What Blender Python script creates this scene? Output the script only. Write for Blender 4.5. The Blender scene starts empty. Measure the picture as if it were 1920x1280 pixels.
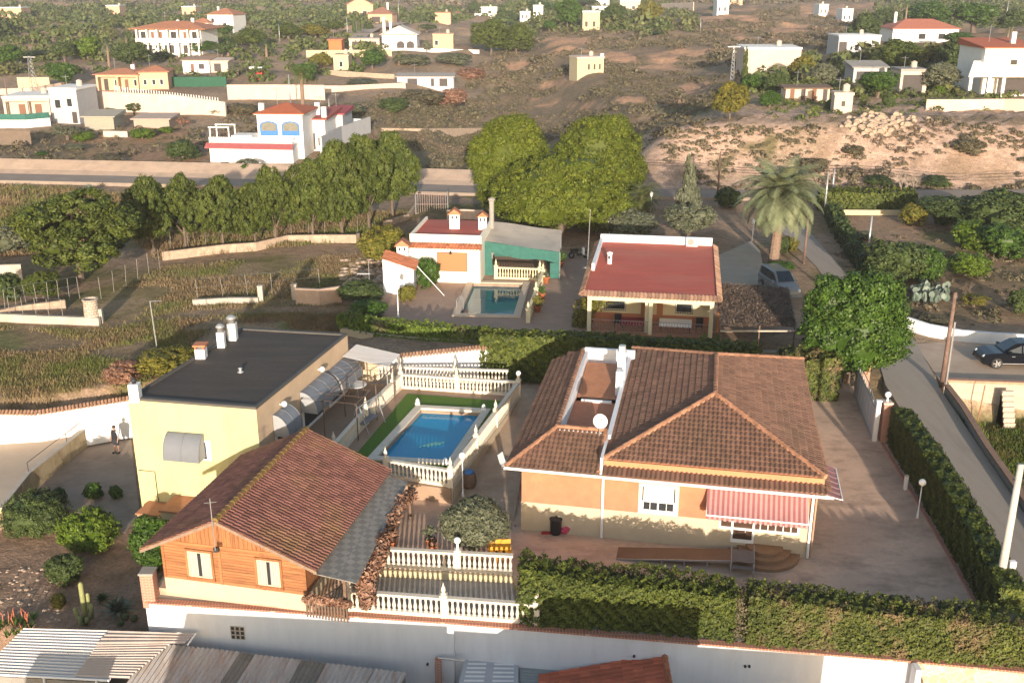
import bpy, math, random
import numpy as np
from mathutils import Vector, Matrix
from mathutils.geometry import tessellate_polygon

sc = bpy.context.scene
COL = sc.collection
R = math.radians
# camera, sky, sun, exposure
F, TH, H = 1940.0, R(19.3), 24.0
cam = bpy.data.objects.new('camera', bpy.data.cameras.new('camera'))
COL.objects.link(cam)
cam.location = (0, 0, H)
cam.rotation_euler = (R(90) - TH, 0, 0)
cam.data.sensor_width = 36.0
cam.data.lens = 36.0 * F / 1920.0
cam.data.clip_start = 0.5
cam.data.clip_end = 6000.0
sc.camera = cam
SUN_EL, SUN_AZ = R(9.3), R(-3.0)  # shadows run away from the camera, a touch to the left
world = bpy.data.worlds.new('World')
sc.world = world
world.use_nodes = True
wn = world.node_tree.nodes
bg = wn['Background']
sky = wn.new('ShaderNodeTexSky')
sky.sky_type = 'NISHITA'
sky.sun_disc = False
sky.sun_elevation = SUN_EL
sky.sun_rotation = R(180) + SUN_AZ
sky.dust_density = 1.5
world.node_tree.links.new(sky.outputs[0], bg.inputs[0])
bg.inputs[1].default_value = 0.15
sl = bpy.data.lights.new('sun', 'SUN')
sl.energy = 4.3
sl.angle = R(0.6)
sl.color = (1.0, 0.86, 0.72)
sun = bpy.data.objects.new('sun', sl)
COL.objects.link(sun)
sun.rotation_euler = Vector((math.sin(SUN_AZ) * math.cos(SUN_EL), math.cos(SUN_AZ) * math.cos(SUN_EL), -math.sin(SUN_EL))).to_track_quat('-Z', 'Y').to_euler()
sc.view_settings.view_transform = 'Standard'
sc.view_settings.look = 'None'
sc.view_settings.exposure = 0.9
sc.view_settings.gamma = 1.0
sc.cycles.max_bounces = 6
sc.cycles.diffuse_bounces = 3
sc.cycles.transparent_max_bounces = 12

# measuring helpers: photo point -> place
def ray(u, v):
 a = (u - 960) / F
 b = (v - 640) / F
 return a, math.cos(TH) - b * math.sin(TH), -math.sin(TH) - b * math.cos(TH)
def W(u, v, z=0.0):
 dx, dy, dz = ray(u, v)
 t = (z - H) / dz
 return (dx * t, dy * t, z)
def WY(u, v, y):
 dx, dy, dz = ray(u, v)
 t = y / dy
 return (dx * t, y, H + dz * t)
def smooth(a, b, x):
 t = min(1, max(0, (x - a) / (b - a)))
 return t * t * (3 - 2 * t)

# tagging, things, copies
def tag(o, label=None, cat=None, group=None, kind=None):
 if label: o['label'] = label
 if cat: o['category'] = cat
 if group: o['group'] = group
 if kind: o['kind'] = kind
 return o
def thing(name, label, cat, loc=(0, 0, 0), group=None):
 o = bpy.data.objects.new(name, None)
 o.empty_display_size = 0.2
 COL.objects.link(o)
 o.location = loc
 return tag(o, label, cat, group)
def kids(o):
 return list(KIDS.get(o.as_pointer(), []))
KIDS = {}
def link_kid(o, parent):
 o.parent = parent
 KIDS.setdefault(parent.as_pointer(), []).append(o)
def copy_tree(o, parent=None):
 c = o.copy()
 COL.objects.link(c)
 if parent: link_kid(c, parent)
 for ch in kids(o):
  copy_tree(ch, c)
 return c
def dup(o, loc, rz=0.0, scale=None, label=None, group=None):
 c = copy_tree(o)
 c.location = loc
 c.rotation_euler = (0, 0, rz)
 if scale is not None: c.scale = scale
 if label: c['label'] = label
 if group: c['group'] = group
 return c
def origin(o):
 p = Vector((0, 0, 0))
 while o is not None:
  p += Vector(o.location)
  o = o.parent
 return p

class Fr:  # a local frame: origin and heading on the ground
 def __init__(s, o, a=0.0):
  s.o = Vector((o[0], o[1], o[2] if len(o) > 2 else 0.0))
  s.c, s.s = math.cos(a), math.sin(a)
  s.a = a
 def p(s, x, y, z=0.0):
  return (s.o.x + x * s.c - y * s.s, s.o.y + x * s.s + y * s.c, s.o.z + z)
 def inv(s, q):
  dx, dy = q[0] - s.o.x, q[1] - s.o.y
  return (dx * s.c + dy * s.s, -dx * s.s + dy * s.c, q[2] - s.o.z)
 def face(s, u, v, y=0.0):  # photo point on the vertical plane local y -> local (x, z)
  dx, dy, dz = ray(u, v)
  nx, ny = -s.s, s.c
  d = (s.o.x * nx + s.o.y * ny + y)
  t = d / (dx * nx + dy * ny)
  q = s.inv((dx * t, dy * t, H + dz * t))
  return q[0], q[2]

rs = np.random.RandomState(7)
random.seed(7)
class MB:  # collects faces, links them as ONE mesh object
 def __init__(s, fr=None):
  s.v, s.f, s.t = [], [], []
  s.fr = fr
 def q(s, p):
  return s.fr.p(*p) if s.fr else tuple(p)
 def add(s, pts, faces, t=None):
  n = len(s.v)
  s.v += [s.q(p) for p in pts]
  for f in faces:
   s.f.append([i + n for i in f])
   s.t.append(random.random() if t is None else t)
  return s
 def quad(s, *pts, t=None):
  return s.add(pts, [list(range(len(pts)))], t)
 def box(s, x0, x1, y0, y1, z0, z1, t=None):
  p = [(x0, y0, z0), (x1, y0, z0), (x1, y1, z0), (x0, y1, z0), (x0, y0, z1), (x1, y0, z1), (x1, y1, z1), (x0, y1, z1)]
  return s.add(p, [(3, 2, 1, 0), (4, 5, 6, 7), (0, 1, 5, 4), (1, 2, 6, 5), (2, 3, 7, 6), (3, 0, 4, 7)], t)
 def bbox(s, x0, x1, y0, y1, z0, z1, b=0.02, t=None):  # box with chamfered vertical and top edges
  def ring(i, z):
   return [(x0 + i, y0, z), (x1 - i, y0, z), (x1, y0 + i, z), (x1, y1 - i, z), (x1 - i, y1, z), (x0 + i, y1, z), (x0, y1 - i, z), (x0, y0 + i, z)]
  p = ring(b, z0) + ring(b, z1 - b)
  p += [(x0 + b + (a[0] - x0 - b if False else 0), 0, 0) for a in ()]
  top = [(min(max(a[0], x0 + b), x1 - b), min(max(a[1], y0 + b), y1 - b), z1) for a in ring(b, z1)]
  p += top
  fs = [(i, (i + 1) % 8, 8 + (i + 1) % 8, 8 + i) for i in range(8)] + [(8 + i, 8 + (i + 1) % 8, 16 + (i + 1) % 8, 16 + i) for i in range(8)]
  fs += [tuple(range(16, 24)), tuple(range(7, -1, -1))]
  return s.add(p, fs, t)
 def prism(s, poly, z0, z1, holes=(), bottom=False):
  loops = [[Vector((p[0], p[1], 0)) for p in l] for l in [poly] + list(holes)]
  flat = [p for l in loops for p in l]
  tris = tessellate_polygon(loops)
  zt = z1 if callable(z1) else (lambda x, y: z1)
  zb = z0 if callable(z0) else (lambda x, y: z0)
  n = len(flat)
  pts = [(p.x, p.y, zt(p.x, p.y)) for p in flat] + [(p.x, p.y, zb(p.x, p.y)) for p in flat]
  fs = []
  for a, b, c in tris:
   ar = (flat[b].x - flat[a].x) * (flat[c].y - flat[a].y) - (flat[b].y - flat[a].y) * (flat[c].x - flat[a].x)
   if ar < 0: b, c = c, b
   fs.append((a, b, c))
   if bottom: fs.append((n + c, n + b, n + a))
  k = 0
  for li, l in enumerate(loops):
   m = len(l)
   area = sum(l[i].x * l[(i + 1) % m].y - l[(i + 1) % m].x * l[i].y for i in range(m))
   for i in range(m):
    a, b = k + i, k + (i + 1) % m
    if (area > 0) != (li == 0): a, b = b, a
    fs.append((n + a, n + b, b, a))
   k += m
  return s.add(pts, fs)
 def wall(s, pts, th, side=0.0):  # pts: (x, y, z_bottom, z_top); thickness th to both sides (side: -1 / 1 shifts it)
  n = len(pts)
  L, Rr = [], []
  for i in range(n):
   a, b = Vector(pts[max(0, i - 1)][:2]), Vector(pts[min(n - 1, i + 1)][:2])
   d = (b - a).normalized()
   nn = Vector((-d.y, d.x))
   c = Vector(pts[i][:2]) + nn * th * 0.5 * side
   L.append(c + nn * th / 2)
   Rr.append(c - nn * th / 2)
  v = []
  for i in range(n):
   v += [(L[i].x, L[i].y, pts[i][2]), (Rr[i].x, Rr[i].y, pts[i][2]), (Rr[i].x, Rr[i].y, pts[i][3]), (L[i].x, L[i].y, pts[i][3])]
  fs = []
  for i in range(n - 1):
   a, b = 4 * i, 4 * i + 4
   for k in range(4):
    k2 = (k + 1) % 4
    fs.append((a + k, b + k, b + k2, a + k2))
  fs += [(0, 1, 2, 3), (4 * n - 1, 4 * n - 2, 4 * n - 3, 4 * n - 4)]
  return s.add(v, fs)
 def tube(s, pts, r, n=6, t=None, cap=True):
  P = [Vector(p) for p in pts]
  rr = r if hasattr(r, '__len__') else [r] * len(P)
  v, fs = [], []
  for i, p in enumerate(P):
   d = (P[min(i + 1, len(P) - 1)] - P[max(i - 1, 0)]).normalized()
   ref = Vector((0, 0, 1)) if abs(d.z) < 0.9 else Vector((1, 0, 0))
   a = d.cross(ref).normalized()
   b = d.cross(a)
   for k in range(n):
    w = 2 * math.pi * k / n
    v.append(p + (a * math.cos(w) + b * math.sin(w)) * rr[i])
  for i in range(len(P) - 1):
   for k in range(n):
    k2 = (k + 1) % n
    fs.append((i * n + k, i * n + k2, (i + 1) * n + k2, (i + 1) * n + k))
  if cap:
   fs += [tuple(range(n - 1, -1, -1)), tuple(range(len(v) - n, len(v)))]
  return s.add(v, fs, t)
 def lathe(s, c, prof, n=12, t=None):  # prof: (radius, z)
  v, fs = [], []
  for r, z in prof:
   for k in range(n):
    w = 2 * math.pi * k / n
    v.append((c[0] + r * math.cos(w), c[1] + r * math.sin(w), c[2] + z))
  m = len(prof)
  for i in range(m - 1):
   for k in range(n):
    k2 = (k + 1) % n
    fs.append((i * n + k, i * n + k2, (i + 1) * n + k2, (i + 1) * n + k))
  fs += [tuple(range(n - 1, -1, -1)), tuple(range((m - 1) * n, m * n))]
  return s.add(v, fs, t)
 def ball(s, c, r, n=10, sz=1.0):
  return s.lathe(c, [(max(0.002, r * math.sin(math.pi * i / n)), -r * sz * math.cos(math.pi * i / n)) for i in range(n + 1)], n)
 def build(s, name, mat, parent=None, smooth=False):
  me = bpy.data.meshes.new(name)
  o0 = origin(parent) if parent else Vector((0, 0, 0))
  me.from_pydata([(p[0] - o0.x, p[1] - o0.y, p[2] - o0.z) for p in s.v], [], s.f)
  if mat: me.materials.append(mat)
  at = me.attributes.new('tint', 'FLOAT', 'FACE')
  at.data.foreach_set('value', np.array(s.t, dtype=np.float32))
  if smooth: me.polygons.foreach_set('use_smooth', [True] * len(s.f))
  me.update()
  o = bpy.data.objects.new(name, me)
  COL.objects.link(o)
  if parent: link_kid(o, parent)
  return o
def struct(name, mb, mat, smooth=False):
 o = mb.build(name, mat, None, smooth)
 o['kind'] = 'structure'
 return o

# materials (all procedural)
def lin(c):  # sRGB 0-255 -> linear
 return tuple(((x / 255) / 12.92 if x / 255 <= 0.04045 else (((x / 255) + 0.055) / 1.055) ** 2.4) for x in c)
def new_mat(name):
 m = bpy.data.materials.new(name)
 m.use_nodes = True
 nt = m.node_tree
 return m, nt, nt.nodes, nt.links, nt.nodes['Principled BSDF']
def noise(nt, co, scale, detail=4, rough=0.6):
 n = nt.nodes.new('ShaderNodeTexNoise')
 n.inputs['Scale'].default_value = scale
 n.inputs['Detail'].default_value = detail
 n.inputs['Roughness'].default_value = rough
 if co: nt.links.new(co, n.inputs['Vector'])
 return n.outputs['Fac']
def ramp(nt, fac, stops):
 r = nt.nodes.new('ShaderNodeValToRGB')
 e = r.color_ramp.elements
 while len(e) < len(stops): e.new(0.5)
 for i, (p, c) in enumerate(stops):
  e[i].position = p
  e[i].color = (c, c, c, 1) if not hasattr(c, '__len__') else (*c[:3], 1)
 nt.links.new(fac, r.inputs[0])
 return r.outputs[0]
def mixc(nt, fac, a, b, mode='MIX'):
 m = nt.nodes.new('ShaderNodeMix')
 m.data_type = 'RGBA'
 m.blend_type = mode
 for sock, val in ((m.inputs[0], fac), (m.inputs[6], a), (m.inputs[7], b)):
  if hasattr(val, 'is_linked'): nt.links.new(val, sock)
  elif hasattr(val, '__len__'): sock.default_value = (*val[:3], 1)
  else: sock.default_value = val
 return m.outputs[2]
def mul(c, k):
 return tuple(min(0.95, x * k) for x in c[:3])
def M(name, col, var=0.18, scale=3.0, rough=0.85, bump=0.0, bscale=40.0, stain=None, stain_amt=0.5, stain_scale=0.6, metal=0.0, tint=0.0, spec=0.3, stretch=None):
 m, nt, N, L, b = new_mat(name)
 tc = N.new('ShaderNodeTexCoord').outputs['Object']
 if stretch:
  mp = N.new('ShaderNodeMapping')
  mp.inputs['Scale'].default_value = stretch
  L.new(tc, mp.inputs[0])
  tcs = mp.outputs[0]
 else:
  tcs = tc
 c = ramp(nt, noise(nt, tcs, scale, 5, 0.65), [(0.3, mul(col, 1 - var)), (0.7, mul(col, 1 + var))])
 c = mixc(nt, ramp(nt, noise(nt, tc, scale * 9, 3), [(0.35, 0.0), (0.75, min(0.9, var * 2))]), c, mul(col, 1 - var * 1.3))
 if stain is not None:
  f = ramp(nt, noise(nt, tcs, stain_scale, 6, 0.7), [(0.48, 0.0), (0.68, stain_amt)])
  c = mixc(nt, f, c, stain)
 if tint:
  a = N.new('ShaderNodeAttribute')
  a.attribute_name = 'tint'
  f = ramp(nt, a.outputs['Fac'], [(0.0, 1 - tint), (1.0, 1 + tint)])
  c = mixc(nt, 1.0, c, f, 'MULTIPLY')
 L.new(c, b.inputs['Base Color'])
 b.inputs['Roughness'].default_value = rough
 b.inputs['Metallic'].default_value = metal
 b.inputs['Specular IOR Level'].default_value = spec
 if bump:
  bn = N.new('ShaderNodeBump')
  bn.inputs['Strength'].default_value = bump
  bn.inputs['Distance'].default_value = 0.03
  L.new(noise(nt, tc, bscale, 4), bn.inputs['Height'])
  L.new(bn.outputs[0], b.inputs['Normal'])
 return m
def brick_mat(name, c1, c2, mortar, scale=1.0, bw=0.25, bh=0.08, rough=0.9, msize=0.012, rot=None, offset=0.5):
 m, nt, N, L, b = new_mat(name)
 tc = N.new('ShaderNodeTexCoord').outputs['Object']
 sp = N.new('ShaderNodeSeparateXYZ')
 L.new(tc, sp.inputs[0])
 cb = N.new('ShaderNodeCombineXYZ')
 if rot == 'flat':
  L.new(sp.outputs[0], cb.inputs[0]); L.new(sp.outputs[1], cb.inputs[1])
 else:
  ad = N.new('ShaderNodeMath'); ad.operation = 'ADD'
  L.new(sp.outputs[0], ad.inputs[0]); L.new(sp.outputs[1], ad.inputs[1])
  L.new(ad.outputs[0], cb.inputs[0]); L.new(sp.outputs[2], cb.inputs[1])
 br = N.new('ShaderNodeTexBrick')
 br.offset = offset
 br.inputs['Scale'].default_value = scale
 br.inputs['Brick Width'].default_value = bw
 br.inputs['Row Height'].default_value = bh
 br.inputs['Mortar Size'].default_value = msize
 br.inputs['Color1'].default_value = (*c1, 1)
 br.inputs['Color2'].default_value = (*c2, 1)
 br.inputs['Mortar'].default_value = (*mortar, 1)
 L.new(cb.outputs[0], br.inputs['Vector'])
 c = mixc(nt, ramp(nt, noise(nt, tc, 1.2, 6, 0.7), [(0.3, 0.0), (0.8, 0.55)]), br.outputs['Color'], mul(mortar, 0.7))
 L.new(c, b.inputs['Base Color'])
 b.inputs['Roughness'].default_value = rough
 return m
def leaf_mat(name, stops, patch=None, patch_scale=0.5, patch_amt=0.8, rough=0.6, sel=(0.5, 0.66)):
 m, nt, N, L, b = new_mat(name)
 a = N.new('ShaderNodeAttribute')
 a.attribute_name = 'tint'
 tc = N.new('ShaderNodeTexCoord').outputs['Object']
 k = len(stops)
 c = ramp(nt, a.outputs['Fac'], [(i / max(1, k - 1), mul(s, 0.9)) for i, s in enumerate(stops)])
 c = mixc(nt, 1.0, c, ramp(nt, noise(nt, tc, 0.9, 4), [(0.3, 0.72), (0.7, 1.25)]), 'MULTIPLY')
 if patch is not None:
  c = mixc(nt, ramp(nt, noise(nt, tc, patch_scale, 5, 0.7), [(sel[0], 0.0), (sel[1], patch_amt)]), c, patch)
 L.new(c, b.inputs['Base Color'])
 b.inputs['Roughness'].default_value = rough
 b.inputs['Specular IOR Level'].default_value = 0.25
 return m
def stripe_mat(name, c1, c2, freq, axis='X', rough=0.8, ratio=0.5):
 m, nt, N, L, b = new_mat(name)
 tc = N.new('ShaderNodeTexCoord').outputs['Object']
 sp = N.new('ShaderNodeSeparateXYZ')
 L.new(tc, sp.inputs[0])
 mm = N.new('ShaderNodeMath'); mm.operation = 'MULTIPLY'
 L.new(sp.outputs['XYZ'.index(axis)], mm.inputs[0]); mm.inputs[1].default_value = freq
 fr = N.new('ShaderNodeMath'); fr.operation = 'FRACT'
 L.new(mm.outputs[0], fr.inputs[0])
 c = ramp(nt, fr.outputs[0], [(ratio - 0.05, c1), (ratio + 0.05, c2)])
 c = mixc(nt, ramp(nt, noise(nt, tc, 2.0, 5), [(0.3, 0.0), (0.8, 0.35)]), c, mul(c1, 0.75))
 L.new(c, b.inputs['Base Color'])
 b.inputs['Roughness'].default_value = rough
 return m

WHITE = M('white_plaster', (0.73, 0.73, 0.74), 0.05, 1.2, 0.9, 0.12, 60, stain=(0.58, 0.56, 0.54), stain_amt=0.35, stain_scale=0.8, stretch=(1.5, 1.5, 0.35))
WHITEP = M('white_paint', (0.78, 0.77, 0.75), 0.05, 4, 0.5)
CREAM = M('cream_stucco', (0.52, 0.43, 0.27), 0.08, 1.5, 0.9, 0.15, 80, stain=(0.46, 0.40, 0.28), stain_amt=0.4, stain_scale=0.5)
PLINTH = M('cream_plinth', (0.53, 0.43, 0.30), 0.07, 2, 0.9, 0.15, 70, stain=(0.5, 0.42, 0.3), stain_amt=0.4)
YELLOW = M('pale_yellow_stucco', (0.53, 0.49, 0.255), 0.05, 0.8, 0.9, 0.15, 70, stain=(0.43, 0.385, 0.195), stain_amt=0.6, stain_scale=0.7, stretch=(1.6, 1.6, 0.4))
SHADED_SIDE = M('shaded_side_render', (0.50, 0.37, 0.25), 0.08, 1, 0.9, 0.15, 70, stain=(0.4, 0.3, 0.2), stain_amt=0.4)  # side wall is lit less; that dimmer pinkish tone is put into the colour
ORANGE = M('orange_stucco', (0.46, 0.185, 0.105), 0.10, 2.2, 0.9, 0.2, 50, stain=(0.48, 0.225, 0.12), stain_amt=0.6, stain_scale=1.3)
PEACH = M('peach_mortar', (0.44, 0.27, 0.18), 0.15, 6, 0.9)
TILE_BROWN = M('brown_roof_tile', (0.185, 0.103, 0.071), 0.15, 0.9, 0.8, stain=(0.13, 0.085, 0.055), stain_amt=0.6, stain_scale=0.35, tint=0.2)
TILE_RED = M('red_roof_tile', (0.205, 0.090, 0.069), 0.18, 0.7, 0.8, stain=(0.20, 0.12, 0.05), stain_amt=0.75, stain_scale=0.3, tint=0.25)
TILE_TERRA = M('terracotta_tile', (0.46, 0.17, 0.085), 0.2, 1.0, 0.8, stain=(0.3, 0.13, 0.07), stain_amt=0.4, tint=0.25)
TILE_OLD = M('weathered_coping_tile', (0.34, 0.20, 0.13), 0.25, 2, 0.9, tint=0.3)
RED_FLAT = M('red_roof_coating', (0.42, 0.092, 0.060), 0.14, 0.6, 0.75, 0.1, 30, stain=(0.38, 0.145, 0.10), stain_amt=0.6, stain_scale=0.25, stretch=(0.5, 1.6, 1))
ASPHALT_ROOF = M('dark_roof_felt', (0.068, 0.054, 0.044), 0.25, 0.5, 0.8, 0.15, 50, stain=(0.045, 0.043, 0.04), stain_amt=0.6, stain_scale=0.4, stretch=(0.3, 2.0, 1))
ASPHALT = M('worn_asphalt', (0.345, 0.290, 0.235), 0.12, 0.5, 0.9, 0.25, 30, stain=(0.25, 0.205, 0.165), stain_amt=0.85, stain_scale=0.5, stretch=(1.6, 0.18, 1))
ROADDIRT = M('dusty_road', (0.46, 0.35, 0.26), 0.15, 0.5, 0.95, 0.2, 20, stain=(0.30, 0.22, 0.16), stain_amt=0.5, stain_scale=0.15)
CONC = M('stained_concrete', (0.44, 0.325, 0.225), 0.14, 0.7, 0.7, 0.2, 25, stain=(0.30, 0.205, 0.135), stain_amt=0.8, stain_scale=0.45)
CONC_L = M('light_concrete', (0.46, 0.40, 0.33), 0.12, 1.0, 0.9, 0.2, 30, stain=(0.34, 0.28, 0.22), stain_amt=0.5)
CONC_G = M('grey_concrete', (0.30, 0.28, 0.25), 0.15, 1.5, 0.9, 0.25, 30, stain=(0.2, 0.18, 0.15), stain_amt=0.5)
CAST = M('cast_stone', (0.68, 0.60, 0.48), 0.08, 3, 0.9, stain=(0.5, 0.42, 0.32), stain_amt=0.4, stain_scale=0.8)
STONE = M('pale_rubble_stone', (0.44, 0.33, 0.24), 0.3, 2.2, 0.95, 0.5, 6, stain=(0.3, 0.22, 0.16), stain_amt=0.6, stain_scale=1.2)
BLOCKW = brick_mat('concrete_block', (0.46, 0.38, 0.30), (0.40, 0.33, 0.26), (0.50, 0.43, 0.35), 1, 0.5, 0.25, msize=0.01)
BRICK = brick_mat('red_brick', (0.40, 0.13, 0.075), (0.33, 0.105, 0.06), (0.50, 0.36, 0.28), 1, 0.26, 0.075)
COPING = brick_mat('red_coping_brick', (0.40, 0.14, 0.08), (0.34, 0.11, 0.07), (0.52, 0.34, 0.24), 1, 0.13, 0.4, rot='flat')
PAVING = brick_mat('clay_paving', (0.45, 0.295, 0.205), (0.40, 0.26, 0.18), (0.32, 0.215, 0.155), 1, 0.4, 0.2, rot='flat', msize=0.02)
TILEFLOOR = M('terracotta_floor', (0.42, 0.19, 0.10), 0.15, 2, 0.8)
def plank_mat(name, c, vert=False):
 m, nt, N, L, b = new_mat(name)
 tc = N.new('ShaderNodeTexCoord').outputs['Object']
 mp = N.new('ShaderNodeMapping')
 mp.inputs['Scale'].default_value = (8, 8, 0.6) if vert else (0.6, 0.6, 8)
 L.new(tc, mp.inputs[0])
 c1 = ramp(nt, noise(nt, mp.outputs[0], 2.0, 6, 0.7), [(0.3, mul(c, 0.55)), (0.5, c), (0.72, mul(c, 1.3))])
 a = N.new('ShaderNodeAttribute'); a.attribute_name = 'tint'
 c1 = mixc(nt, 1.0, c1, ramp(nt, a.outputs['Fac'], [(0, 0.78), (1, 1.18)]), 'MULTIPLY')
 L.new(c1, b.inputs['Base Color'])
 b.inputs['Roughness'].default_value = 0.55
 return m
WOOD = plank_mat('varnished_pine', (0.32, 0.135, 0.055))
WOODV = plank_mat('varnished_pine_upright', (0.32, 0.135, 0.055), True)
WOODDK = M('old_wood', (0.17, 0.11, 0.075), 0.25, 5, 0.9)
POLEWOOD = M('creosoted_pole', (0.16, 0.10, 0.08), 0.3, 3, 0.9, stain=(0.3, 0.23, 0.2), stain_amt=0.6, stain_scale=1)
TRUNK = M('bark', (0.16, 0.12, 0.09), 0.35, 4, 0.95, 0.4, 12)
TRUNKL = M('pale_bark', (0.33, 0.27, 0.21), 0.3, 4, 0.95, 0.4, 12)
PALMT = M('palm_bark', (0.24, 0.165, 0.12), 0.35, 5, 0.95, 0.6, 10)
STEEL = M('galvanised_steel', (0.42, 0.42, 0.42), 0.1, 4, 0.45, metal=0.6)
BLACKM = M('dark_metal', (0.035, 0.035, 0.037), 0.2, 4, 0.5)
PLASTIC = M('black_plastic', (0.022, 0.022, 0.024), 0.2, 4, 0.5)
PINK = M('pink_plastic', (0.55, 0.07, 0.13), 0.2, 8, 0.5)
AWNGREY = M('grey_awning_sheet', (0.165, 0.18, 0.205), 0.06, 1.5, 0.5, stain=(0.13, 0.14, 0.155), stain_amt=0.4)
AWNSIDE = M('pale_awning_side', (0.30, 0.31, 0.32), 0.06, 1.5, 0.6)
RAMPW = M('brown_ramp_board', (0.18, 0.098, 0.055), 0.1, 1.5, 0.6)
GLASS = M('dark_window_glass', (0.035, 0.038, 0.042), 0.1, 2, 0.12, spec=0.6)
CURTAIN = stripe_mat('pale_curtain', (0.46, 0.41, 0.36), (0.33, 0.29, 0.27), 9)
AWNSTRIPE = stripe_mat('red_and_white_stripe', (0.42, 0.11, 0.12), (0.60, 0.42, 0.40), 5.2, ratio=0.6)
TURF = M('artificial_turf', (0.085, 0.165, 0.018), 0.15, 6, 0.9, 0.3, 90)
SHADE = None
def weave_mat(name, c1, c2, s):
 m, nt, N, L, b = new_mat(name)
 tc = N.new('ShaderNodeTexCoord').outputs['Object']
 mp = N.new('ShaderNodeMapping')
 mp.inputs['Rotation'].default_value = (0, 0, R(38))
 L.new(tc, mp.inputs[0])
 ch = N.new('ShaderNodeTexChecker')
 ch.inputs['Scale'].default_value = s
 ch.inputs['Color1'].default_value = (*c1, 1)
 ch.inputs['Color2'].default_value = (*c2, 1)
 L.new(mp.outputs[0], ch.inputs['Vector'])
 c = mixc(nt, ramp(nt, noise(nt, tc, 1.5, 5), [(0.3, 0.0), (0.8, 0.7)]), ch.outputs['Color'], mul(c2, 0.9))
 L.new(c, b.inputs['Base Color'])
 b.inputs['Roughness'].default_value = 0.9
 return m
SHADE = weave_mat('grey_checked_roof_sheet', (0.255, 0.235, 0.205), (0.165, 0.155, 0.14), 3.2)
TARP = M('beige_tarpaulin', (0.50, 0.43, 0.345), 0.08, 0.8, 0.8, stain=(0.27, 0.24, 0.2), stain_amt=0.4)
NETGREEN = M('green_netting', (0.04, 0.135, 0.11), 0.2, 3, 0.9)
NETDARK = M('dark_green_netting', (0.03, 0.10, 0.06), 0.2, 3, 0.9)
BRUSH = M('brushwood_matting', (0.17, 0.115, 0.08), 0.45, 6, 0.98, 0.6, 25)
WOODBLIND = M('brown_blind', (0.42, 0.20, 0.09), 0.12, 5, 0.8, stretch=(0.5, 0.5, 12))
RUST = M('rusty_corrugated_sheet', (0.47, 0.44, 0.41), 0.15, 0.8, 0.7, stain=(0.30, 0.17, 0.09), stain_amt=0.6, stain_scale=1.1, stretch=(3.0, 0.4, 1))
CORRW = M('pale_corrugated_sheet', (0.54, 0.525, 0.51), 0.1, 0.8, 0.7, stain=(0.36, 0.30, 0.25), stain_amt=0.6, stain_scale=0.8, stretch=(0.4, 2.5, 1))
CORRG = M('grey_corrugated_sheet', (0.24, 0.225, 0.195), 0.15, 0.8, 0.8, stain=(0.10, 0.10, 0.08), stain_amt=0.6, stain_scale=1)
BLUEPL = M('blue_paint', (0.05, 0.17, 0.42), 0.1, 3, 0.6)
LAMPW = M('white_globe', (0.85, 0.84, 0.82), 0.02, 4, 0.25, spec=0.5)
POT = M('terracotta_pot', (0.48, 0.16, 0.06), 0.15, 5, 0.8)

LF_PINE = leaf_mat('pine_needles', [(0.036, 0.054, 0.009), (0.068, 0.092, 0.014), (0.105, 0.130, 0.021)])
LF_UMB = leaf_mat('stone_pine_needles', [(0.058, 0.080, 0.007), (0.094, 0.120, 0.009), (0.130, 0.152, 0.013)], patch=(0.085, 0.07, 0.025), patch_scale=0.6, patch_amt=0.4, sel=(0.58, 0.75))
LF_GREEN = leaf_mat('glossy_leaves', [(0.022, 0.052, 0.007), (0.048, 0.098, 0.012), (0.085, 0.150, 0.020)], rough=0.5)
LF_LIME = leaf_mat('bright_leaves', [(0.045, 0.085, 0.008), (0.09, 0.145, 0.012), (0.15, 0.205, 0.02)], rough=0.5)
LF_DARK = leaf_mat('dark_leaves', [(0.035, 0.055, 0.016), (0.060, 0.090, 0.024), (0.09, 0.12, 0.035)])
LF_OLIVE = leaf_mat('olive_leaves', [(0.075, 0.085, 0.045), (0.125, 0.135, 0.080), (0.17, 0.18, 0.115)])
LF_SCRUB = leaf_mat('scrub_leaves', [(0.085, 0.078, 0.042), (0.125, 0.108, 0.06), (0.17, 0.14, 0.085)], patch=(0.19, 0.125, 0.09), patch_scale=0.08, patch_amt=0.6)
LF_DRY = leaf_mat('dry_leaves', [(0.16, 0.075, 0.045), (0.28, 0.15, 0.095), (0.38, 0.24, 0.17)])
LF_HEDGE = leaf_mat('cypress_hedge', [(0.034, 0.050, 0.010), (0.068, 0.086, 0.015), (0.105, 0.122, 0.022)], patch=(0.17, 0.112, 0.065), patch_scale=0.8, patch_amt=0.85, sel=(0.52, 0.66))
LF_HEDGEG = leaf_mat('green_hedge', [(0.030, 0.047, 0.008), (0.064, 0.085, 0.011), (0.105, 0.122, 0.018)])
LF_YEL = leaf_mat('yellowing_leaves', [(0.07, 0.08, 0.012), (0.15, 0.14, 0.02), (0.24, 0.195, 0.03)])
LF_IVY = leaf_mat('ivy_leaves', [(0.05, 0.09, 0.010), (0.10, 0.15, 0.016), (0.16, 0.20, 0.03)], patch=(0.20, 0.14, 0.09), patch_scale=0.7, patch_amt=0.8)
LF_WOOD = leaf_mat('mixed_wood_leaves', [(0.05, 0.075, 0.02), (0.085, 0.11, 0.03), (0.13, 0.145, 0.045)], patch=(0.14, 0.125, 0.055), patch_scale=0.06, patch_amt=0.7)
LF_GRASS = leaf_mat('dry_grass_blades', [(0.17, 0.12, 0.06), (0.24, 0.165, 0.085), (0.33, 0.235, 0.135)], patch=(0.115, 0.14, 0.03), patch_scale=0.10, patch_amt=0.9, sel=(0.45, 0.6))
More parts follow.
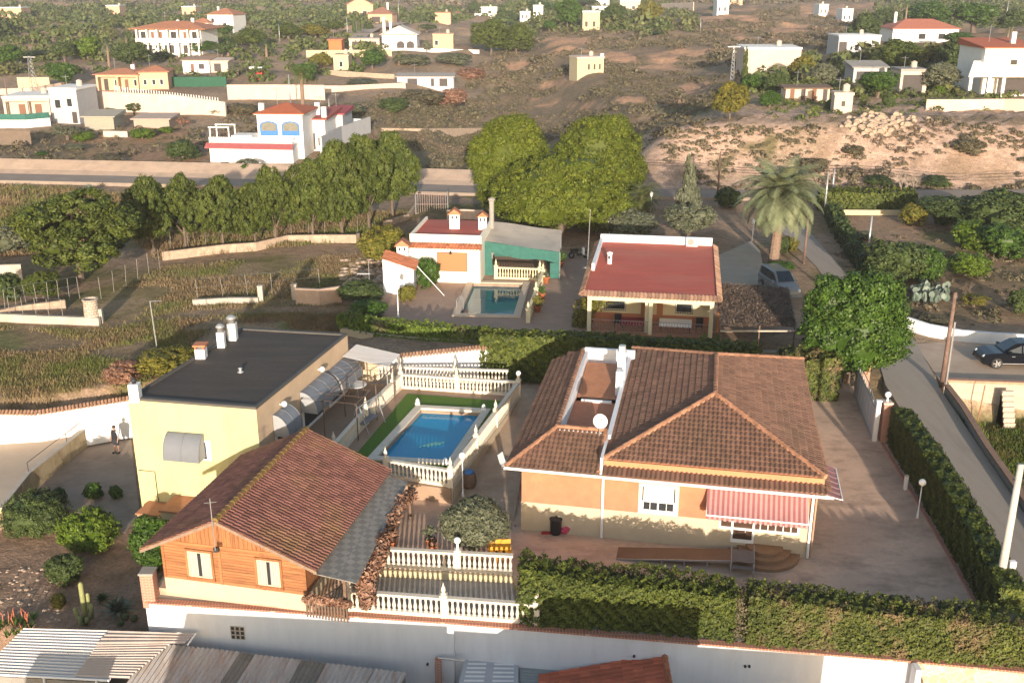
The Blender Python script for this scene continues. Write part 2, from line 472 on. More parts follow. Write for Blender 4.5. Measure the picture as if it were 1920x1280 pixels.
LF_GREENGRASS = leaf_mat('green_grass_blades', [(0.05, 0.08, 0.012), (0.085, 0.12, 0.02), (0.13, 0.15, 0.03)], patch=(0.2, 0.15, 0.06), patch_scale=0.5, patch_amt=0.7)
LF_PALM = leaf_mat('palm_fronds', [(0.10, 0.125, 0.06), (0.16, 0.185, 0.095), (0.23, 0.25, 0.14)])
LF_AGAVE = leaf_mat('agave_blades', [(0.10, 0.145, 0.11), (0.17, 0.21, 0.17), (0.26, 0.30, 0.25)])
LF_CACT = M('cactus_skin', (0.26, 0.27, 0.11), 0.2, 10, 0.8, 0.4, 40)

# terrain
def S(a, b, x):
 t = np.clip((x - a) / (b - a), 0, 1)
 return t * t * (3 - 2 * t)
_wv = [(rs.uniform(-1, 1), rs.uniform(-1, 1), rs.uniform(0, 6.28)) for _ in range(40)]
def wob(x, y, sc_, k=8, o=0):  # cheap smooth noise, about -1..1
 r = 0
 for i in range(k):
  a, b, c = _wv[(i + o) % 40]
  m = sc_ * (1 + 0.35 * i)
  r = r + np.sin((a * x + b * y) * m * 2.2 + c) / (1 + 0.25 * i)
 return r / 2.6
def Tn(x, y):
 x = np.asarray(x, float); y = np.asarray(y, float)
 z = np.zeros(np.broadcast(x, y).shape)
 yw = np.where(x < -19, 57.0 + (x + 30.5) * 0.34, 60.6)
 low = np.where(x < -11.5, -3.0, -1.2)
 low = np.where(x > 19.6, -0.35, low)
 z = z + low * (1 - S(0.1, 1.1, y - yw))
 fl = np.where(x < -15.2, 38.2, 36.1 + (x + 2.3) * -0.13)
 deep = np.where(x > 20.2, 0, -4.2 - low)
 z = z + deep * (1 - S(0.0, 0.7, y - fl))
 rr = 27.0 + (y - 59.5) * 0.117
 z = z + -2.0 * S(0, 0.8, x - rr) * (1 - S(59.6, 60.5, y))
 # far country
 far = S(128, 205, y) * np.where(x < -12, 1.2, 0) + S(195, 300, y) * 3.6 + S(300, 900, y) * 4.0 + S(900, 2400, y) * 12
 bank = 6.3 * S(0, 17, y - 123 - 2.0 * wob(x, y, 0.06, 6)) * S(12, 24, x + (y - 125) * 0.05) * (1 - 0.5 * S(215, 300, y))
 dip = -3.2 * S(132, 150, y) * (1 - S(230, 300, y)) * S(-18, 2, x + (y - 130) * 0.08) * (1 - S(12, 30, x - (y - 130) * 0.25))
 nb = (0.5 - 1.6 * S(69.5, 70.5, y) * (1 - S(81.5, 82.5, y)) * S(-5.5, -4.5, x) * (1 - S(1.5, 2.5, x))) * S(64, 67, y) * (1 - S(112, 117, y)) * S(-11, -9, x) * (1 - S(20, 23, x))
 z = z + far + bank + dip + nb
 amp = 0.10 * S(62, 70, y) + 0.5 * S(128, 170, y) + 1.6 * S(210, 420, y)
 amp = amp * np.where((y > 62) & (y < 112) & (x > -11), 0.2, 1)
 z = z + amp * (wob(x, y, 0.09, 8) * 0.6 + wob(x, y, 0.02, 6, 11))
 z = z + S(132, 142, y) * S(14, 24, x) * (0.35 * wob(x, y, 0.8, 8, 3))
 return z
def T(x, y):
 return float(Tn(x, y))
_ts = np.exp(np.linspace(math.log(20.0), math.log(2600.0), 1500))
def G(u, v):  # where a line of sight meets the ground
 dx, dy, dz = ray(u, v)
 d = H + dz * _ts - Tn(dx * _ts, dy * _ts)
 k = int(np.argmax(d <= 0))
 if d[k] > 0: t = _ts[-1]
 else: t = _ts[k - 1] + (_ts[k] - _ts[k - 1]) * d[k - 1] / (d[k - 1] - d[k])
 return (dx * t, dy * t, T(dx * t, dy * t))
def pxm(p):  # photo pixels per metre at a place
 return F / (p[1] * math.cos(TH) - (p[2] - H) * math.sin(TH))

def inpoly(x, y, poly):
 r = np.zeros(x.shape, bool)
 n = len(poly)
 for i in range(n):
  x0, y0 = poly[i][:2]; x1, y1 = poly[(i + 1) % n][:2]
  c = ((y0 > y) != (y1 > y)) & (x < (x1 - x0) * (y - y0) / ((y1 - y0) + 1e-9) + x0)
  r ^= c
 return r
def gpoly(*uv, z=None):
 return [G(u, v)[:2] if z is None else W(u, v, z)[:2] for u, v in uv]

ys = [14.0]
while ys[-1] < 2500: ys.append(ys[-1] * 1.0085 + 0.06)
ys = np.array(ys)
NX = 300
tx = np.linspace(-1, 1, NX)
GX = tx[None, :] * (0.78 * ys[:, None] + 14)
GY = np.repeat(ys[:, None], NX, 1)
GZ = Tn(GX, GY)
BARE = [gpoly(*uv) for uv in (((1015, 150), (1080, 138), (1092, 155), (1030, 172)), ((990, 185), (1040, 178), (1050, 192), (1000, 198)), ((1150, 185), (1215, 182), (1210, 196), (1160, 198)),
    ((1215, 105), (1340, 85), (1345, 100), (1230, 122)), ((1365, 65), (1395, 62), (1395, 76), (1370, 76)), ((1020, 72), (1110, 70), (1105, 98), (1030, 102)), ((1100, 100), (1170, 96), (1200, 118), (1120, 122)),
    ((1500, 10), (1580, 8), (1580, 34), (1500, 36)), ((1440, 82), (1500, 80), (1495, 96), (1440, 98)), ((1310, 30), (1430, 26), (1420, 40), (1320, 44)), ((60, 6), (130, 4), (130, 18), (60, 18)), ((850, 18), (960, 14), (960, 26), (850, 28)), ((1190, 128), (1260, 118), (1300, 130), (1220, 145)), ((1270, 160), (1330, 150), (1340, 165), (1280, 175)), ((940, 120), (990, 112), (1000, 125), (950, 135)), ((1060, 196), (1130, 188), (1140, 200), (1070, 208)), ((1450, 50), (1520, 46), (1510, 62), (1450, 64)), ((1380, 100), (1440, 96), (1430, 108), (1385, 112)), ((600, 14), (700, 10), (700, 20), (600, 24)), ((250, 12), (330, 8), (330, 20), (250, 24)))]
def scrubby(x, y):  # where brush grows: not on the bare gullies, and in drifts
 m = wob(x, y, .07, 8, 6) > -.35
 for p in BARE: m &= ~inpoly(x, y, p)
 return m
def paint():
 c = np.zeros(GX.shape + (3,))
 def put(mask, col, a=1.0):
  k = (mask * a)[..., None]
  c[:] = c * (1 - k) + np.array(col) * k
 n1, n2, n3 = wob(GX, GY, 0.16, 8), wob(GX, GY, 0.05, 8, 5), wob(GX, GY, 0.5, 8, 9)
 one = np.ones(GX.shape)
 put(one, (0.36, 0.245, 0.165))  # bare earth
 put(S(-0.2, 0.5, n1 + 0.4 * n3), (0.23, 0.165, 0.075), 0.7)  # dry grass
 put(S(0.25, 0.7, n2 + 0.5 * n1), (0.11, 0.125, 0.03), 0.6)  # green weeds
 # ravine and far hills: grey-brown scrub with bare patches
 sc = S(132, 145, GY)
 put(sc, (0.25, 0.185, 0.12), 0.92)
 put(sc * (1 - S(-30, -8, GX - (GY - 140) * .1)), (0.40, 0.285, 0.195), 0.75)
 put(sc * S(0.2, 0.8, n2), (0.28, 0.185, 0.13), 0.6)
 put(sc * S(0.1, 0.7, wob(GX, GY, 0.03, 6, 14)), (0.15, 0.135, 0.07), 0.6)
 far = S(260, 420, GY)
 put(far * S(0.30, 0.55, wob(GX, GY * 2.2, 0.022, 8, 20) + 0.3 * wob(GX, GY, 0.09, 6)), (0.43, 0.26, 0.165), 0.75)
 for uv in BARE:
  put(inpoly(GX, GY, uv) * S(-0.7, 0.0, wob(GX, GY, 0.12, 8, 2)), (0.56, 0.325, 0.20), 0.95)
 # eroded pale bank on the right
 bk = S(0.0, 3, GY - 119) * (1 - S(0, 4, GY - 150 - 4 * n1)) * S(13, 20, GX)
 put(bk * S(-0.9, 0.0, n1 + 0.3 * n3), (0.56, 0.385, 0.29), 0.97)
 put(bk * S(0.45, 0.9, n3 + 0.6 * n2), (0.40, 0.285, 0.19), 0.7)
 pl = S(0, 5, GY - 148 - 4 * n1) * (1 - S(178, 190, GY)) * S(18, 26, GX)
 put(pl, (0.42, 0.30, 0.205), 0.85)
 put(pl * S(0.0, 0.5, n2 + n1), (0.165, 0.17, 0.065), 0.75)
 # named parcels
 for uv, col, a, col2, t in (
  (((180, 250), (350, 240), (395, 300), (250, 318), (150, 295)), (0.36, 0.215, 0.125), 0.9, (0.28, 0.2, 0.1), 0.4),
  (((0, 250), (180, 240), (150, 310), (0, 305)), (0.20, 0.145, 0.08), 0.8, (0.12, 0.12, 0.04), 0.3),
  (((0, 345), (130, 352), (260, 380), (230, 420), (60, 470), (0, 470)), (0.36, 0.225, 0.125), 0.8, (0.4, 0.3, 0.2), 0.3),
  (((0, 615), (170, 622), (300, 600), (260, 720), (0, 765)), (0.25, 0.175, 0.10), 0.9, (0.14, 0.155, 0.05), 0.0),
  (((190, 560), (300, 500), (670, 485), (640, 560), (360, 575), (200, 600)), (0.23, 0.18, 0.09), 0.9, (0.36, 0.255, 0.155), 0.3),
  (((300, 500), (320, 487), (480, 472), (660, 460), (680, 478), (520, 480)), (0.34, 0.225, 0.15), 0.75, (0.2, 0.15, 0.09), 0.2),
  (((240, 600), (370, 590), (640, 575), (640, 625), (430, 610), (300, 690)), (0.31, 0.215, 0.125), 0.85, (0.16, 0.18, 0.05), 0.3),
  (((1330, 300), (1500, 240), (1560, 260), (1480, 330)), (0.30, 0.22, 0.14), 0.5, (0.14, 0.13, 0.05), 0.2),
  (((1560, 405), (1720, 405), (1760, 520), (1650, 520)), (0.38, 0.245, 0.155), 0.8, (0.28, 0.19, 0.12), 0.3),
  (((1700, 530), (1920, 480), (1920, 620), (1700, 600)), (0.33, 0.205, 0.125), 0.8, (0.22, 0.16, 0.09), 0.2),
  (((1000, 375), (1380, 350), (1480, 470), (1110, 460), (1020, 470)), (0.40, 0.265, 0.175), 0.9, (0.22, 0.19, 0.085), 0.55),
  (((700, 190), (900, 180), (900, 330), (700, 330)), (0.19, 0.155, 0.08), 0.7, (0.25, 0.18, 0.105), 0.2),
  (((480, 180), (700, 170), (720, 195), (480, 205)), (0.33, 0.23, 0.16), 0.7, (0.2, 0.15, 0.09), 0.3)):
  m = inpoly(GX + 0.8 * n3, GY + 1.2 * n3, gpoly(*uv))
  put(m, col, a)
  put(m * S(t, t + 0.5, n1 + 0.6 * n3), col2, 0.8)
 # low left garden and the green field below the block wall
 g = (GX < -11) & (GY < 57)
 put(g, (0.33, 0.215, 0.15), 0.95)
 put(g * S(0.3, 0.7, n3), (0.245, 0.16, 0.11), 0.6)
 g2 = (GX > 25) & (GY < 60)
 put(g2, (0.10, 0.125, 0.03), 0.85)
 put(g2 * S(0.0, 0.6, n1 + n3), (0.24, 0.18, 0.09), 0.8)
 g3 = (GX > 27) & (GY >= 60) & (GY < 70)
 put(g3, (0.40, 0.29, 0.20), 0.85)
 put((GY < 34.5) * one, (0.35, 0.29, 0.23), 0.9)
 return c
def ground():
 nr = len(ys)
 co = np.stack([GX, GY, GZ], -1).reshape(-1, 3)
 idx = np.arange(nr * NX).reshape(nr, NX)
 f = np.stack([idx[:-1, :-1], idx[:-1, 1:], idx[1:, 1:], idx[1:, :-1]], -1).reshape(-1, 4)
 me = bpy.data.meshes.new('ground')
 me.vertices.add(len(co)); me.loops.add(f.size); me.polygons.add(len(f))
 me.vertices.foreach_set('co', co.astype(np.float32).ravel())
 me.loops.foreach_set('vertex_index', f.ravel().astype(np.int32))
 me.polygons.foreach_set('loop_start', (np.arange(len(f)) * 4).astype(np.int32))
 me.polygons.foreach_set('use_smooth', np.ones(len(f), bool))
 me.update(calc_edges=True)
 at = me.attributes.new('soil', 'FLOAT_COLOR', 'POINT')
 c = paint().reshape(-1, 3)
 at.data.foreach_set('color', np.concatenate([c, np.ones((len(c), 1))], 1).astype(np.float32).ravel())
 m, nt, N, L, b = new_mat('earth_and_dry_grass')
 a = N.new('ShaderNodeAttribute'); a.attribute_name = 'soil'
 tc = N.new('ShaderNodeTexCoord').outputs['Object']
 col = mixc(nt, 1.0, a.outputs['Color'], ramp(nt, noise(nt, tc, 0.9, 6, 0.7), [(0.3, 0.6), (0.5, 1.0), (0.72, 1.35)]), 'MULTIPLY')
 col = mixc(nt, ramp(nt, noise(nt, tc, 5.0, 4, 0.7), [(0.42, 0.0), (0.62, 0.5)]), col, (0.12, 0.095, 0.055))
 L.new(col, b.inputs['Base Color'])
 b.inputs['Roughness'].default_value = 1.0
 b.inputs['Specular IOR Level'].default_value = 0.1
 bn = N.new('ShaderNodeBump'); bn.inputs['Strength'].default_value = 0.7; bn.inputs['Distance'].default_value = 0.25
 L.new(noise(nt, tc, 1.6, 6, 0.7), bn.inputs['Height'])
 L.new(bn.outputs[0], b.inputs['Normal'])
 me.materials.append(m)
 o = bpy.data.objects.new('ground', me)
 COL.objects.link(o)
 tag(o, 'dry earth and scrubby ground running from the gardens to the far hills', None, None, 'structure')
ground()

# foliage
def leafquads(P, Nn, size, aspect, rng):
 n = len(P)
 r = rng.normal(size=(n, 3))
 Nn = Nn / (np.linalg.norm(Nn, axis=1, keepdims=True) + 1e-9)
 t = np.cross(Nn, r); t /= (np.linalg.norm(t, axis=1, keepdims=True) + 1e-9)
 b = np.cross(Nn, t)
 sz = (size * rng.uniform(0.6, 1.4, n))[:, None]
 t = t * sz * aspect * 0.5
 b = b * sz * 0.5
 return np.stack([P - t, P + b * 0.9, P + t, P - b * 0.9], 1).reshape(-1, 3)
def leafmesh(name, mat, parent, P, Nn, size, aspect=1.5, rng=rs, tint=None):
 V = leafquads(P, Nn, size, aspect, rng) - (np.array(origin(parent)) if parent else 0)
 return rawquads(name, mat, parent, V, rng.uniform(0, 1, len(P)) if tint is None else tint)
def rawquads(name, mat, parent, V, tint):
 n = len(V) // 4
 me = bpy.data.meshes.new(name)
 me.vertices.add(4 * n); me.loops.add(4 * n); me.polygons.add(n)
 me.vertices.foreach_set('co', V.astype(np.float32).ravel())
 me.loops.foreach_set('vertex_index', np.arange(4 * n, dtype=np.int32))
 me.polygons.foreach_set('loop_start', (np.arange(n) * 4).astype(np.int32))
 me.update(calc_edges=True)
 at = me.attributes.new('tint', 'FLOAT', 'FACE')
 at.data.foreach_set('value', np.asarray(tint, np.float32))
 me.materials.append(mat)
 o = bpy.data.objects.new(name, me)
 COL.objects.link(o)
 if parent: link_kid(o, parent)
 return o
def dirs(n, rng=rs, up=0.0):
 d = rng.normal(size=(n, 3))
 d[:, 2] += up
 return d / np.linalg.norm(d, axis=1, keepdims=True)
def crown_cloud(blobs, nclump, nleaf, cr, rng=rs, spread=(0.78, 1.02), keep=0.72, up=0.25, flat=0.5):
 # blobs (cx,cy,cz,rx,ry,rz): clumps of leaves sit over the blobs' surfaces, leaves face outward
 B = np.array(blobs, float)
 w = (B[:, 3] * B[:, 4] + B[:, 3] * B[:, 5] + B[:, 4] * B[:, 5]); w /= w.sum()
 k = rng.choice(len(B), int(nclump * 1.5), p=w)
 d = dirs(len(k), rng, up)
 c = B[k, :3] + d * B[k, 3:] * rng.uniform(spread[0], spread[1], len(k))[:, None]
 ok = np.ones(len(k), bool)
 for i, bb in enumerate(B):
  e = (((c - bb[:3]) / bb[3:]) ** 2).sum(1)
  ok &= (e > keep * keep) | (k == i)
 c, d, k = c[ok][:nclump], d[ok][:nclump], k[ok][:nclump]
 n = len(c)
 crs = cr * rng.uniform(0.55, 1.35, n)
 tb = rng.uniform(0, 1, n)
 ld = dirs(n * nleaf, rng, 0.15)
 ci = np.repeat(np.arange(n), nleaf)
 rad = crs[ci] * rng.uniform(0.35, 1.0, n * nleaf)
 off = ld * rad[:, None]
 off[:, 2] *= (1 - flat * 0.5)
 P = c[ci] + off
 N = ld * 0.8 + d[ci] * 0.5 + rng.normal(size=ld.shape) * 0.45
 tint = np.clip(0.55 * tb[ci] + 0.45 * rng.uniform(0, 1, n * nleaf), 0, 1)
 return P, N, tint
def core(blobs, k, mb=None, n=9):
 mb = mb or MB()
 for (x, y, z, a, b, c) in blobs:
  v, fs = [], []
  m = 6
  for i in range(m + 1):
   ph = math.pi * i / m
   for j in range(n):
    th = 2 * math.pi * j / n
    w = k * random.uniform(0.85, 1.1)
    v.append((x + a * w * math.sin(ph) * math.cos(th), y + b * w * math.sin(ph) * math.sin(th), z - c * w * math.cos(ph)))
  for i in range(m):
   for j in range(n):
    j2 = (j + 1) % n
    fs.append((i * n + j, i * n + j2, (i + 1) * n + j2, (i + 1) * n + j))
  mb.add(v, fs)
 return mb
def crown(mat, parent, blobs, nclump, nleaf, cr, leaf, rng=rs, corek=0.62, name='crown', aspect=1.5, **kw):
 P, N, t = crown_cloud(blobs, nclump, nleaf, cr, rng, **kw)
 V, tn = leafquads(P, N, leaf, aspect, rng), t
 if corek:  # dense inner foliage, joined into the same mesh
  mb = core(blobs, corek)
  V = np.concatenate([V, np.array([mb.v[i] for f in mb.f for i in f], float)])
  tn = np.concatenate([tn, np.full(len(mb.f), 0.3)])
 return rawquads(name, mat, parent, V - (np.array(origin(parent)) if parent else 0), tn)
def limbs(parent, pts_list, mat=None, n=6, name='trunk'):
 mb = MB()
 for pts, r in pts_list: mb.tube(pts, r, n)
 return mb.build(name, mat or TRUNK, parent)

# unit templates: one metre tall and one metre wide, scaled when placed. Kept in the scene as the first tree of each kind.
TEMPL = {}
def templ(kind, var):
 key = (kind, var)
 if key in TEMPL: return TEMPL[key]
 rng = np.random.RandomState(hash(kind) % 1 + sum(map(ord, kind)) * 7 + var * 131)
 random.seed(sum(map(ord, kind)) + var * 17)
 t = thing('template', None, None)
 u = lambda a, b: rng.uniform(a, b)
 if kind == 'broad':
  bl = [(u(-.04, .04), u(-.04, .04), .6, .36, .36, .32)] + [(.24 * math.cos(a), .24 * math.sin(a), u(.42, .72), u(.2, .27), u(.2, .27), u(.18, .26)) for a in [i * 1.05 + u(0, .6) for i in range(6)]] + [(u(-.1, .1), u(-.1, .1), .8, .24, .24, .18)]
  limbs(t, [([(0, 0, -.05), (.02, 0, .2), (.0, .02, .5)], [.05, .04, .02]), ([(.01, 0, .2), (.16, .05, .5)], [.03, .012]), ([(.01, 0, .2), (-.15, -.06, .52)], [.03, .012])])
  crown(MATS[0], t, bl, 200, 52, .085, .029, rng)
 elif kind == 'pine':
  bl = [(u(-.05, .05), u(-.05, .05), .58, .36, .36, .36), (u(-.1, .1), u(-.1, .1), .84, .22, .22, .15)] + [(.30 * math.cos(a), .30 * math.sin(a), u(.3, .72), u(.17, .25), u(.17, .25), u(.14, .22)) for a in [i * .75 + u(0, .5) for i in range(9)]]
  limbs(t, [([(0, 0, -.06), (u(-.03, .03), 0, .3), (.0, .02, .8)], [.03, .025, .01])] + [([(0, 0, .2), (.2 * math.cos(a), .2 * math.sin(a), u(.32, .5))], [.014, .008]) for a in (0.3, 2.2, 4.1)])
  crown(MATS[0], t, bl, 460, 66, .066, .017, rng, corek=.34, aspect=2.1)
 elif kind == 'round':
  bl = [(0, 0, .45, .43, .43, .46)] + [(.22 * math.cos(a), .22 * math.sin(a), u(.3, .6), u(.24, .3), u(.24, .3), u(.26, .36)) for a in [i * 1.25 + u(0, .7) for i in range(5)]]
  limbs(t, [([(0, 0, -.05), (.01, 0, .4)], [.05, .03])])
  crown(MATS[0], t, bl, 200, 52, .085, .031, rng)
 elif kind == 'cypress':
  bl = [(0, 0, .15 + .09 * i, .5 - .045 * i, .5 - .045 * i, .14) for i in range(9)]
  limbs(t, [([(0, 0, -.05), (0, 0, .8)], [.06, .02])])
  crown(MATS[0], t, bl, 160, 24, .10, .05, rng)
 elif kind == 'conifer':
  bl = [(u(-.08, .08), u(-.08, .08), .14 + .085 * i, (.5 - .047 * i) * u(.6, 1.1), (.5 - .047 * i) * u(.6, 1.1), .09) for i in range(10)] + [(.3 * math.cos(a), .3 * math.sin(a), u(.1, .35), .2, .2, .1) for a in (0.5, 2.4, 4.4)]
  limbs(t, [([(0, 0, -.05), (0, 0, .95)], [.06, .012])])
  crown(MATS[0], t, bl, 210, 22, .10, .05, rng, corek=.5)
 elif kind == 'sparse':
  bl = [(u(-.2, .2), u(-.2, .2), u(.4, .8), u(.16, .28), u(.16, .28), u(.12, .2)) for i in range(9)]
  limbs(t, [([(0, 0, -.05), (.02, 0, .25), (.0, .02, .6)], [.045, .035, .015])] + [([(0.01, 0, .22), (b[0], b[1], b[2])], [.022, .008]) for b in bl[:6]])
  crown(MATS[0], t, bl, 130, 44, .085, .028, rng, corek=0)
 TEMPL[key] = t
 return t
MATS = [LF_PINE]
def templ_m(kind, var, mat):
 key = (kind, var, mat.name)
 if key not in TEMPL:
  MATS[0] = mat
  TEMPL.pop((kind, var), None)
  TEMPL[key] = templ(kind, var)
  TEMPL.pop((kind, var), None)
 return TEMPL[key]
_nt = [0]
def plant(kind, mat, name, cat, loc, w, h, label, group=None, var=None):
 _nt[0] += 1
 t = templ_m(kind, (_nt[0] % 3) if var is None else var, mat)
 c = copy_tree(t)
 c.name = name
 c.location = loc
 c.rotation_euler = (0, 0, (_nt[0] * 2.4) % 6.28)
 c.scale = (w, w, h)
 return tag(c, label, cat, group)
def plant_px(kind, mat, name, cat, u, vb, vt, wpx, label, group=None, z=None, k=1.0):
 p = G(u, vb) if z is None else W(u, vb, z)
 s = pxm(p)
 w = wpx / s
 d = math.atan2(H - p[2], p[1])           # part of the height seen is the crown's depth, looked down on
 h = (vb - vt) / s
 h = max(h - 0.4 * w * math.sin(d), 0.45 * h) / math.cos(d)
 q = (p[0], p[1] + 0.15 * w, p[2] - 0.05)
 return plant(kind, mat, name, cat, q, w * 1.04, h * 1.04 * k, label, group)
def drop_templates():
 for t in TEMPL.values():
  for ch in list(kids(t)):
   bpy.data.objects.remove(ch)
  bpy.data.objects.remove(t)

def hedge_cloud(path, width, dens, lump=0.12, rng=rs, sides=(1, 1), ends=True, lfreq=1.1, jit=.38):
 # path: (x, y, z0, z1); leaf points on the faces of a clipped hedge
 Ps, Ns = [], []
 for i in range(len(path) - 1):
  a, b = np.array(path[i][:2], float), np.array(path[i + 1][:2], float)
  L = np.linalg.norm(b - a); d = (b - a) / L; nn = np.array([-d[1], d[0]])
  def zz(s, j): return path[i][j] + (path[i + 1][j] - path[i][j]) * s
  for sgn, on in ((1, sides[0]), (-1, sides[1])):
   if not on: continue
   n = int(L * (path[i][3] - path[i][2]) * dens * on)
   s = rng.uniform(0, 1, n); hh = rng.uniform(0, 1, n)
   z0, z1 = zz(s, 2), zz(s, 3)
   p = a + d * (s * L)[:, None] + nn * sgn * width / 2
   Ps.append(np.column_stack([p, z0 + (z1 - z0) * hh])); Ns.append(np.tile([nn[0] * sgn, nn[1] * sgn, 0.15], (n, 1)))
  n = int(L * width * dens * 1.3)
  s = rng.uniform(0, 1, n); w = rng.uniform(-.5, .5, n)
  p = a + d * (s * L)[:, None] + nn * (w * width)[:, None]
  Ps.append(np.column_stack([p, zz(s, 3)])); Ns.append(np.tile([0, 0, 1.0], (n, 1)))
  for e, on in ((0, i == 0), (1, i == len(path) - 2)):
   if not (on and ends): continue
   n = int(width * (path[i][3] - path[i][2]) * dens)
   w = rng.uniform(-.5, .5, n); hh = rng.uniform(0, 1, n)
   c = a if e == 0 else b
   p = c + nn * (w * width)[:, None]
   z0, z1 = path[i + e][2], path[i + e][3]
   Ps.append(np.column_stack([p, z0 + (z1 - z0) * hh])); Ns.append(np.tile([d[0] * (1 if e else -1), d[1] * (1 if e else -1), 0.15], (n, 1)))
 P, N = np.concatenate(Ps), np.concatenate(Ns)
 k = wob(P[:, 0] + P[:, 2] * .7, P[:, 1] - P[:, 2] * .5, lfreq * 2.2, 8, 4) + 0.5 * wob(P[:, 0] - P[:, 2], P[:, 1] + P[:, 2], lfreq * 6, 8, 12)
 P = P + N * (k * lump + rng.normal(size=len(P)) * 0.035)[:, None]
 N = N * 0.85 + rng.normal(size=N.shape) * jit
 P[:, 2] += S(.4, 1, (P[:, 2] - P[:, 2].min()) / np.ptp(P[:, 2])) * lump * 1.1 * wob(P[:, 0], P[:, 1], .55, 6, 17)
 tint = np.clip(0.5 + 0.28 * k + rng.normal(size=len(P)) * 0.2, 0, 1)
 return P, N, tint
def hedge(label, path, width, mat, dens=170, leaf=0.12, lump=0.12, sides=(1, 1), group=None, name='hedge', lfreq=1.1, cat='hedge', jit=.38):
 P, N, t = hedge_cloud(path, width, dens, lump, rs, sides, True, lfreq, jit)
 mb = MB()  # woody inside, in the same mesh
 mb.wall([(x, y, z0, z1 - lump) for x, y, z0, z1 in path], width - 2 * lump - 0.05)
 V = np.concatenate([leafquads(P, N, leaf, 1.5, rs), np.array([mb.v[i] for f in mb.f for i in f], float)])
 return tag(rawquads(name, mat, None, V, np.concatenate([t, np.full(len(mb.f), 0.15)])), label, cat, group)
def scatter(name, label, mat, poly, n, leaf, hh, rng=rs, per=8, mask=None, spread=0.35, zf=None, kind='stuff'):
 # tufts of upright blades over a patch of ground, one object
 xs, ys_ = [p[0] for p in poly], [p[1] for p in poly]
 X = rng.uniform(min(xs), max(xs), n * 3); Y = rng.uniform(min(ys_), max(ys_), n * 3)
 ok = inpoly(X, Y, poly)
 if mask is not None: ok &= mask(X, Y)
 X, Y = X[ok][:n], Y[ok][:n]
 Z = Tn(X, Y) if zf is None else np.full(len(X), zf)
 m = len(X)
 ci = np.repeat(np.arange(m), per)
 n_ = m * per
 k = rng.uniform(0.4, 1.4, m)[ci]
 B = np.column_stack([X[ci] + rng.normal(size=n_) * spread, Y[ci] + rng.normal(size=n_) * spread, Z[ci] - 0.03])
 a = rng.uniform(0, 6.28, n_)
 wv = np.column_stack([np.cos(a), np.sin(a), 0 * a]) * leaf * 0.5
 tip = B + np.column_stack([rng.normal(size=n_) * 0.3, rng.normal(size=n_) * 0.3, np.ones(n_)]) * (hh * k * rng.uniform(0.6, 1.2, n_))[:, None]
 V = np.stack([B - wv, B + wv, tip + wv * 0.35, tip - wv * 0.35], 1).reshape(-1, 3)
 t = np.clip(0.6 * rng.uniform(0, 1, m)[ci] + 0.4 * rng.uniform(0, 1, n_), 0, 1)
 return tag(rawquads(name, mat, None, V, t), label, None, None, kind)
def bushes(name, label, mat, poly, n, r, leaf, rng=rs, per=26, mask=None, squash=0.7):
 # low round scrub, nobody could count it: one object
 xs, ys_ = [p[0] for p in poly], [p[1] for p in poly]
 X = rng.uniform(min(xs), max(xs), n * 4); Y = rng.uniform(min(ys_), max(ys_), n * 4)
 ok = inpoly(X, Y, poly)
 if mask is not None: ok &= mask(X, Y)
 X, Y = X[ok][:n], Y[ok][:n]
 m = len(X)
 ci = np.repeat(np.arange(m), per)
 rr = (r * rng.lognormal(0, 0.4, m))[ci]
 d = dirs(m * per, rng, 0.4)
 d[:, 2] = np.abs(d[:, 2])
 P = np.column_stack([X, Y, Tn(X, Y) - 0.05])[ci] + d * rr[:, None] * np.array([1, 1, squash]) * rng.uniform(0.7, 1.0, m * per)[:, None]
 N = d + rng.normal(size=d.shape) * 0.5
 t = np.clip(0.6 * rng.uniform(0, 1, m)[ci] + 0.4 * rng.uniform(0, 1, m * per), 0, 1)
 o = leafmesh(name, mat, None, P, N, leaf * rr / r, 1.4, rng, t)
 return tag(o, label, None, None, 'stuff')

# the setting near by: slabs, roads
MF = Fr((0.44, 42.28), R(-11.2))  # main house: x along its front, y back from it
court = [(-14.9, 37.45), (-8.1, 36.1), (-7.0, 38.9), W(705, 1063)[:2], W(962, 1077)[:2], (0.5, 36.0), (15.0, 33.9), (19.2, 33.2), (20.6, 51.4), (21.3, 59.4), (21.0, 61.5), (-2.0, 63.5), (-9.4, 60.0), (-12.0, 46.6), (-14.6, 45.6)]
struct('front_terrace_floor', MB().prism([W(272, 1120, -.32)[:2], W(850, 1158, -.32)[:2], W(1715, 1230, -.32)[:2], (19.0, 32.6), (19.2, 33.4), (15, 34.2), (.6, 36.2), (.3, 38.6), (-7, 39.2), (-15, 37.9)], -4.4, -.32), CONC_G)
struct('courtyard_floor', MB().prism(court, -4.4, 0.0), M('courtyard_concrete', (0.60, 0.415, 0.295), 0.2, 0.45, 0.75, 0.3, 18, stain=(0.27, 0.185, 0.125), stain_amt=0.75, stain_scale=0.7, stretch=(0.6, 1.0, 1)))
terr = [W(845, 917, .8)[:2], W(972, 735, .8)[:2], (0.4, 57.6), (-9.6, 58.6), (-12.35, 46.7), W(720, 900, .8)[:2]]
pool_in = [W(u, v, .8)[:2] for u, v in ((708, 858), (840, 866), (903, 774), (790, 768))]
struct('pool_terrace_floor', MB().prism(terr, -0.5, .80, holes=[pool_in]), M('terrace_paving', (0.36, 0.25, 0.17), 0.15, 1.2, 0.9, 0.2, 20, stain=(0.26, 0.17, 0.11), stain_amt=0.6))
c0, c1 = terr[0], terr[1]
struct('sloping_path', MB().add([(c0[0], c0[1], .02), (0.1, 43.0, .02), (1.4, 57.6, .8), (0.4, 57.6, .8), (c1[0], c1[1], .7)], [(0, 1, 2, 3, 4)]), CONC)
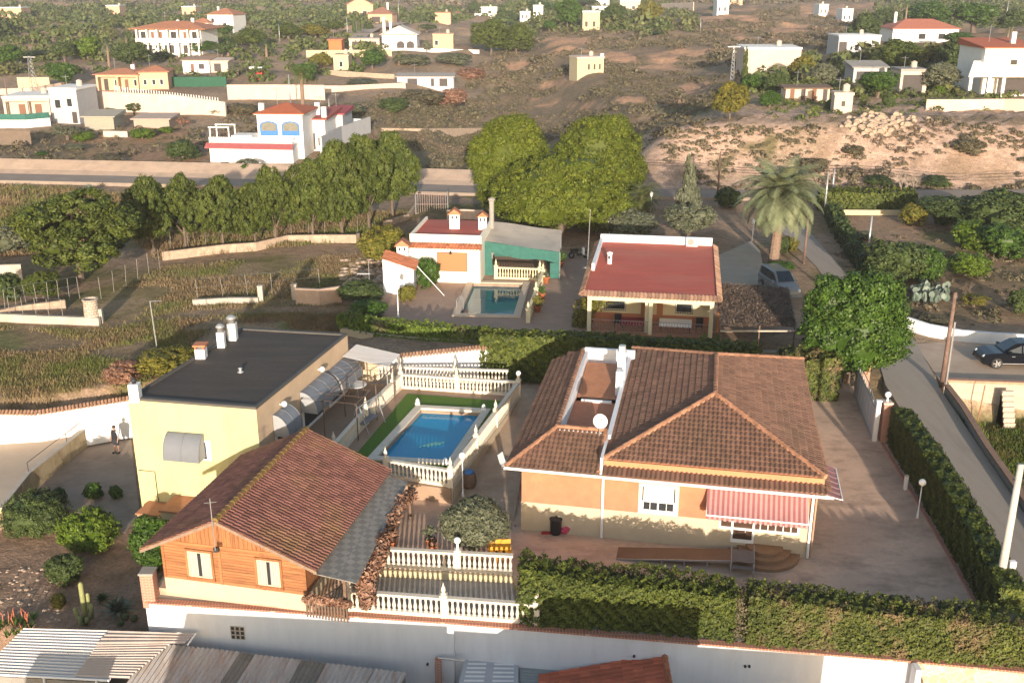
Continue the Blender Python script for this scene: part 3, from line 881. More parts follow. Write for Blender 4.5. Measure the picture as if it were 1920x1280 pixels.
rl = [W(u, v)[:2] for u, v in ((1900, 1180), (1702, 790), (1660, 722), (1640, 650), (1572, 560), (1530, 500), (1470, 440), (1428, 396))]
rr_ = [W(u, v)[:2] for u, v in ((2010, 1180), (1921, 965), (1768, 738), (1716, 640), (1622, 560), (1575, 500), (1522, 440), (1480, 394))]
struct('lane', MB().prism([(20.9, 20)] + rl + rr_[::-1] + [(23.9, 20)], -0.6, .05), ASPHALT)
vg = []
for x0, x1 in zip(range(-150, 150, 6), range(-144, 156, 6)):
 def yr(x): return 129.4 + (x + 64.3) * -0.105 - 0.00055 * (x + 64.3) ** 2 * (x > -64) if x < 20 else 118.2 + (x - 20) * 0.01
 vg.append((x0, x1, yr(x0), yr(x1)))
ya = [g[2] for g in vg]
for i in range(len(vg)):
 a, b = max(0, i - 4), min(len(vg), i + 5)
 vg[i] = (vg[i][0], vg[i][1], sum(ya[a:b]) / (b - a), 0)
m1, m2 = MB(), MB()
for g, g2 in zip(vg[:-1], vg[1:]):
 m1.quad((g[0], g[2] - 1.0, .34), (g2[0], g2[2] - 1.0, .34), (g2[0], g2[2] + 3.6, .34), (g[0], g[2] + 3.6, .34))
 m1.quad((g[0], g[2] - 1.0, -.5), (g2[0], g2[2] - 1.0, -.5), (g2[0], g2[2] - 1.0, .34), (g[0], g[2] - 1.0, .34))
 if g2[0] <= 4:
  y0, y1 = g[2] + 3.6, g2[2] + 3.6
  m2.quad((g[0], y0, .33), (g2[0], y1, .33), (g2[0], y1 + 1.6, .62), (g[0], y0 + 1.6, .62))
  m2.quad((g[0], y0 + 1.6, .62), (g2[0], y1 + 1.6, .62), (g2[0], y1 + 4.4, 1.5), (g[0], y0 + 4.4, 1.5))
  m2.quad((g[0], y0 + 4.4, 1.5), (g2[0], y1 + 4.4, 1.5), (g2[0], y1 + 9, -.5), (g[0], y0 + 9, -.5))
struct('country_road', m1, M('country_asphalt', (0.30, 0.235, 0.185), 0.12, 0.4, 0.95))
struct('earth_embankment', m2, M('pale_earth_bank', (0.52, 0.375, 0.27), 0.2, 0.6, 0.95, 0.5, 2, stain=(0.48, 0.34, 0.23), stain_amt=0.5, stain_scale=0.15))
struct('parking_ground', MB().prism([W(u, v)[:2] for u, v in ((1716, 645), (1768, 722), (1785, 712), (1990, 730), (1990, 650), (1800, 640))], -.6, .025), ROADDIRT)
nbp = [W(u, v, .6)[:2] for u, v in ((700, 622), (690, 590), (722, 550), (740, 500))] + [(-8.5, 96), (3, 100), (4.5, 92), (16, 88), (19.5, 84), W(1508, 620, .6)[:2]]
green_pool = [W(u, v, .65)[:2] for u, v in ((862, 588), (963, 590), (981, 532), (888, 530))]
struct('neighbour_paving', MB().prism(nbp, -.6, .60, holes=[green_pool]), PAVING)
struct('driveway_slab', MB().prism([W(u, v, .62)[:2] for u, v in ((1335, 535), (1332, 485), (1408, 452), (1425, 470), (1440, 545))], .3, .64), M('driveway_concrete', (0.36, 0.30, 0.235), 0.1, 0.8, 0.9, 0.2, 20))

# tiled roofs
def tile_plane(mb, A, B, C, D, tw=0.21, ch=0.33, amp=0.045, step=0.035, seg=5, lift=0.0):
 # rows of half-round tiles on a roof plane; A-B is the eave, D-C the top edge
 A, B, C, D = map(Vector, (A, B, C, D))
 ux = (B - A).normalized()
 n = ux.cross(D - A if (D - A).length > .01 else C - A).normalized()
 if n.z < 0: n = -n
 uy = n.cross(ux).normalized()
 if uy.dot(D - A) < 0: uy = -uy
 def co(p): return (p - A).dot(ux), (p - A).dot(uy)
 (xb, yb), (xc, yc), (xd, yd) = co(B), co(C), co(D)
 hh = max(yc, yd)
 rows = max(1, round(hh / ch))
 def lim(w):
  return xd * w / yd if yd else 0, xb + (xc - xb) * w / yc
 for i in range(rows):
  w0, w1 = hh * i / rows, hh * (i + 1) / rows + 0.02
  l0, r0 = lim(min(w0, yd))
  l1, r1 = lim(min(w1, yd))
  lo, hi = min(l0, l1), max(r0, r1)
  k0, k1 = math.floor(lo / tw), math.ceil(hi / tw)
  for k in range(k0, k1):
   jit = random.uniform(-.008, .008)
   t = random.random()
   xs_ = [k * tw + tw * s / seg for s in range(seg + 1)]
   pts = []
   for w, l, r, up in ((w0, l0, r0, step), (w1, l1, r1, 0.0)):
    for x in xs_:
     xx = min(max(x, l), r)
     ph = (x / tw - k)
     hgt = amp * math.sin(math.pi * min(1, ph / 0.62)) if ph < 0.62 else -amp * 0.55 * math.sin(math.pi * (ph - .62) / .38)
     p = A + ux * xx + uy * (w + jit) + n * (hgt + up + lift)
     pts.append(p)
   s1 = seg + 1
   fs = []
   for s in range(seg):
    if (pts[s] - pts[s + 1]).length < .002 and (pts[s1 + s] - pts[s1 + s + 1]).length < .002: continue
    fs.append((s, s + 1, s1 + s + 1, s1 + s))
   if not fs: continue
   mb.add(pts, fs, t)
 # front lip of the course
   lp = pts[:s1] + [p - n * (step + 0.012) for p in pts[:s1]]
   mb.add(lp, [(s1 + s, s1 + s + 1, s + 1, s) for s in range(seg) if (pts[s] - pts[s + 1]).length > .002], t * 0.6)
 return mb
def ridge_caps(mb, p, q, r=0.13, L=0.38):
 p, q = Vector(p), Vector(q)
 d = q - p
 n = max(1, round(d.length / L))
 for i in range(n):
  a, b = p + d * (i / n), p + d * ((i + 1.12) / n)
  mb.tube([a, b], [r * 1.08, r * 0.88], 8)
 return mb

# main house
def main_house():
 f = MF
 h = thing('tiled_house', 'large orange house with brown tiled hip roofs standing in the concrete courtyard', 'house', f.p(6.4, 6.5, 0))
 Wd, Dp, ez = 12.85, 14.5, 3.45
 b = MB(f)
 b.box(0, Wd, 0, Dp, 1.45, 3.62)
 b.box(3.85, Wd, 0, Dp - .1, 3.62, 3.95)
 b.build('wall', ORANGE, h)
 b = MB(f).box(-.025, Wd + .025, -.025, Dp, -.05, 1.45)
 b.build('plinth', PLINTH, h)
 # main hip roof
 zl, zr = 3.98, 5.45
 x0, x1, xm = 3.72, 13.18, 8.4
 ya, yb = -.05, 14.7
 yr0, yr1 = 4.9, 10.4
 P = lambda x, y, z: f.p(x, y, z)
 t = MB()
 tile_plane(t, P(x0, ya, zl), P(x1, ya, zl), P(xm, yr0, zr), P(xm, yr0, zr))
 tile_plane(t, P(x0, yb, zl), P(x0, ya, zl), P(xm, yr0, zr), P(xm, yr1, zr))
 tile_plane(t, P(x1, ya, zl), P(x1, yb, zl), P(xm, yr1, zr), P(xm, yr0, zr))
 tile_plane(t, P(x1, yb, zl), P(x0, yb, zl), P(xm, yr1, zr), P(xm, yr1, zr))
 roof = t.build('roof', TILE_BROWN, h)
 c = MB()
 for a, bb in (((x0, ya, zl), (xm, yr0, zr)), ((x1, ya, zl), (xm, yr0, zr)), ((xm, yr0, zr), (xm, yr1, zr)), ((x1, yb, zl), (xm, yr1, zr)), ((x0, yb, zl), (xm, yr1, zr))):
  ridge_caps(c, Vector(P(*a)) + Vector((0, 0, .05)), Vector(P(*bb)) + Vector((0, 0, .05)), .11)
 c.build('ridge_cap', M('ridge_tile', (0.30, 0.155, 0.095), 0.2, 3, 0.85, tint=0.25), roof)
 mo = MB()
 for a, bb in (((x0, ya, zl), (xm, yr0, zr)), ((x1, ya, zl), (xm, yr0, zr)), ((xm, yr0, zr), (xm, yr1, zr))):
  mo.tube([Vector(P(*a)) + Vector((0, 0, .0)), Vector(P(*bb)) + Vector((0, 0, .0))], .105, 8)
 mo.build('mortar_line', PEACH, roof)
 # orange step, then the strip of eave tiles
 MB(f).box(3.72, 13.15, -.12, -.003, 3.63, 3.93).build('fascia', M('orange_fascia', (0.45, 0.225, 0.12), 0.08, 3, 0.9), h)
 e = MB()
 tile_plane(e, P(3.72, -.72, 3.50), P(13.3, -.72, 3.50), P(13.2, -.10, 3.68), P(3.72, -.10, 3.68), ch=.6)
 tile_plane(e, P(13.45, -.6, 3.50), P(13.2, 14.7, 3.50), P(12.9, 14.7, 3.7), P(12.9, -.1, 3.7), ch=.6)
 e.build('eave_tiles', TILE_BROWN, h)
 MB(f).box(-.5, 13.25, -.58, 0, 3.40, 3.46).build('soffit', PEACH, h)
 # left wing round the small patio
 w = MB()
 tile_plane(w, P(-.6, -.7, 3.50), P(3.6, -.7, 3.50), P(3.5, 1.95, 4.42), P(1.3, 1.95, 4.42))
 tile_plane(w, P(-.7, 13.1, 3.50), P(-.6, -.7, 3.50), P(1.3, 1.95, 4.42), P(1.1, 12.7, 4.42))
 wr = w.build('roof', TILE_BROWN, h)
 c = MB()
 for a, bb in (((-.6, -.7, 3.52), (1.3, 1.95, 4.45)), ((1.3, 1.95, 4.45), (3.5, 1.95, 4.45)), ((1.3, 1.95, 4.45), (1.1, 12.7, 4.45)), ((3.55, -.6, 3.55), (3.55, 1.95, 4.45))):
  ridge_caps(c, P(*a), P(*bb), .11)
 c.build('ridge_cap', bpy.data.materials['ridge_tile'], wr)
 wl = MB(f)
 wl.box(1.25, 1.42, 2.0, 12.8, 3.0, 4.40)
 wl.box(1.2, 4.0, 12.62, 12.85, 3.0, 4.55)
 wl.box(1.42, 3.5, 1.75, 1.93, 3.0, 4.38)
 wl.box(3.62, 3.80, 1.9, 12.62, 3.0, 4.25)
 wl.box(3.60, 3.70, -.6, 1.9, 3.3, 4.25)
 wl.build('patio_wall', WHITE, h)
 MB(f).box(1.42, 3.62, 1.93, 12.62, 2.9, 3.02).build('patio_floor', CONC_G, h)
 hut = MB(f)
 hut.box(1.46, 3.6, 7.2, 10.9, 3.02, 3.62)
 hut.build('patio_annex', M('cream_annex', (0.7, 0.64, 0.5), 0.08, 2), h)
 MB(f).add([(1.46, 7.6, 3.64), (3.6, 7.6, 3.64), (3.6, 11.8, 4.05), (1.46, 11.8, 4.05), (1.46, 11.8, 3.6), (3.6, 11.8, 3.6)], [(0, 1, 2, 3), (3, 2, 5, 4)]).build('annex_roof', TILEFLOOR, h)
 MB(f).box(1.75, 3.3, 7.08, 7.22, 3.5, 3.74).build('annex_parapet', WHITEP, h)
 # chimney stack by the ridge of the patio
 s = MB(f)
 s.bbox(3.36, 3.78, 9.0, 9.45, 3.1, 5.65)
 s.bbox(3.31, 3.83, 8.93, 9.52, 5.65, 5.75)
 s.bbox(3.38, 3.76, 8.1, 8.55, 3.1, 5.0)
 ch = s.build('chimney', WHITE, h)
 MB(f).bbox(3.4, 3.74, 9.05, 9.4, 5.75, 6.05).build('chimney_cowl', M('cowl_metal', (0.5, 0.48, 0.45), 0.1, 4, 0.5, metal=.3), ch)
 # gutter and pipes
 g = MB()
 g.tube([f.p(-.65, -.78, 3.45), f.p(3.7, -.78, 3.43)], .065, 8)
 g.tube([f.p(3.72, -.80, 3.43), f.p(13.5, -.78, 3.40)], .065, 8)
 gt = g.build('gutter', WHITEP, h)
 for x, top in ((f.face(1130, 940)[0], 3.42), (f.face(1519, 985)[0], 3.38)):
  MB(f).tube([(x, -.78, top), (x, -.12, top - .35), (x, -.10, .05)], .062, 8).build('downpipe', WHITEP, h)
 MB(f).tube([(12.9, -.13, 3.3), (12.9, -.1, .1)], .04, 6).build('downpipe', PEACH, h)
 # window with the white shutter most of the way down
 xa, zb = f.face(1203, 955); xb, zt = f.face(1267, 915)
 fw = MB(f)
 fw.box(xa - .16, xb + .16, -.055, -.004, zt - .02, zt + .14); fw.box(xa - .16, xb + .16, -.075, -.004, zb - .14, zb)
 fw.box(xa - .16, xa, -.05, -.004, zb, zt - .02); fw.box(xb, xb + .16, -.05, -.004, zb, zt - .02)
 win = fw.build('window', M('cream_surround', (0.72, 0.66, 0.48), 0.05, 4), h)
 MB(f).box(xa, xb, -.022, -.004, zb, zt).build('pane', GLASS, win)
 zs = zb + (zt - zb) * .40
 sh = MB(f)
 k = 13
 for i in range(k):
  a, c2 = zs + (zt - zs) * i / k, zs + (zt - zs) * (i + 1) / k
  sh.box(xa + .06, xb - .06, -.040, -.022, a, c2 - .008)
 sh.build('shutter', WHITEP, win)
 fr = MB(f)
 for x in (xa, (xa + xb) / 2 - .045, xb - .06): fr.box(x, x + .07, -.038, -.020, zb, zs)
 fr.box(xa, xb, -.037, -.021, zb, zb + .06); fr.box(xa, xb, -.042, -.019, zs - .05, zs)
 for x in (xa + (xb - xa) * .25, xa + (xb - xa) * .75): fr.box(x - .012, x + .012, -.034, -.022, zb + .06, zs - .05)
 fr.build('frame', WHITEP, win)
 # glazed porch under the awning
 xa, zb = f.face(1345, 1018); xb, zt = f.face(1498, 985)
 zb, zt, zs = .45, 2.25, 1.5
 xd, xe = f.face(1372, 1000)[0], f.face(1410, 1000)[0]
 gl = MB(f).box(xa, xb, -.03, -.026, 1.2, 2.2)
 gl.box(xd, xe, -.031, -.026, .5, 1.2)
 dr = MB(f)
 for x in (xa, xd - .05, xe, xb - .05): dr.box(x, x + .09, -.07, -.027, (.45 if x in (xd - .05, xe) else 1.15), 2.25)
 dr.box(xa, xb, -.068, -.027, 2.2, 2.3); dr.box(xa, xb, -.10, -.027, 1.1, 1.2); dr.box(xd, xe, -.066, -.027, .45, .62)
 for i in range(1, 6):
  x = xe + (xb - xe) * i / 6
  dr.box(x - .02, x + .02, -.055, -.03, 1.2, 2.2)
 d = dr.build('door', WHITEP, h)
 gl.build('pane', M('porch_glass', (0.085, 0.05, 0.035), 0.3, 3, 0.15), d)
 MB(f).box(xd + .55, xd + .6, -.10, -.066, 1.0, 1.14).build('handle', STEEL, d)
 # steps: half-round landing
 st = MB(f)
 xc = f.face(1432, 1030)[0]
 for r, z in ((1.55, .16), (1.15, .32), (.8, .46)):
  st.add([(xc + r * math.cos(math.pi * i / 14), -.03 - r * math.sin(math.pi * i / 14), zz) for zz in (-.05, z) for i in range(15)],
    [tuple(range(29, 14, -1))] + [(i + 1, i, 15 + i, 16 + i) for i in range(14)])
 st.build('front_step', M('brown_step_tile', (0.30, 0.17, 0.09), 0.15, 3, 0.7), h)
 return h
main_house()
def awning(label, A, B, C, D, drop=.22, n=40):
 # A-B fixed on the wall, D-C the front bar
 t = thing('striped_awning', label, 'awning', A)
 A, B, C, D = map(Vector, (A, B, C, D))
 nr = (B - A).cross(D - A).normalized()
 if nr.z < 0: nr = -nr
 w = MB(); r = MB()
 w2 = []
 m = 6
 for i in range(n):
  s0, s1 = i / n, (i + 1) / n
  tgt = w if i % 2 else r
  for j in range(m):
   def pt(s, q):
    sag = -.10 * math.sin(math.pi * q) + .012 * math.sin(s * 40)
    return A.lerp(B, s).lerp(D.lerp(C, s), q) + nr * sag
   tgt.quad(pt(s0, j / m), pt(s1, j / m), pt(s1, (j + 1) / m), pt(s0, (j + 1) / m))
  sc_ = Vector((0, 0, -drop * (1.0 if i % 2 else .82)))
  p0, p1 = D.lerp(C, s0), D.lerp(C, s1)
  tgt.quad(p0, p1, p1 + sc_, p0 + sc_)
 r.build('canopy', M('wine_canvas', (0.27, 0.10, 0.105), 0.12, 2, 0.85), t)
 w.build('canopy_stripe', M('pale_canvas', (0.36, 0.225, 0.215), 0.1, 2, 0.85), t)
 b = MB().tube([D, C], .035, 8)
 b.build('front_bar', WHITEP, t)
 for p, q in ((A, D), (B, C)):
  k = p.lerp(q, .5) + Vector((0, 0, -.22))
  MB().tube([p + Vector((0, 0, -.35)), k, q], .022, 6).build('arm', WHITEP, t)
 return t
xa, za = MF.face(1326, 911); xb, zb = MF.face(1518, 928)
zw = 3.30
def fz(x, y, z): return MF.p(x, y, z)
xl = MF.face(1326, 930, -.1)[0]; xr = MF.face(1514, 950, -.1)[0]
awning('striped red awning over the porch on the front wall of the orange house', fz(xl, -.03, 3.28), fz(xr, -.03, 3.28), fz(xr, -1.15, 2.25), fz(xl, -1.15, 2.25))
sa = MF.p(12.9, 1.2, 3.05); sb = MF.p(12.9, 4.4, 3.05); sc1 = MF.p(14.15, 4.4, 2.35); sd = MF.p(14.15, 1.2, 2.35)
awning('small striped awning on the right-hand side wall of the orange house', sa, sb, sc1, sd, n=24)
def access_ramp():
 f = MF
 t = thing('wheelchair_ramp', 'long brown wooden ramp along the front wall of the orange house', 'ramp', f.p(5, -1.2, 0))
 xa = f.face(1158, 1022, -1.2)[0]; xb = f.face(1372, 1020, -1.2)[0]
 b = MB(f)
 b.add([(xa, -1.75, .03), (xb, -1.75, .5), (xb, -.75, .5), (xa, -.75, .03), (xa, -1.75, -.02), (xb, -1.75, .42), (xb, -.75, .42), (xa, -.75, -.02)],
   [(0, 1, 2, 3), (0, 4, 5, 1), (1, 5, 6, 2), (2, 6, 7, 3), (3, 7, 4, 0)])
 b.build('deck', RAMPW, t)
 k = MB(f)
 k.add([(xa, -1.77, .05), (xb, -1.77, .53), (xb, -1.77, .43), (xa, -1.77, .0), (xa, -1.80, .05), (xb, -1.80, .53), (xb, -1.80, .43), (xa, -1.80, 0)], [(4, 7, 6, 5), (0, 4, 5, 1), (3, 2, 6, 7)])
 for i in range(1, 6):
  x = xa + (xb - xa) * i / 5
  k.box(x - .03, x + .03, -1.74, -1.70, 0, .40 * i / 5)
 k.build('side_rail', STEEL, t)
 g = thing('metal_stair_frame', 'grey metal landing frame with handrails at the porch door', 'stair frame', f.p(xb + .5, -1.2, 0))
 q = MB(f)
 q.box(xb + .01, xb + .98, -1.75, -.72, .46, .50); q.box(xb + .02, xb + .96, -2.02, -1.76, .28, .32)
 q.build('tread', M('grey_tread', (0.2, 0.16, 0.14), 0.1, 4, 0.7), g)
 for x in (xb + .01, xb + .97):
  MB(f).tube([(x, -2.1, 0), (x, -2.1, .5), (x, -.85, .85), (x, -.85, .5)], .018, 6).build('handrail', STEEL, g)
 for x in (xb + .01, xb + .97):
  MB(f).tube([(x, -1.74, 0), (x, -1.74, .46)], .022, 6).build('leg', WHITEP, g)
access_ramp()
def dish(name, label, base, top, az, el=.6, r=.45, mat=None):
 t = thing(name, label, 'satellite dish', base)
 c = Vector(top)
 MB().tube([base, top], .028, 6).build('mast', STEEL, t)
 d = Vector((math.sin(az) * math.cos(el), -math.cos(az) * math.cos(el), math.sin(el)))
 a = d.cross(Vector((0, 0, 1))).normalized(); b = d.cross(a)
 v, fs = [], []
 n, m = 20, 5
 for i in range(m + 1):
  for k in range(n):
   w = 2 * math.pi * k / n
   rr = max(.004, r * i / m)
   v.append(c + (a * math.cos(w) + b * math.sin(w)) * rr + d * (.16 * (i / m) ** 2 * r / .45))
 for i in range(m):
  for k in range(n):
   k2 = (k + 1) % n
   fs.append((i * n + k, i * n + k2, (i + 1) * n + k2, (i + 1) * n + k))
 q = MB().add(v, fs)
 q.add([p - d * .02 for p in v], [tuple(reversed(x)) for x in fs])
 q.build('reflector', mat or WHITEP, t, True)
 MB().tube([c - b * r * -.9, c + d * r * 1.1], .015, 5).ball(c + d * r * 1.1, .05).build('feed_arm', STEEL, t)
p = MF.p(3.3, 1.6, 4.3)
dish('satellite_dish', 'white round dish on the tiled roof of the orange house beside the patio', p, (p[0], p[1], 5.0), .25, r=.34)
def bin_():
 p = W(1042, 1000)
 t = thing('rubbish_bin', 'black lidded bin against the front wall of the orange house', 'bin', p)
 MB().lathe(p, [(.20, 0), (.24, .03), (.27, .72), (.28, .74)], 16).build('body', PLASTIC, t, True)
 MB().lathe(p, [(.29, .74), (.30, .77), (.24, .83), (.08, .86), (.05, .9), (.01, .9)], 16).build('lid', PLASTIC, t, True)
 q = W(1060, 998)
 b = MB()
 b.lathe(q, [(.20, 0), (.27, .12), (.24, .3), (.10, .42), (.13, .5), (.02, .5)], 9)
 for i, v in enumerate(b.v): b.v[i] = (v[0] + .06 * math.sin(9 * v[2] + v[1] * 7), v[1] + .05 * math.cos(11 * v[2]), v[2])
 tag(b.build('plastic_bag', PINK), 'pink plastic bag leaning on the black bin', 'bag')
 q = W(1024, 1000)
 b = MB().box(q[0] - .22, q[0] + .22, q[1] - .07, q[1] + .07, 0, .05)
 for k in range(9): b.box(q[0] - .2 + k * .045, q[0] - .175 + k * .045, q[1] - .05, q[1] + .05, .05, .11)
 tag(b.build('broom_head', M('red_plastic', (0.4, 0.03, 0.04), 0.1, 5, 0.6)), 'small red broom head on the floor left of the black bin', 'broom')
bin_()

# balustrades
def baluster_mesh(h):
 b = MB().lathe((0, 0, 0), [(.075, 0), (.075, .05), (.045, .09), (.075, .26 * h), (.082, .36 * h), (.05, .62 * h), (.04, .78 * h), (.058, .86 * h), (.045, .9 * h), (.07, .94 * h), (.07, h)], 10)
 return b
BAL = {}
def finial(b, x, y, z, r=.09, h=.55):
 b.lathe((x, y, z), [(r * 1.3, 0), (r * 1.3, .05), (r * .6, .09), (r * 1.15, .2 * h + .08), (r * .9, .45 * h + .06), (r * .35, .75 * h), (.006, h)], 10)
def balustrade(label, pts, h=.92, sp=.215, posts=None, group=None, globe=(), fin=True, postw=.13, mat=None, fade=None):
 # pts: (x, y, z) of the foot line; posts stand at each point given in posts as (segment, fraction)
 mat = mat or CAST
 t = thing('balustrade', label, 'balustrade', pts[0], group)
 hb = round(h - .27, 3)
 key = (hb, mat.name)
 if key not in BAL:
  o = baluster_mesh(hb).build('baluster', mat, None, True)
  BAL[key] = o.data
  bpy.data.objects.remove(o)
 rail, base = MB(), MB()
 o0 = Vector(pts[0])
 for a, b in zip(pts[:-1], pts[1:]):
  a, b = Vector(a), Vector(b)
  L = (b - a).to_2d().length
  def bar(mb, w, z0, z1):
   mb.wall([(a.x, a.y, a.z + z0, a.z + z1), (b.x, b.y, b.z + z0, b.z + z1)], w)
  bar(base, .20, 0, .11); bar(base, .16, .11, .15)
  bar(rail, .15, h - .12, h - .06); bar(rail, .22, h - .06, h)
  n = max(2, int(L / sp))
  for i in range(n):
   p = a.lerp(b, (i + .5) / n)
   o = bpy.data.objects.new('baluster', BAL[key])
   COL.objects.link(o)
   o.location = p + Vector((0, 0, .15)) - o0
   link_kid(o, t)
 rail.build('rail', mat, t); base.build('base', mat, t)
 for s, fq in (posts or []):
  a, b = Vector(pts[s]), Vector(pts[s + 1])
  p = a.lerp(b, fq)
  q = MB().bbox(p.x - postw, p.x + postw, p.y - postw, p.y + postw, p.z - .02, p.z + h + .07)
  q.bbox(p.x - postw - .03, p.x + postw + .03, p.y - postw - .03, p.y + postw + .03, p.z + h + .07, p.z + h + .13)
  po = q.build('post', mat, t)
  if fin:
   k = MB(); finial(k, p.x, p.y, p.z + h + .13)
   k.build('finial', mat, po, True)
 return t
def globe_lamp(label, p, h, r=.14, pole=True, group='white globe lamps', z0=0.0, white=True, lean=0.0):
 t = thing('globe_lamp', label, 'lamp', p, group)
 if pole:
  MB().lathe(p, [(.085, 0), (.075, .1), (.05, .35), (.03, .5), (.025, h - r)], 10).build('pole', WHITEP if white else STEEL, t, True)
 else:
  MB().lathe(p, [(.09, 0), (.05, .06), (.05, h - r)], 10).build('pole', WHITEP, t, True)
 MB().ball((p[0], p[1], p[2] + h), r, 12).build('globe', LAMPW, t, True)
 return t

# swimming pool and its fence
def pool(label, corners, z, cop_w, water, basin, depth=1.3, wdrop=.14, mat=None, steps=False):
 # corners: inner edge, in order front-left, front-right, back-right, back-left
 c = [Vector((p[0], p[1], 0)) for p in corners]
 m = sum(c, Vector()) / 4
 t = thing('swimming_pool', label, 'swimming pool', (m.x, m.y, z))
 o = []
 for i in range(4):
  d1 = (c[i] - c[i - 1]).normalized(); d2 = (c[(i + 1) % 4] - c[i]).normalized()
  n1, n2 = Vector((d1.y, -d1.x, 0)), Vector((d2.y, -d2.x, 0))
  o.append(c[i] + (n1 + n2) * cop_w / (1 + n1.dot(n2)))
 MB().prism([p[:2] for p in o], z - .12, z + .07, holes=[[p[:2] for p in c]]).build('coping', mat or CAST, t)
 b = MB()
 e = .02
 ins = [p + (m - p).normalized() * -e for p in c]
 for i in range(4):
  a, bb = ins[i], ins[(i + 1) % 4]
  b.quad((a.x, a.y, z - .03), (a.x, a.y, z - depth), (bb.x, bb.y, z - depth), (bb.x, bb.y, z - .03))
 b.quad(*[(p.x, p.y, z - depth) for p in ins])
 b.build('basin', basin, t)
 b = MB()
 for i in range(4):
  a, bb = [p + (m - p).normalized() * .012 for p in (ins[i], ins[(i + 1) % 4])]
  b.quad((a.x, a.y, z - .02), (a.x, a.y, z - wdrop - .05), (bb.x, bb.y, z - wdrop - .05), (bb.x, bb.y, z - .02))
 b.build('tile_band', WHITEP if steps else mat or CAST, t)
 if steps:
  a, bb = c[3], c[2]
  inn = (c[0] - c[3]).normalized()
  for k, (w_, dz) in enumerate(((.8, .42),)):
   q = MB().prism([(a + (bb - a) * .02)[:2], (a + (bb - a) * .98)[:2], (a + (bb - a) * .98 + inn * w_)[:2], (a + (bb - a) * .02 + inn * w_)[:2]][::-1], z - depth, z - dz - .05)
   q.build('step', basin, t)
 W_ = MB()
 n = 24
 for i in range(n):
  for j in range(n):
   def g(s, r): 
    p = ins[0].lerp(ins[1], s).lerp(ins[3].lerp(ins[2], s), r)
    return (p.x, p.y, z - wdrop)
   W_.quad(g(i / n, j / n), g((i + 1) / n, j / n), g((i + 1) / n, (j + 1) / n), g(i / n, (j + 1) / n))
 W_.build('water', water, t)
 return t
def water_mat(name, col, tr, bump=.2, scale=2.6):
 m = bpy.data.materials.new(name)
 m.use_nodes = True
 nt = m.node_tree; N = nt.nodes; L = nt.links
 N.clear()
 out = N.new('ShaderNodeOutputMaterial')
 tp = N.new('ShaderNodeBsdfTransparent'); tp.inputs[0].default_value = (*tr, 1)
 gl = N.new('ShaderNodeBsdfGlossy'); gl.inputs['Roughness'].default_value = .03
 df = N.new('ShaderNodeBsdfDiffuse'); df.inputs[0].default_value = (*col, 1)
 fr = N.new('ShaderNodeFresnel'); fr.inputs[0].default_value = 1.33
 tc = N.new('ShaderNodeTexCoord').outputs['Object']
 bn = N.new('ShaderNodeBump'); bn.inputs['Strength'].default_value = bump; bn.inputs['Distance'].default_value = .05
 L.new(noise(nt, tc, scale, 3), bn.inputs['Height'])
 L.new(bn.outputs[0], gl.inputs['Normal']); L.new(bn.outputs[0], fr.inputs['Normal'])
 a = N.new('ShaderNodeMixShader'); a.inputs[0].default_value = .55
 L.new(tp.outputs[0], a.inputs[1]); L.new(df.outputs[0], a.inputs[2])
 b = N.new('ShaderNodeMixShader')
 L.new(fr.outputs[0], b.inputs[0]); L.new(a.outputs[0], b.inputs[1]); L.new(gl.outputs[0], b.inputs[2])
 L.new(b.outputs[0], out.inputs[0])
 return m
LINER = M('blue_pool_liner', (0.10, 0.30, 0.50), 0.1, 1.2, 0.7)
pz = .80
inner = [W(u, v, pz + .07)[:2] for u, v in ((708, 858), (840, 866), (903, 774), (790, 768))]
pt = pool('rectangular blue pool with cast stone edge set in green artificial turf', pool_in, pz + .06, .42, water_mat('pool_water', (0.016, 0.42, 0.76), (0.4, 0.85, 1.0)), LINER, wdrop=.26, steps=True)
# turf ring round the coping
def quadring(pol_out, pol_in, z0, z1): return MB().prism(pol_out, z0, z1, holes=[pol_in])
turf_out = [W(u, v, .82)[:2] for u, v in ((662, 858), (842, 884), (944, 752), (764, 738))]
cen = [sum(p[k] for p in pool_in) / 4 for k in (0, 1)]
turf_in = [(cen[0] + (p[0] - cen[0]) * 1.08, cen[1] + (p[1] - cen[1]) * 1.05) for p in pool_in]
tag(struct('artificial_lawn', quadring(turf_out, turf_in, .78, .835), TURF), 'strip of artificial turf around the blue pool')
# dolphin mosaic lying just under the water
def dolphin():
 c = W(812, 832, pz - .12)
 pts = [(-1.15, -.18), (-1.0, .02), (-.72, .10), (-.3, .26), (.15, .34), (.55, .28), (.95, .36), (1.05, .22), (.80, .10), (.5, .0), (.1, -.02), (-.2, -.05), (-.35, -.28), (-.42, -.06), (-.7, -.04)]
 poly = [(c[0] + x * .62, c[1] + y * 1.0 + x * .10) for x, y in pts]
 MB().prism(poly, pz - .185, pz - .175).build('dolphin_mosaic', M('pale_mosaic', (0.16, 0.44, 0.42), 0.2, 12), pt)
dolphin()
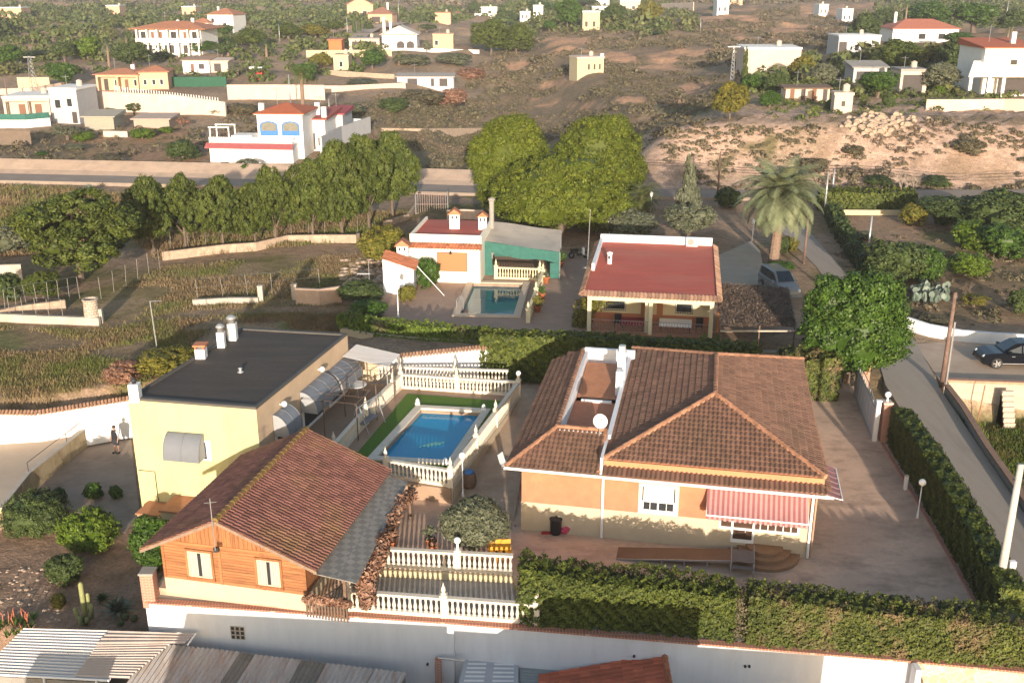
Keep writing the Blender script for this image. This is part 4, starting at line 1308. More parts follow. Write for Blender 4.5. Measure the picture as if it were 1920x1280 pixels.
# return inlets, ladder stubs and starting lamps on the coping
for u, v in ((783, 757), (907, 768), (835, 869)):
 q = W(u, v, pz + .13)
 t = thing('pool_spout', {783: 'small white cast spout on the far left pool corner', 907: 'small white cast spout on the far right pool corner', 835: 'small white cast spout on the near right pool corner'}[u], 'pool spout', q, 'white spouts round the pool')
 MB().bbox(q[0] - .14, q[0] + .14, q[1] - .12, q[1] + .12, q[2] - .02, q[2] + .12).build('foot', WHITEP, t)
 MB().lathe((q[0], q[1], q[2] + .1), [(.09, 0), (.12, .12), (.06, .22), (.01, .26)], 10).build('spout', WHITEP, t, True)
fzr = .80
A = [W(u, v, fzr) for u, v in ((845, 912), (906, 832), (967, 748))]
fl_, fr_ = W(722, 892, fzr), W(845, 912, fzr)
bl_, br_ = W(752, 727, fzr), W(972, 742, fzr)
balustrade('pool fence balustrade along the right side, beside the sloping path', [fr_, br_], posts=[(0, 0), (0, .33), (0, .62), (0, 1)], group='balustrades round the blue pool')
balustrade('short pool fence balustrade at the front, above a cream wall', [fl_, fr_], posts=[(0, .02)], group='balustrades round the blue pool')
balustrade('pool fence balustrade along the back, before the white wall', [bl_, br_], posts=[(0, .0), (0, .48)], group='balustrades round the blue pool')
lf = W(628, 862, fzr)
balustrade('pool fence balustrade along the left side, beside the patio', [lf, W(690, 790, fzr), bl_], posts=[(0, 0), (0, .95), (1, .75)], group='balustrades round the blue pool')
b1 = W(712, 728, fzr); 
balustrade('second balustrade further back, at the foot of the tile topped white wall', [(bl_[0] - 1.6, bl_[1] + 1.4, fzr), (br_[0] - .6, br_[1] + 1.9, fzr)], posts=[(0, .18), (0, .6)], group='balustrades round the blue pool')
b = MB()
b.wall([(fl_[0] - .3, fl_[1] - .12, -.2, .78), (fr_[0] + .12, fr_[1] - .12, -.2, .78)], .12)
tag(b.build('retaining_wall', PLINTH), 'short cream retaining wall under the front pool balustrade', 'wall')
b = MB().wall([(fr_[0] + .12, fr_[1], -.2, .78), (br_[0] + .12, br_[1], .5, .78)], .12)
tag(b.build('retaining_wall', PLINTH), 'low wedge-shaped retaining wall under the right pool balustrade', 'wall')
globe_lamp('globe lamp on a tall white pole at the front right pool corner', W(868, 932, 0), 2.25, .17)
globe_lamp('globe lamp on the far right post of the pool fence', (br_[0], br_[1], fzr + 1.05), .38, .15, False)
# white wall with tiled coping behind the pool
def tiled_wall(label, pts, th=.22, mat=None, tw=.20, tile=None, r=.13, name='tiled_wall'):
 t = thing(name, label, 'wall', (pts[0][0], pts[0][1], pts[0][2]))
 MB().wall(pts, th).build('wall', mat or WHITE, t)
 k = MB()
 for a, b in zip(pts[:-1], pts[1:]):
  A_, B_ = Vector((a[0], a[1], a[3])), Vector((b[0], b[1], b[3]))
  d = (B_ - A_); n = max(1, int(d.to_2d().length / tw))
  s = Vector((-d.y, d.x, 0)).normalized()
  for i in range(n):
   p = A_ + d * ((i + .5) / n)
   k.tube([p + s * .26 + Vector((0, 0, -.02)), p + Vector((0, 0, .11)), p - s * .26 + Vector((0, 0, -.02))], [tw * .42, tw * .5, tw * .42], 6)
 k.build('coping_tile', tile or TILE_OLD, t)
 return t
wa, wb = W(706, 700, .9), W(915, 690, .9)
zt1, zt2 = 2.1, 3.0
pa, pb = WY(706, 672, wa[1]), WY(912, 650, wb[1])
tiled_wall('white wall with tile coping rising to the right behind the pool', [(wa[0] - .9, wa[1] - .1, .2, pa[2] - .1), (wa[0], wa[1], .2, pa[2]), (wb[0] + .2, wb[1], .2, pb[2])])
q0 = W(700, 700, .8)
b = MB().wall([(q0[0] - .9, q0[1] - 1.3, .7, 2.3), (q0[0] + .5, q0[1] - .9, .7, 2.3)], .3)
tag(b.build('stub_wall', PLINTH), 'short cream wall end beside the metal pergola', 'wall')

# yellow building
YA = Fr((-19.2, 47.85), -R(10.5))
def yellow():
 c = [(-19.2, 47.85), (-12.5, 46.6), (-9.72, 57.8), (-16.2, 58.9)]
 t = thing('flat_roofed_house', 'tall pale yellow house with dark flat roof and grey barrel awnings', 'house', (-14.5, 52, -3))
 zt, zb = 4.15, -3.1
 b = MB()
 def side(i, j): b.quad((*c[i], zb), (*c[j], zb), (*c[j], zt), (*c[i], zt))
 side(0, 1); side(2, 3); side(3, 0)
 b.build('wall', YELLOW, t)
 b = MB(); b.quad((*c[1], zb), (*c[2], zb), (*c[2], zt), (*c[1], zt))
 b.build('side_wall', SHADED_SIDE, t)
 cm = Vector((sum(p[0] for p in c) / 4, sum(p[1] for p in c) / 4))
 ins = [tuple(Vector(p) + (cm - Vector(p)).normalized() * .32) for p in c]
 r = MB().prism(c, zt, zt + .14, holes=[ins])
 r.build('parapet', M('felt_parapet', (0.085, 0.08, 0.075), 0.15, 1, 0.8), t)
 roof = MB().prism([tuple(Vector(p) + (cm - Vector(p)).normalized() * .02) for p in c], zt - .3, zt + .04)
 roof.build('roof', ASPHALT_ROOF, t)
 # little terracotta topped lean-to at the foot
 f = Fr((-19.2, 47.85, -3), -R(10.5))
 e = MB(f); e.box(.5, 3.1, -1.3, -.01, 0, 1.5); e.box(2.0, 5.4, -1.6, -.012, 0, 1.95)
 e.build('lean_to', CREAM, t)
 e = MB(f); e.box(.45, 2.0, -1.4, -.02, 1.5, 1.58); e.box(1.95, 5.5, -1.7, -.02, 1.95, 2.05)
 e.build('lean_to_roof', TILEFLOOR, t)
 # conduit on the front
 MB(f).tube([(.1, -.05, 3.3), (1.0, -.05, 3.3), (1.0, -.05, 1.5)], .02, 5).build('conduit', BLACKM, t)
 return c, t
yc, yt = yellow()
def barrel_awning(label, f, x0, x1, z0, h, d, win=True):
 # quarter-round sheet hood on a wall: f's x runs along the wall, y points into it
 t = thing('barrel_awning', label, 'awning', f.p((x0 + x1) / 2, 0, z0), 'grey barrel awnings on the yellow house')
 n = 12
 b = MB(f); rb = MB(f)
 pr = [(-.03 - d * math.sin(math.pi / 2 * i / n), z0 + h * math.cos(math.pi / 2 * i / n)) for i in range(n + 1)] + [(-.03 - d, z0 - .12)]
 for (y, z), (y2, z2) in zip(pr[:-1], pr[1:]):
  b.quad((x0, y, z), (x1, y, z), (x1, y2, z2), (x0, y2, z2))
 b.build('hood', AWNGREY, t)
 m = max(2, int((x1 - x0) / .9))
 for i in range(m + 1):
  x = x0 + (x1 - x0) * i / m
  rb.tube([(x, y - .012, z + .012) for y, z in pr], .016, 5)
 rb.build('rib', AWNGREY, t)
 for x in (x0 + .012, x1 - .012):
  s = MB(f)
  s.add([(x, -.03, z0 - .1), (x, -.03, z0 + h)] + [(x, y, z) for y, z in pr[1:]], [tuple(range(len(pr) + 1))])
  s.add([(x + .006, -.03, z0 - .1), (x + .006, -.03, z0 + h)] + [(x + .006, y, z) for y, z in pr[1:]], [tuple(range(len(pr), -1, -1))])
  s.build('side_cheek', AWNSIDE, t)
 return t
fy = Fr((-19.2, 47.85), math.atan2(yc[1][1] - yc[0][1], yc[1][0] - yc[0][0]))
x0, zb = fy.face(323, 850); x1, zt = fy.face(384, 810)
barrel_awning('grey barrel awning over the window on the yellow front wall', fy, x0 - .05, x1 - .05, zb + .1, 1.15, .75)
w = MB(fy).box(x0 + .15, x1 + .25, -.05, -.004, zb - 1.0 + .8, zb + .9)
wt = w.build('window', WHITEP, yt)
MB(fy).box(x0 + .25, x1 + .0, -.06, -.05, zb - .12, zb + .8).build('pane', GLASS, wt)
fs = Fr((yc[1][0], yc[1][1]), math.atan2(yc[2][1] - yc[1][1], yc[2][0] - yc[1][0]))
for ua, va, ub, vb, dp, lab in ((510, 778, 535, 757, .85, 'nearest of the three on the side wall, above the patio door'), (561, 736, 604, 698, .95, 'widest, in the middle of the side wall'), (611, 695, 648, 668, .95, 'farthest along the side wall, by the sheet-roofed corner')):
 (xa, za), (xb, zb) = fs.face(ua, va), fs.face(ub, vb)
 zt = (za + zb) / 2
 barrel_awning('grey barrel awning ' + lab, fs, xa, xb, zt - 1.05, 1.05, dp)
 dd = MB(fs).box(xa + .15, xb - .15, -.06, -.004, .8, zt - .2).build('door', WHITEP, yt)
 MB(fs).box(xa + .3, xb - .3, -.07, -.06, 1.0, zt - .3).build('pane', GLASS, dd)
for i, (u, v, z, lab) in enumerate(((533, 757, 3.4, 'small'), (604, 692, 3.5, 'larger'))):
 xx, zz = fs.face(u, v, -.25)
 p = fs.p(xx, -.25, zz)
 t = thing('wall_lamp', lab + ' white bulkhead lamp on the side wall above ' + ('the nearest' if i == 0 else 'the widest') + ' barrel awning', 'lamp', p)
 MB().ball(p, .16, 10).build('globe', LAMPW, t, True)
 MB(fs).tube([(xx, -.25, zz), (xx, -.0, zz - .05)], .04, 6).build('bracket', WHITEP, t)
def chimney(label, p, w, h, mat, cap='cowl', d=None):
 d = d or w
 t = thing('chimney', label, 'chimney', p)
 x, y, z = p
 MB().bbox(x - w / 2, x + w / 2, y - d / 2, y + d / 2, z - .1, z + h).build('stack', mat, t)
 if cap == 'cowl':
  MB().lathe((x, y, z + h), [(.10, 0), (.10, .12), (.17, .14), (.16, .2), (.02, .32)], 12).build('cowl', BLACKM, t, True)
 elif cap == 'slab':
  b = MB()
  for sx in (-1, 1):
   for sy in (-1, 1): b.box(x + sx * w * .4 - .05, x + sx * w * .4 + .05, y + sy * d * .4 - .05, y + sy * d * .4 + .05, z + h, z + h + .18)
  b.bbox(x - w * .65, x + w * .65, y - d * .65, y + d * .65, z + h + .18, z + h + .27)
  b.build('cap', TILE_TERRA, t)
 elif cap == 'round':
  MB().lathe((x, y, z + h), [(w * .42, 0), (w * .42, .25), (w * .6, .27), (w * .6, .34), (w * .3, .46), (.02, .5)], 14).build('cowl', STEEL, t, True)
 elif cap == 'roof':
  b = MB()
  b.add([(x - w * .7, y - d * .7, z + h), (x + w * .7, y - d * .7, z + h), (x + w * .7, y + d * .7, z + h), (x - w * .7, y + d * .7, z + h), (x, y - d * .7, z + h + w * .55), (x, y + d * .7, z + h + w * .55)],
    [(0, 1, 4), (2, 3, 5), (0, 4, 5, 3), (1, 2, 5, 4), (3, 2, 1, 0)])
  b.build('cap', TILE_TERRA, t)
  v = MB()
  for k in (-.22, .22): v.box(x + k * w - .07, x + k * w + .07, y - d * .5 - .012, y - d * .5 - .001, z + h - .38, z + h - .12)
  v.build('vent_opening', BLACKM, t)
 return t
rz = 4.2
chimney('white square chimney with dark cowl at the front left corner of the dark flat roof', W(255, 748, rz), .5, .85, WHITE, 'cowl')
chimney('white chimney with red slab cap midway along the left edge of the dark roof', W(378, 670, rz), .55, .55, WHITE, 'slab')
chimney('slim white chimney with pointed cowl at the back left of the dark roof', W(416, 650, rz), .42, .9, WHITE, 'round')
chimney('tall round-capped white chimney at the back left edge of the dark roof', W(437, 636, rz), .5, 1.0, WHITE, 'round')
p = W(451, 697, rz)
t = thing('roof_vent', 'small shiny vent on the dark flat roof', 'vent', p)
MB().lathe(p, [(.2, -.05), (.16, .02), (.08, .06), (.08, .16), (.14, .2), (.02, .26)], 12).build('hood', STEEL, t, True)

# patio beside the yellow house
def pergola():
 base = [W(563, 770, .8), W(705, 735, .8), W(620, 710, .8), W(690, 690, .8)]
 z = 2.55
 t = thing('metal_pergola', 'thin rusty pipe pergola frame without cover on the patio', 'pergola', base[0])
 f = Fr((yc[1][0], yc[1][1], .8), fs.a)
 xs = (4.6, 7.4, 10.2)
 for x in xs:
  for y in (-3.3, -1.4):
   MB(f).tube([(x, y, 0), (x, y, 2.1)], .035, 6).build('post', M('rusty_pipe', (0.13, 0.09, 0.07), 0.3, 6, 0.7), t)
 b = MB(f)
 for y in (-3.3, -1.4, -.2): b.tube([(4.4, y, 2.12), (10.5, y, 2.12)], .03, 6)
 for i in range(7): b.tube([(4.5 + i * .98, -3.4, 2.15), (4.5 + i * .98, -.1, 2.15)], .012, 4)
 b.build('lattice', bpy.data.materials['rusty_pipe'], t)
 r = thing('sheet_roof', 'small white corrugated sheet roof at the back corner of the yellow house', 'canopy roof', f.p(11, -1, 2))
 b = MB(f)
 n = 30
 for i in range(n):
  a, c = 10.4 + 2.2 * i / n, 10.4 + 2.2 * (i + 1) / n
  z0, z1 = 2.32 + (.03 if i % 2 else 0), 2.32 + (0 if i % 2 else .03)
  b.quad((a, -2.9, z0 - .3), (c, -2.9, z1 - .3), (c, -.1, z1 + .1), (a, -.1, z0 + .1))
 b.build('sheet', CORRW, r)
 for x in (10.5, 12.4): MB(f).tube([(x, -2.8, 0), (x, -2.8, 2.0)], .04, 6).build('post', STEEL, r)
pergola()
def swing_seat():
 p = W(690, 800, .8)
 t = thing('garden_swing', 'grey metal garden swing frame beside the left pool balustrade', 'garden swing', p)
 f = Fr(p, R(65))
 for x in (-.85, .85):
  MB(f).tube([(x, -.6, 0), (x, -.1, 1.45), (x, .1, 1.45), (x, .6, 0)], .03, 6).build('leg', STEEL, t)
 MB(f).tube([(-1, 0, 1.47), (1, 0, 1.47)], .035, 6).build('top_bar', STEEL, t)
 b = MB(f); b.box(-.75, .75, -.25, .25, .42, .48)
 b.build('seat', AWNGREY, t)
 MB(f).add([(-.75, .25, .45), (.75, .25, .45), (.75, .42, .95), (-.75, .42, .95), (-.75, .29, .45), (.75, .29, .45), (.75, .46, .95), (-.75, .46, .95)], [(0, 1, 2, 3), (7, 6, 5, 4), (3, 2, 6, 7)]).build('backrest', AWNGREY, t)
 for x in (-.7, .7): MB(f).tube([(x, 0, .46), (x, 0, 1.45)], .012, 4).build('hanger', STEEL, t)
 q = W(668, 742, .8)
 t = thing('patio_table', 'round pale patio table with four legs under the pergola', 'table', q)
 MB().lathe((q[0], q[1], q[2] + .70), [(.62, 0), (.65, .02), (.65, .04), (.60, .05), (.01, .05)], 20).build('table_top', WHITEP, t)
 for k in range(4):
  a = k * math.pi / 2 + .4
  MB().tube([(q[0] + .5 * math.cos(a), q[1] + .5 * math.sin(a), q[2]), (q[0] + .3 * math.cos(a), q[1] + .3 * math.sin(a), q[2] + .7)], .025, 6).build('leg', STEEL, t)
 q = W(535, 835, .8)
 t = thing('clothes_rack', 'silver folding clothes rack by the side wall of the yellow house', 'clothes rack', q)
 f2 = Fr(q, R(70))
 for y in (-.3, .3):
  MB(f2).tube([(-.6, y, 0), (-.6, -y * .6, 1.0), (.6, -y * .6, 1.0), (.6, y, 0)], .016, 5).build('leg', STEEL, t)
 b = MB(f2)
 for k in range(7): b.tube([(-.9, -.3 + .1 * k, 1.0), (.9, -.3 + .1 * k, 1.0)], .008, 4)
 b.build('rail', WHITEP, t)
swing_seat()

# wooden cabin
def cabin():
 o = W(313, 1103, .05)
 e = W(577, 1138, .05)
 a = math.atan2(e[1] - o[1], e[0] - o[0])
 f = Fr((o[0], o[1], 0), a)
 wd = math.hypot(e[0] - o[0], e[1] - o[1])
 t = thing('wooden_cabin', 'varnished wooden cabin with a red tiled gable roof and two curtained windows', 'cabin', f.p(wd / 2, 4, 0))
 D = 8.2
 zw, zr = 2.35, 3.75
 xr = 2.85
 MB(f).box(-.02, wd + .02, -.02, D, -.1, .62).build('plinth', PLINTH, t)
 b = MB(f)
 nb = 13
 z0 = .62
 for i in range(nb):  # horizontal boards
  za, zb_ = z0 + (zw - z0) * i / nb, z0 + (zw - z0) * (i + 1) / nb
  b.box(0, wd, 0, .06, za, zb_ - .012)
  b.box(wd - .06, wd, .06, D, za, zb_ - .012)
  b.box(0, .06, .06, D, za, zb_ - .012)
 b.box(.05, wd - .05, .05, D - .05, .6, zw)
 b.build('wall', WOOD, t)
 g = MB(f)
 n = 34
 def top(x): return zw + (zr - zw) * (x / xr if x < xr else (wd - x) / (wd - xr)) - .05
 for i in range(n):
  xa, xb = wd * i / n, wd * (i + 1) / n - .014
  g.add([(xa, .0, zw - .02), (xb, .0, zw - .02), (xb, .0, max(zw, top(xb))), (xa, .0, max(zw, top(xa))), (xa, .05, zw - .02), (xb, .05, zw - .02), (xb, .05, max(zw, top(xb))), (xa, .05, max(zw, top(xa)))],
    [(0, 1, 2, 3), (0, 3, 7, 4), (1, 5, 6, 2), (3, 2, 6, 7)])
 g.add([(0, .04, zw - .02), (wd, .04, zw - .02), (xr, .04, top(xr))], [(0, 1, 2)])
 g.build('gable', WOODV, t)
 tr = MB(f)
 for x in (-.03, wd - .09, wd * .40, wd * .70): tr.box(x, x + .12, -.03, -.001, .62, zw - .02)
 tr.box(-.03, wd + .03, -.028, -.002, zw - .04, zw + .05)
 tr.build('trim', WOOD, t)
 ov = .55
 r = MB()
 P = f.p
 k1 = (zr - zw) / xr; k2 = (zr - zw) / (wd - xr)
 zl = zw - .65 * k1 + .1; zR = zw - .75 * k2 + .1
 tile_plane(r, P(-.65, D + .3, zl), P(-.65, -ov, zl), P(xr, -ov, zr + .1), P(xr, D + .3, zr + .1), tw=.2, ch=.33, amp=.035)
 tile_plane(r, P(wd + .75, -ov, zR), P(wd + .75, D + .3, zR), P(xr, D + .3, zr + .1), P(xr, -ov, zr + .1), tw=.2, ch=.33, amp=.035)
 ro = r.build('roof', TILE_RED, t)
 c = MB(); ridge_caps(c, P(xr, -ov, zr + .12), P(xr, D + .35, zr + .12), .13, .36)
 c.build('ridge_cap', M('mossy_ridge_tile', (0.22, 0.125, 0.05), 0.3, 3, 0.9, stain=(0.22, 0.17, 0.03), stain_amt=0.7, stain_scale=2), ro)
 fb = MB()
 for (xa, za), (xb, zb_) in (((-.65, zl), (xr, zr + .1)), ((wd + .75, zR), (xr, zr + .1))):
  A_, B_ = Vector(P(xa, -ov - .02, za - .07)), Vector(P(xb, -ov - .02, zb_ - .07))
  s = Vector(P(0, .04, 0)) - Vector(P(0, 0, 0))
  u = Vector((0, 0, .07))
  fb.add([A_ - u, B_ - u, B_ + u, A_ + u, A_ - u + s, B_ - u + s, B_ + u + s, A_ + u + s], [(0, 1, 2, 3), (3, 2, 6, 7), (0, 4, 5, 1)])
 fb.build('barge_board', M('weathered_board', (0.24, 0.17, 0.125), 0.2, 4, 0.85), t)
 un = MB(f); un.add([(-.6, -ov, zl - .1), (xr, -ov, zr - .03), (wd + .7, -ov, zR - .1), (-.6, D + .2, zl - .1), (xr, D + .2, zr - .03), (wd + .7, D + .2, zR - .1)], [(0, 1, 4, 3), (1, 2, 5, 4)])
 un.build('roof_lining', WOODDK, t)
 for u0, v0, u1, v1 in ((357, 1078, 395, 1036), (486, 1094, 524, 1052)):
  xa, zb_ = f.face(u0, v0); xb, zt = f.face(u1, v1)
  wi = MB(f)
  wi.box(xa - .10, xb + .10, -.075, -.035, zt, zt + .1); wi.box(xa - .12, xb + .12, -.11, -.035, zb_ - .12, zb_)
  wi.box(xa - .1, xa, -.07, -.035, zb_, zt); wi.box(xb, xb + .1, -.07, -.035, zb_, zt)
  w = wi.build('window', WOODV, t)
  fr = MB(f); fr.box(xa, xa + .05, -.055, -.033, zb_, zt); fr.box(xb - .05, xb, -.055, -.033, zb_, zt); fr.box(xa + .05, xb - .05, -.055, -.033, zb_, zb_ + .05); fr.box(xa + .05, xb - .05, -.055, -.033, zt - .05, zt)
  fr.build('frame', M('cream_frame', (0.6, 0.5, 0.36), 0.05, 4, 0.6), w)
  MB(f).box(xa + .05, xb - .05, -.040, -.032, zb_ + .05, zt - .05).build('pane', GLASS, w)
  cu = MB(f)
  m = 12
  for i in range(m):
   if 5 <= i <= 6: continue
   s0, s1 = xa + .06 + (xb - xa - .12) * i / m, xa + .06 + (xb - xa - .12) * (i + 1) / m
   cu.quad((s0, -.046 - .008 * (i % 2), zb_ + .06), (s1, -.054 + .008 * (i % 2), zb_ + .06), (s1, -.054 + .008 * (i % 2), zt - .06), (s0, -.046 - .008 * (i % 2), zt - .06))
  cu.build('curtain', CURTAIN, w)
 # antenna at the gable
 p = P(xr - .05, -ov - .1, 2.6)
 an = thing('aerial_mast', 'thin steel aerial mast on the front gable of the wooden cabin', 'aerial', p)
 MB().tube([p, (p[0], p[1], 4.9)], .02, 6).build('pole', STEEL, an)
 MB().tube([(p[0] - .25, p[1], 4.7), (p[0] + .25, p[1], 4.75)], .01, 4).build('cross_bar', STEEL, an)
 MB().bbox(p[0] - .1, p[0] + .12, p[1] + .02, p[1] + .2, 2.5, 2.68).build('bracket', BLACKM, an)
 # checked roof sheet along the right eave
 s = thing('shade_roof', 'grey checked sheet roof along the right eave of the wooden cabin', 'canopy roof', P(wd + 1.2, 4, 0))
 b = MB(f)
 for i in range(6):
  ya, yb = -.45 + i * 1.45, -.45 + (i + 1) * 1.45 - .02
  b.add([(wd + .55, ya, 1.98), (wd + 2.35 - .12 * i, ya, 1.78), (wd + 2.35 - .12 * (i + 1), yb, 1.78), (wd + .55, yb, 1.98), (wd + .55, ya, 1.94), (wd + 2.35 - .12 * i, ya, 1.74), (wd + 2.35 - .12 * (i + 1), yb, 1.74), (wd + .55, yb, 1.94)],
    [(0, 1, 2, 3), (0, 4, 5, 1), (1, 5, 6, 2), (7, 6, 5, 4)])
 b.build('sheet', SHADE, s)
 for y in (-.3, 2.6, 5.4, 8.0): MB(f).box(wd + 1.7, wd + 1.82, y, y + .12, 0, 1.75).build('post', WOODDK, s)
 # railing with dried creeper at the front of that porch
 r1 = thing('picket_railing', 'brown wooden picket railing at the porch front of the cabin', 'railing', P(wd + .8, -.4, 0))
 b = MB(f)
 b.box(wd + .15, wd + 2.0, -.55, -.5, .12, .2); b.box(wd + .15, wd + 2.0, -.55, -.5, .75, .83)
 b.build('rail', WOODDK, r1)
 for i in range(14): MB(f).box(wd + .2 + i * .13, wd + .27 + i * .13, -.59, -.55, .02, .9).build('picket', WOODDK, r1)
 def dry(label, pts, n, rad, nm='dry_creeper'):
  Ps, Ns = [], []
  for a_, b_ in zip(pts[:-1], pts[1:]):
   A_, B_ = np.array(P(*a_)), np.array(P(*b_))
   m = n
   s_ = rs.uniform(0, 1, m)[:, None]
   d = dirs(m)
   Ps.append(A_ + (B_ - A_) * s_ + d * rad * rs.uniform(.3, 1, m)[:, None] * np.array([1, 1, .8]))
   Ns.append(d + rs.normal(size=d.shape) * .5)
  o_ = leafmesh(nm, LF_DRY, None, np.concatenate(Ps), np.concatenate(Ns), .11, 1.8)
  tag(o_, label, 'creeper')
 dry('dried pink-brown creeper covering the top of the picket railing', [(wd + .2, -.55, .85), (wd + 2.0, -.55, .85)], 900, .22)
 dry('withered creeper climbing the outer edge of the checked sheet roof', [(wd + 2.5, .1, .5), (wd + 2.3, .6, 1.2), (wd + 2.4, 2.0, 1.5), (wd + 2.2, 3.4, 1.75)], 900, .42)
 dry('orange-brown withered creeper at the far end of the checked sheet roof', [(wd + 2.0, 4.4, 1.6), (wd + 1.9, 6.5, 1.7), (wd + 1.9, 8.2, 1.2)], 700, .4)
 return f, wd
CF, CW = cabin()

# front boundary wall, coping, terraces
cz = -.30
w0, w1, w2, w3 = W(272, 1127, cz), W(850, 1166, cz), W(850, 1166, cz), W(1715, 1238, cz)
def boundary():
 t = thing('boundary_wall', 'long white retaining wall with red brick coping along the front of the plot', 'wall', (w1[0], w1[1], -4))
 b = MB()
 b.wall([(w0[0], w0[1], -4.4, cz - .08), (w1[0], w1[1], -4.4, cz - .08)], .30, 1)
 b.wall([(w1[0], w1[1] + .28, -4.4, cz - .08), (w3[0], w3[1] + .12, -4.4, cz - .08)], .30, 1)
 b.build('wall', WHITE, t)
 k = MB()
 k.wall([(w0[0], w0[1] - .05, cz - .08, cz), (w1[0], w1[1] - .05, cz - .08, cz)], .32, 1)
 k.wall([(w1[0] + .001, w1[1] - .05, cz - .079, cz - .001), (w3[0], w3[1] - .05, cz - .079, cz - .001)], .32, 1)
 k.build('coping', COPING, t)
 f = Fr((w0[0], w0[1]), math.atan2(w1[1] - w0[1], w1[0] - w0[0]))
 xa, zb = f.face(434, 1196); xb, zt = f.face(458, 1174)
 v = MB(f).box(xa, xb, -.03, -.004, zb, zt)
 vo = v.build('vent', CONC_L, t)
 h = MB(f)
 for i in range(3):
  for j in range(3):
   ww, hh = (xb - xa) / 3, (zt - zb) / 3
   h.box(xa + ww * i + .04, xa + ww * (i + 1) - .03, -.036, -.030, zb + hh * j + .03, zb + hh * (j + 1) - .03)
 h.build('vent_opening', BLACKM, vo)
 # drain pipes poking out of the shaded part
 f2 = Fr((w1[0], w1[1] + .28), math.atan2(w3[1] + .12 - w1[1] - .28, w3[0] - w1[0]))
 for u, v_ in ((1189, 1228), (1397, 1247), (1405, 1247), (802, 1243)):
  x, z = f2.face(u, v_) if u > 850 else f.face(u, v_)
  ff = f2 if u > 850 else f
  MB(ff).tube([(x, .05, z), (x, -.08, z - .01)], .05, 8).build('drain_pipe', BLACKM, t)
boundary()
p = W(279, 1128, cz)
t = thing('brick_pillar', 'red brick pillar with grey cap at the left end of the white boundary wall', 'pillar', p)
MB().bbox(p[0] - .27, p[0] + .27, p[1] + .02, p[1] + .56, cz - .3, cz + 1.25).build('shaft', BRICK, t)
MB().bbox(p[0] - .31, p[0] + .31, p[1] - .02, p[1] + .6, cz + 1.25, cz + 1.33).build('cap', CONC_G, t)
u0, u1 = W(705, 1063), W(962, 1077)
tag(MB().wall([(u0[0] - .3, u0[1] - .02, -.6, -.01), (u1[0] + .3, u1[1] - .02, -.6, -.01)], .14, -1).build('retaining_wall', CREAM), 'cream retaining wall between the two front balustrades', 'wall')
balustrade('upper front balustrade carrying a globe lamp, on the cream retaining wall', [(u0[0], u0[1] + .1, 0), (u1[0], u1[1] + .1, 0)], posts=[(0, 0), (0, .6)], group='front balustrades', fin=False)
pp = Vector(u0).lerp(Vector(u1), .6)
globe_lamp('globe lamp on the middle post of the upper front balustrade', (pp.x, pp.y + .1, 1.05), .42, .15, False)
l0, l1, l2 = W(655, 1146, cz), W(833, 1158, cz), W(1006, 1172, cz)
balustrade('lower front balustrade standing on the white boundary wall', [(l0[0], l0[1] + .14, cz), (l2[0], l2[1] + .14, cz)], posts=[(0, 0), (0, .51), (0, 1)], group='front balustrades')

# hedges round the courtyard
def hz(u, v, off=0.0, z=cz): 
 p = W(u, v, z); return p[0], p[1] + off
def hp(pts, z0, z1): return [(x, y, z0, z1) for x, y in pts]
hedge('bushy front hedge on the boundary wall, left of the gap, partly over the balustrade end', [(*hz(978, 1166, .55), -.3, 2.15), (*hz(1110, 1180, .75), -.3, 1.85), (*hz(1380, 1206, .75), -.3, 1.72)], 1.35, LF_HEDGEG, 520, .075, .20, (.5, 1.3), lfreq=1.3)
hedge('bare twiggy grey-brown hedge plant filling the gap in the front hedge', [(*hz(1378, 1206, .75), -.3, 1.6), (*hz(1408, 1209, .7), -.3, 1.4)], .9, LF_SCRUB, 420, .06, .2, lfreq=1.8)
hedge('tall clipped front hedge with brown patches, right of the gap', [(*hz(1404, 1208, .70), -.3, 1.8), (*hz(1560, 1222, .70), -.3, 1.72), (*hz(1720, 1236, .7), -.3, 1.55), (*hz(1940, 1256, .7), -.3, 1.65)], 1.25, LF_HEDGE, 520, .075, .16, (.5, 1.3), lfreq=1.6)
rh = [(21.0, 51.6), (20.6, 46.5), (20.1, 41), (19.5, 35)]
hedge('long clipped hedge between the courtyard and the lane', [(21.05, 51.6, 0, 2.15), (20.55, 46, 0, 2.2), (20.05, 41, 0, 2.1), (19.75, 38, 0, 1.95), (19.3, 34.4, 0, 1.9)], 1.0, LF_HEDGEG, 420, .085, .08, (1.2, .8), lfreq=1.3, jit=.2)
hb = [W(900, 705, .5), W(1010, 700, .5)]
hedge('tall dense green hedge behind the orange house', [(-1.9, 61.3, .2, 3.3), (2.5, 60.7, .2, 3.25), (9, 60.0, 0, 3.0), (15.0, 59.3, 0, 2.9)], 1.3, LF_HEDGEG, 170, .14, .16, (.5, 1), lfreq=1.0)
hedge('square clipped hedge block at the back right corner of the courtyard', [(*W(1462, 742)[:2], 0, 2.75), (*W(1562, 742)[:2], 0, 2.6)], 1.8, LF_HEDGE, 200, .13, .18, (.5, 1), lfreq=.9)
b = MB()
for i, (a, c) in enumerate(zip(rh[:-1], rh[1:])): b.wall([(a[0] - .75, a[1], -.1, .09), (c[0] - .75, c[1], -.1, .09)], .14)
tag(b.build('kerb', BRICK), 'low red brick kerb at the foot of the lane hedge', 'kerb')

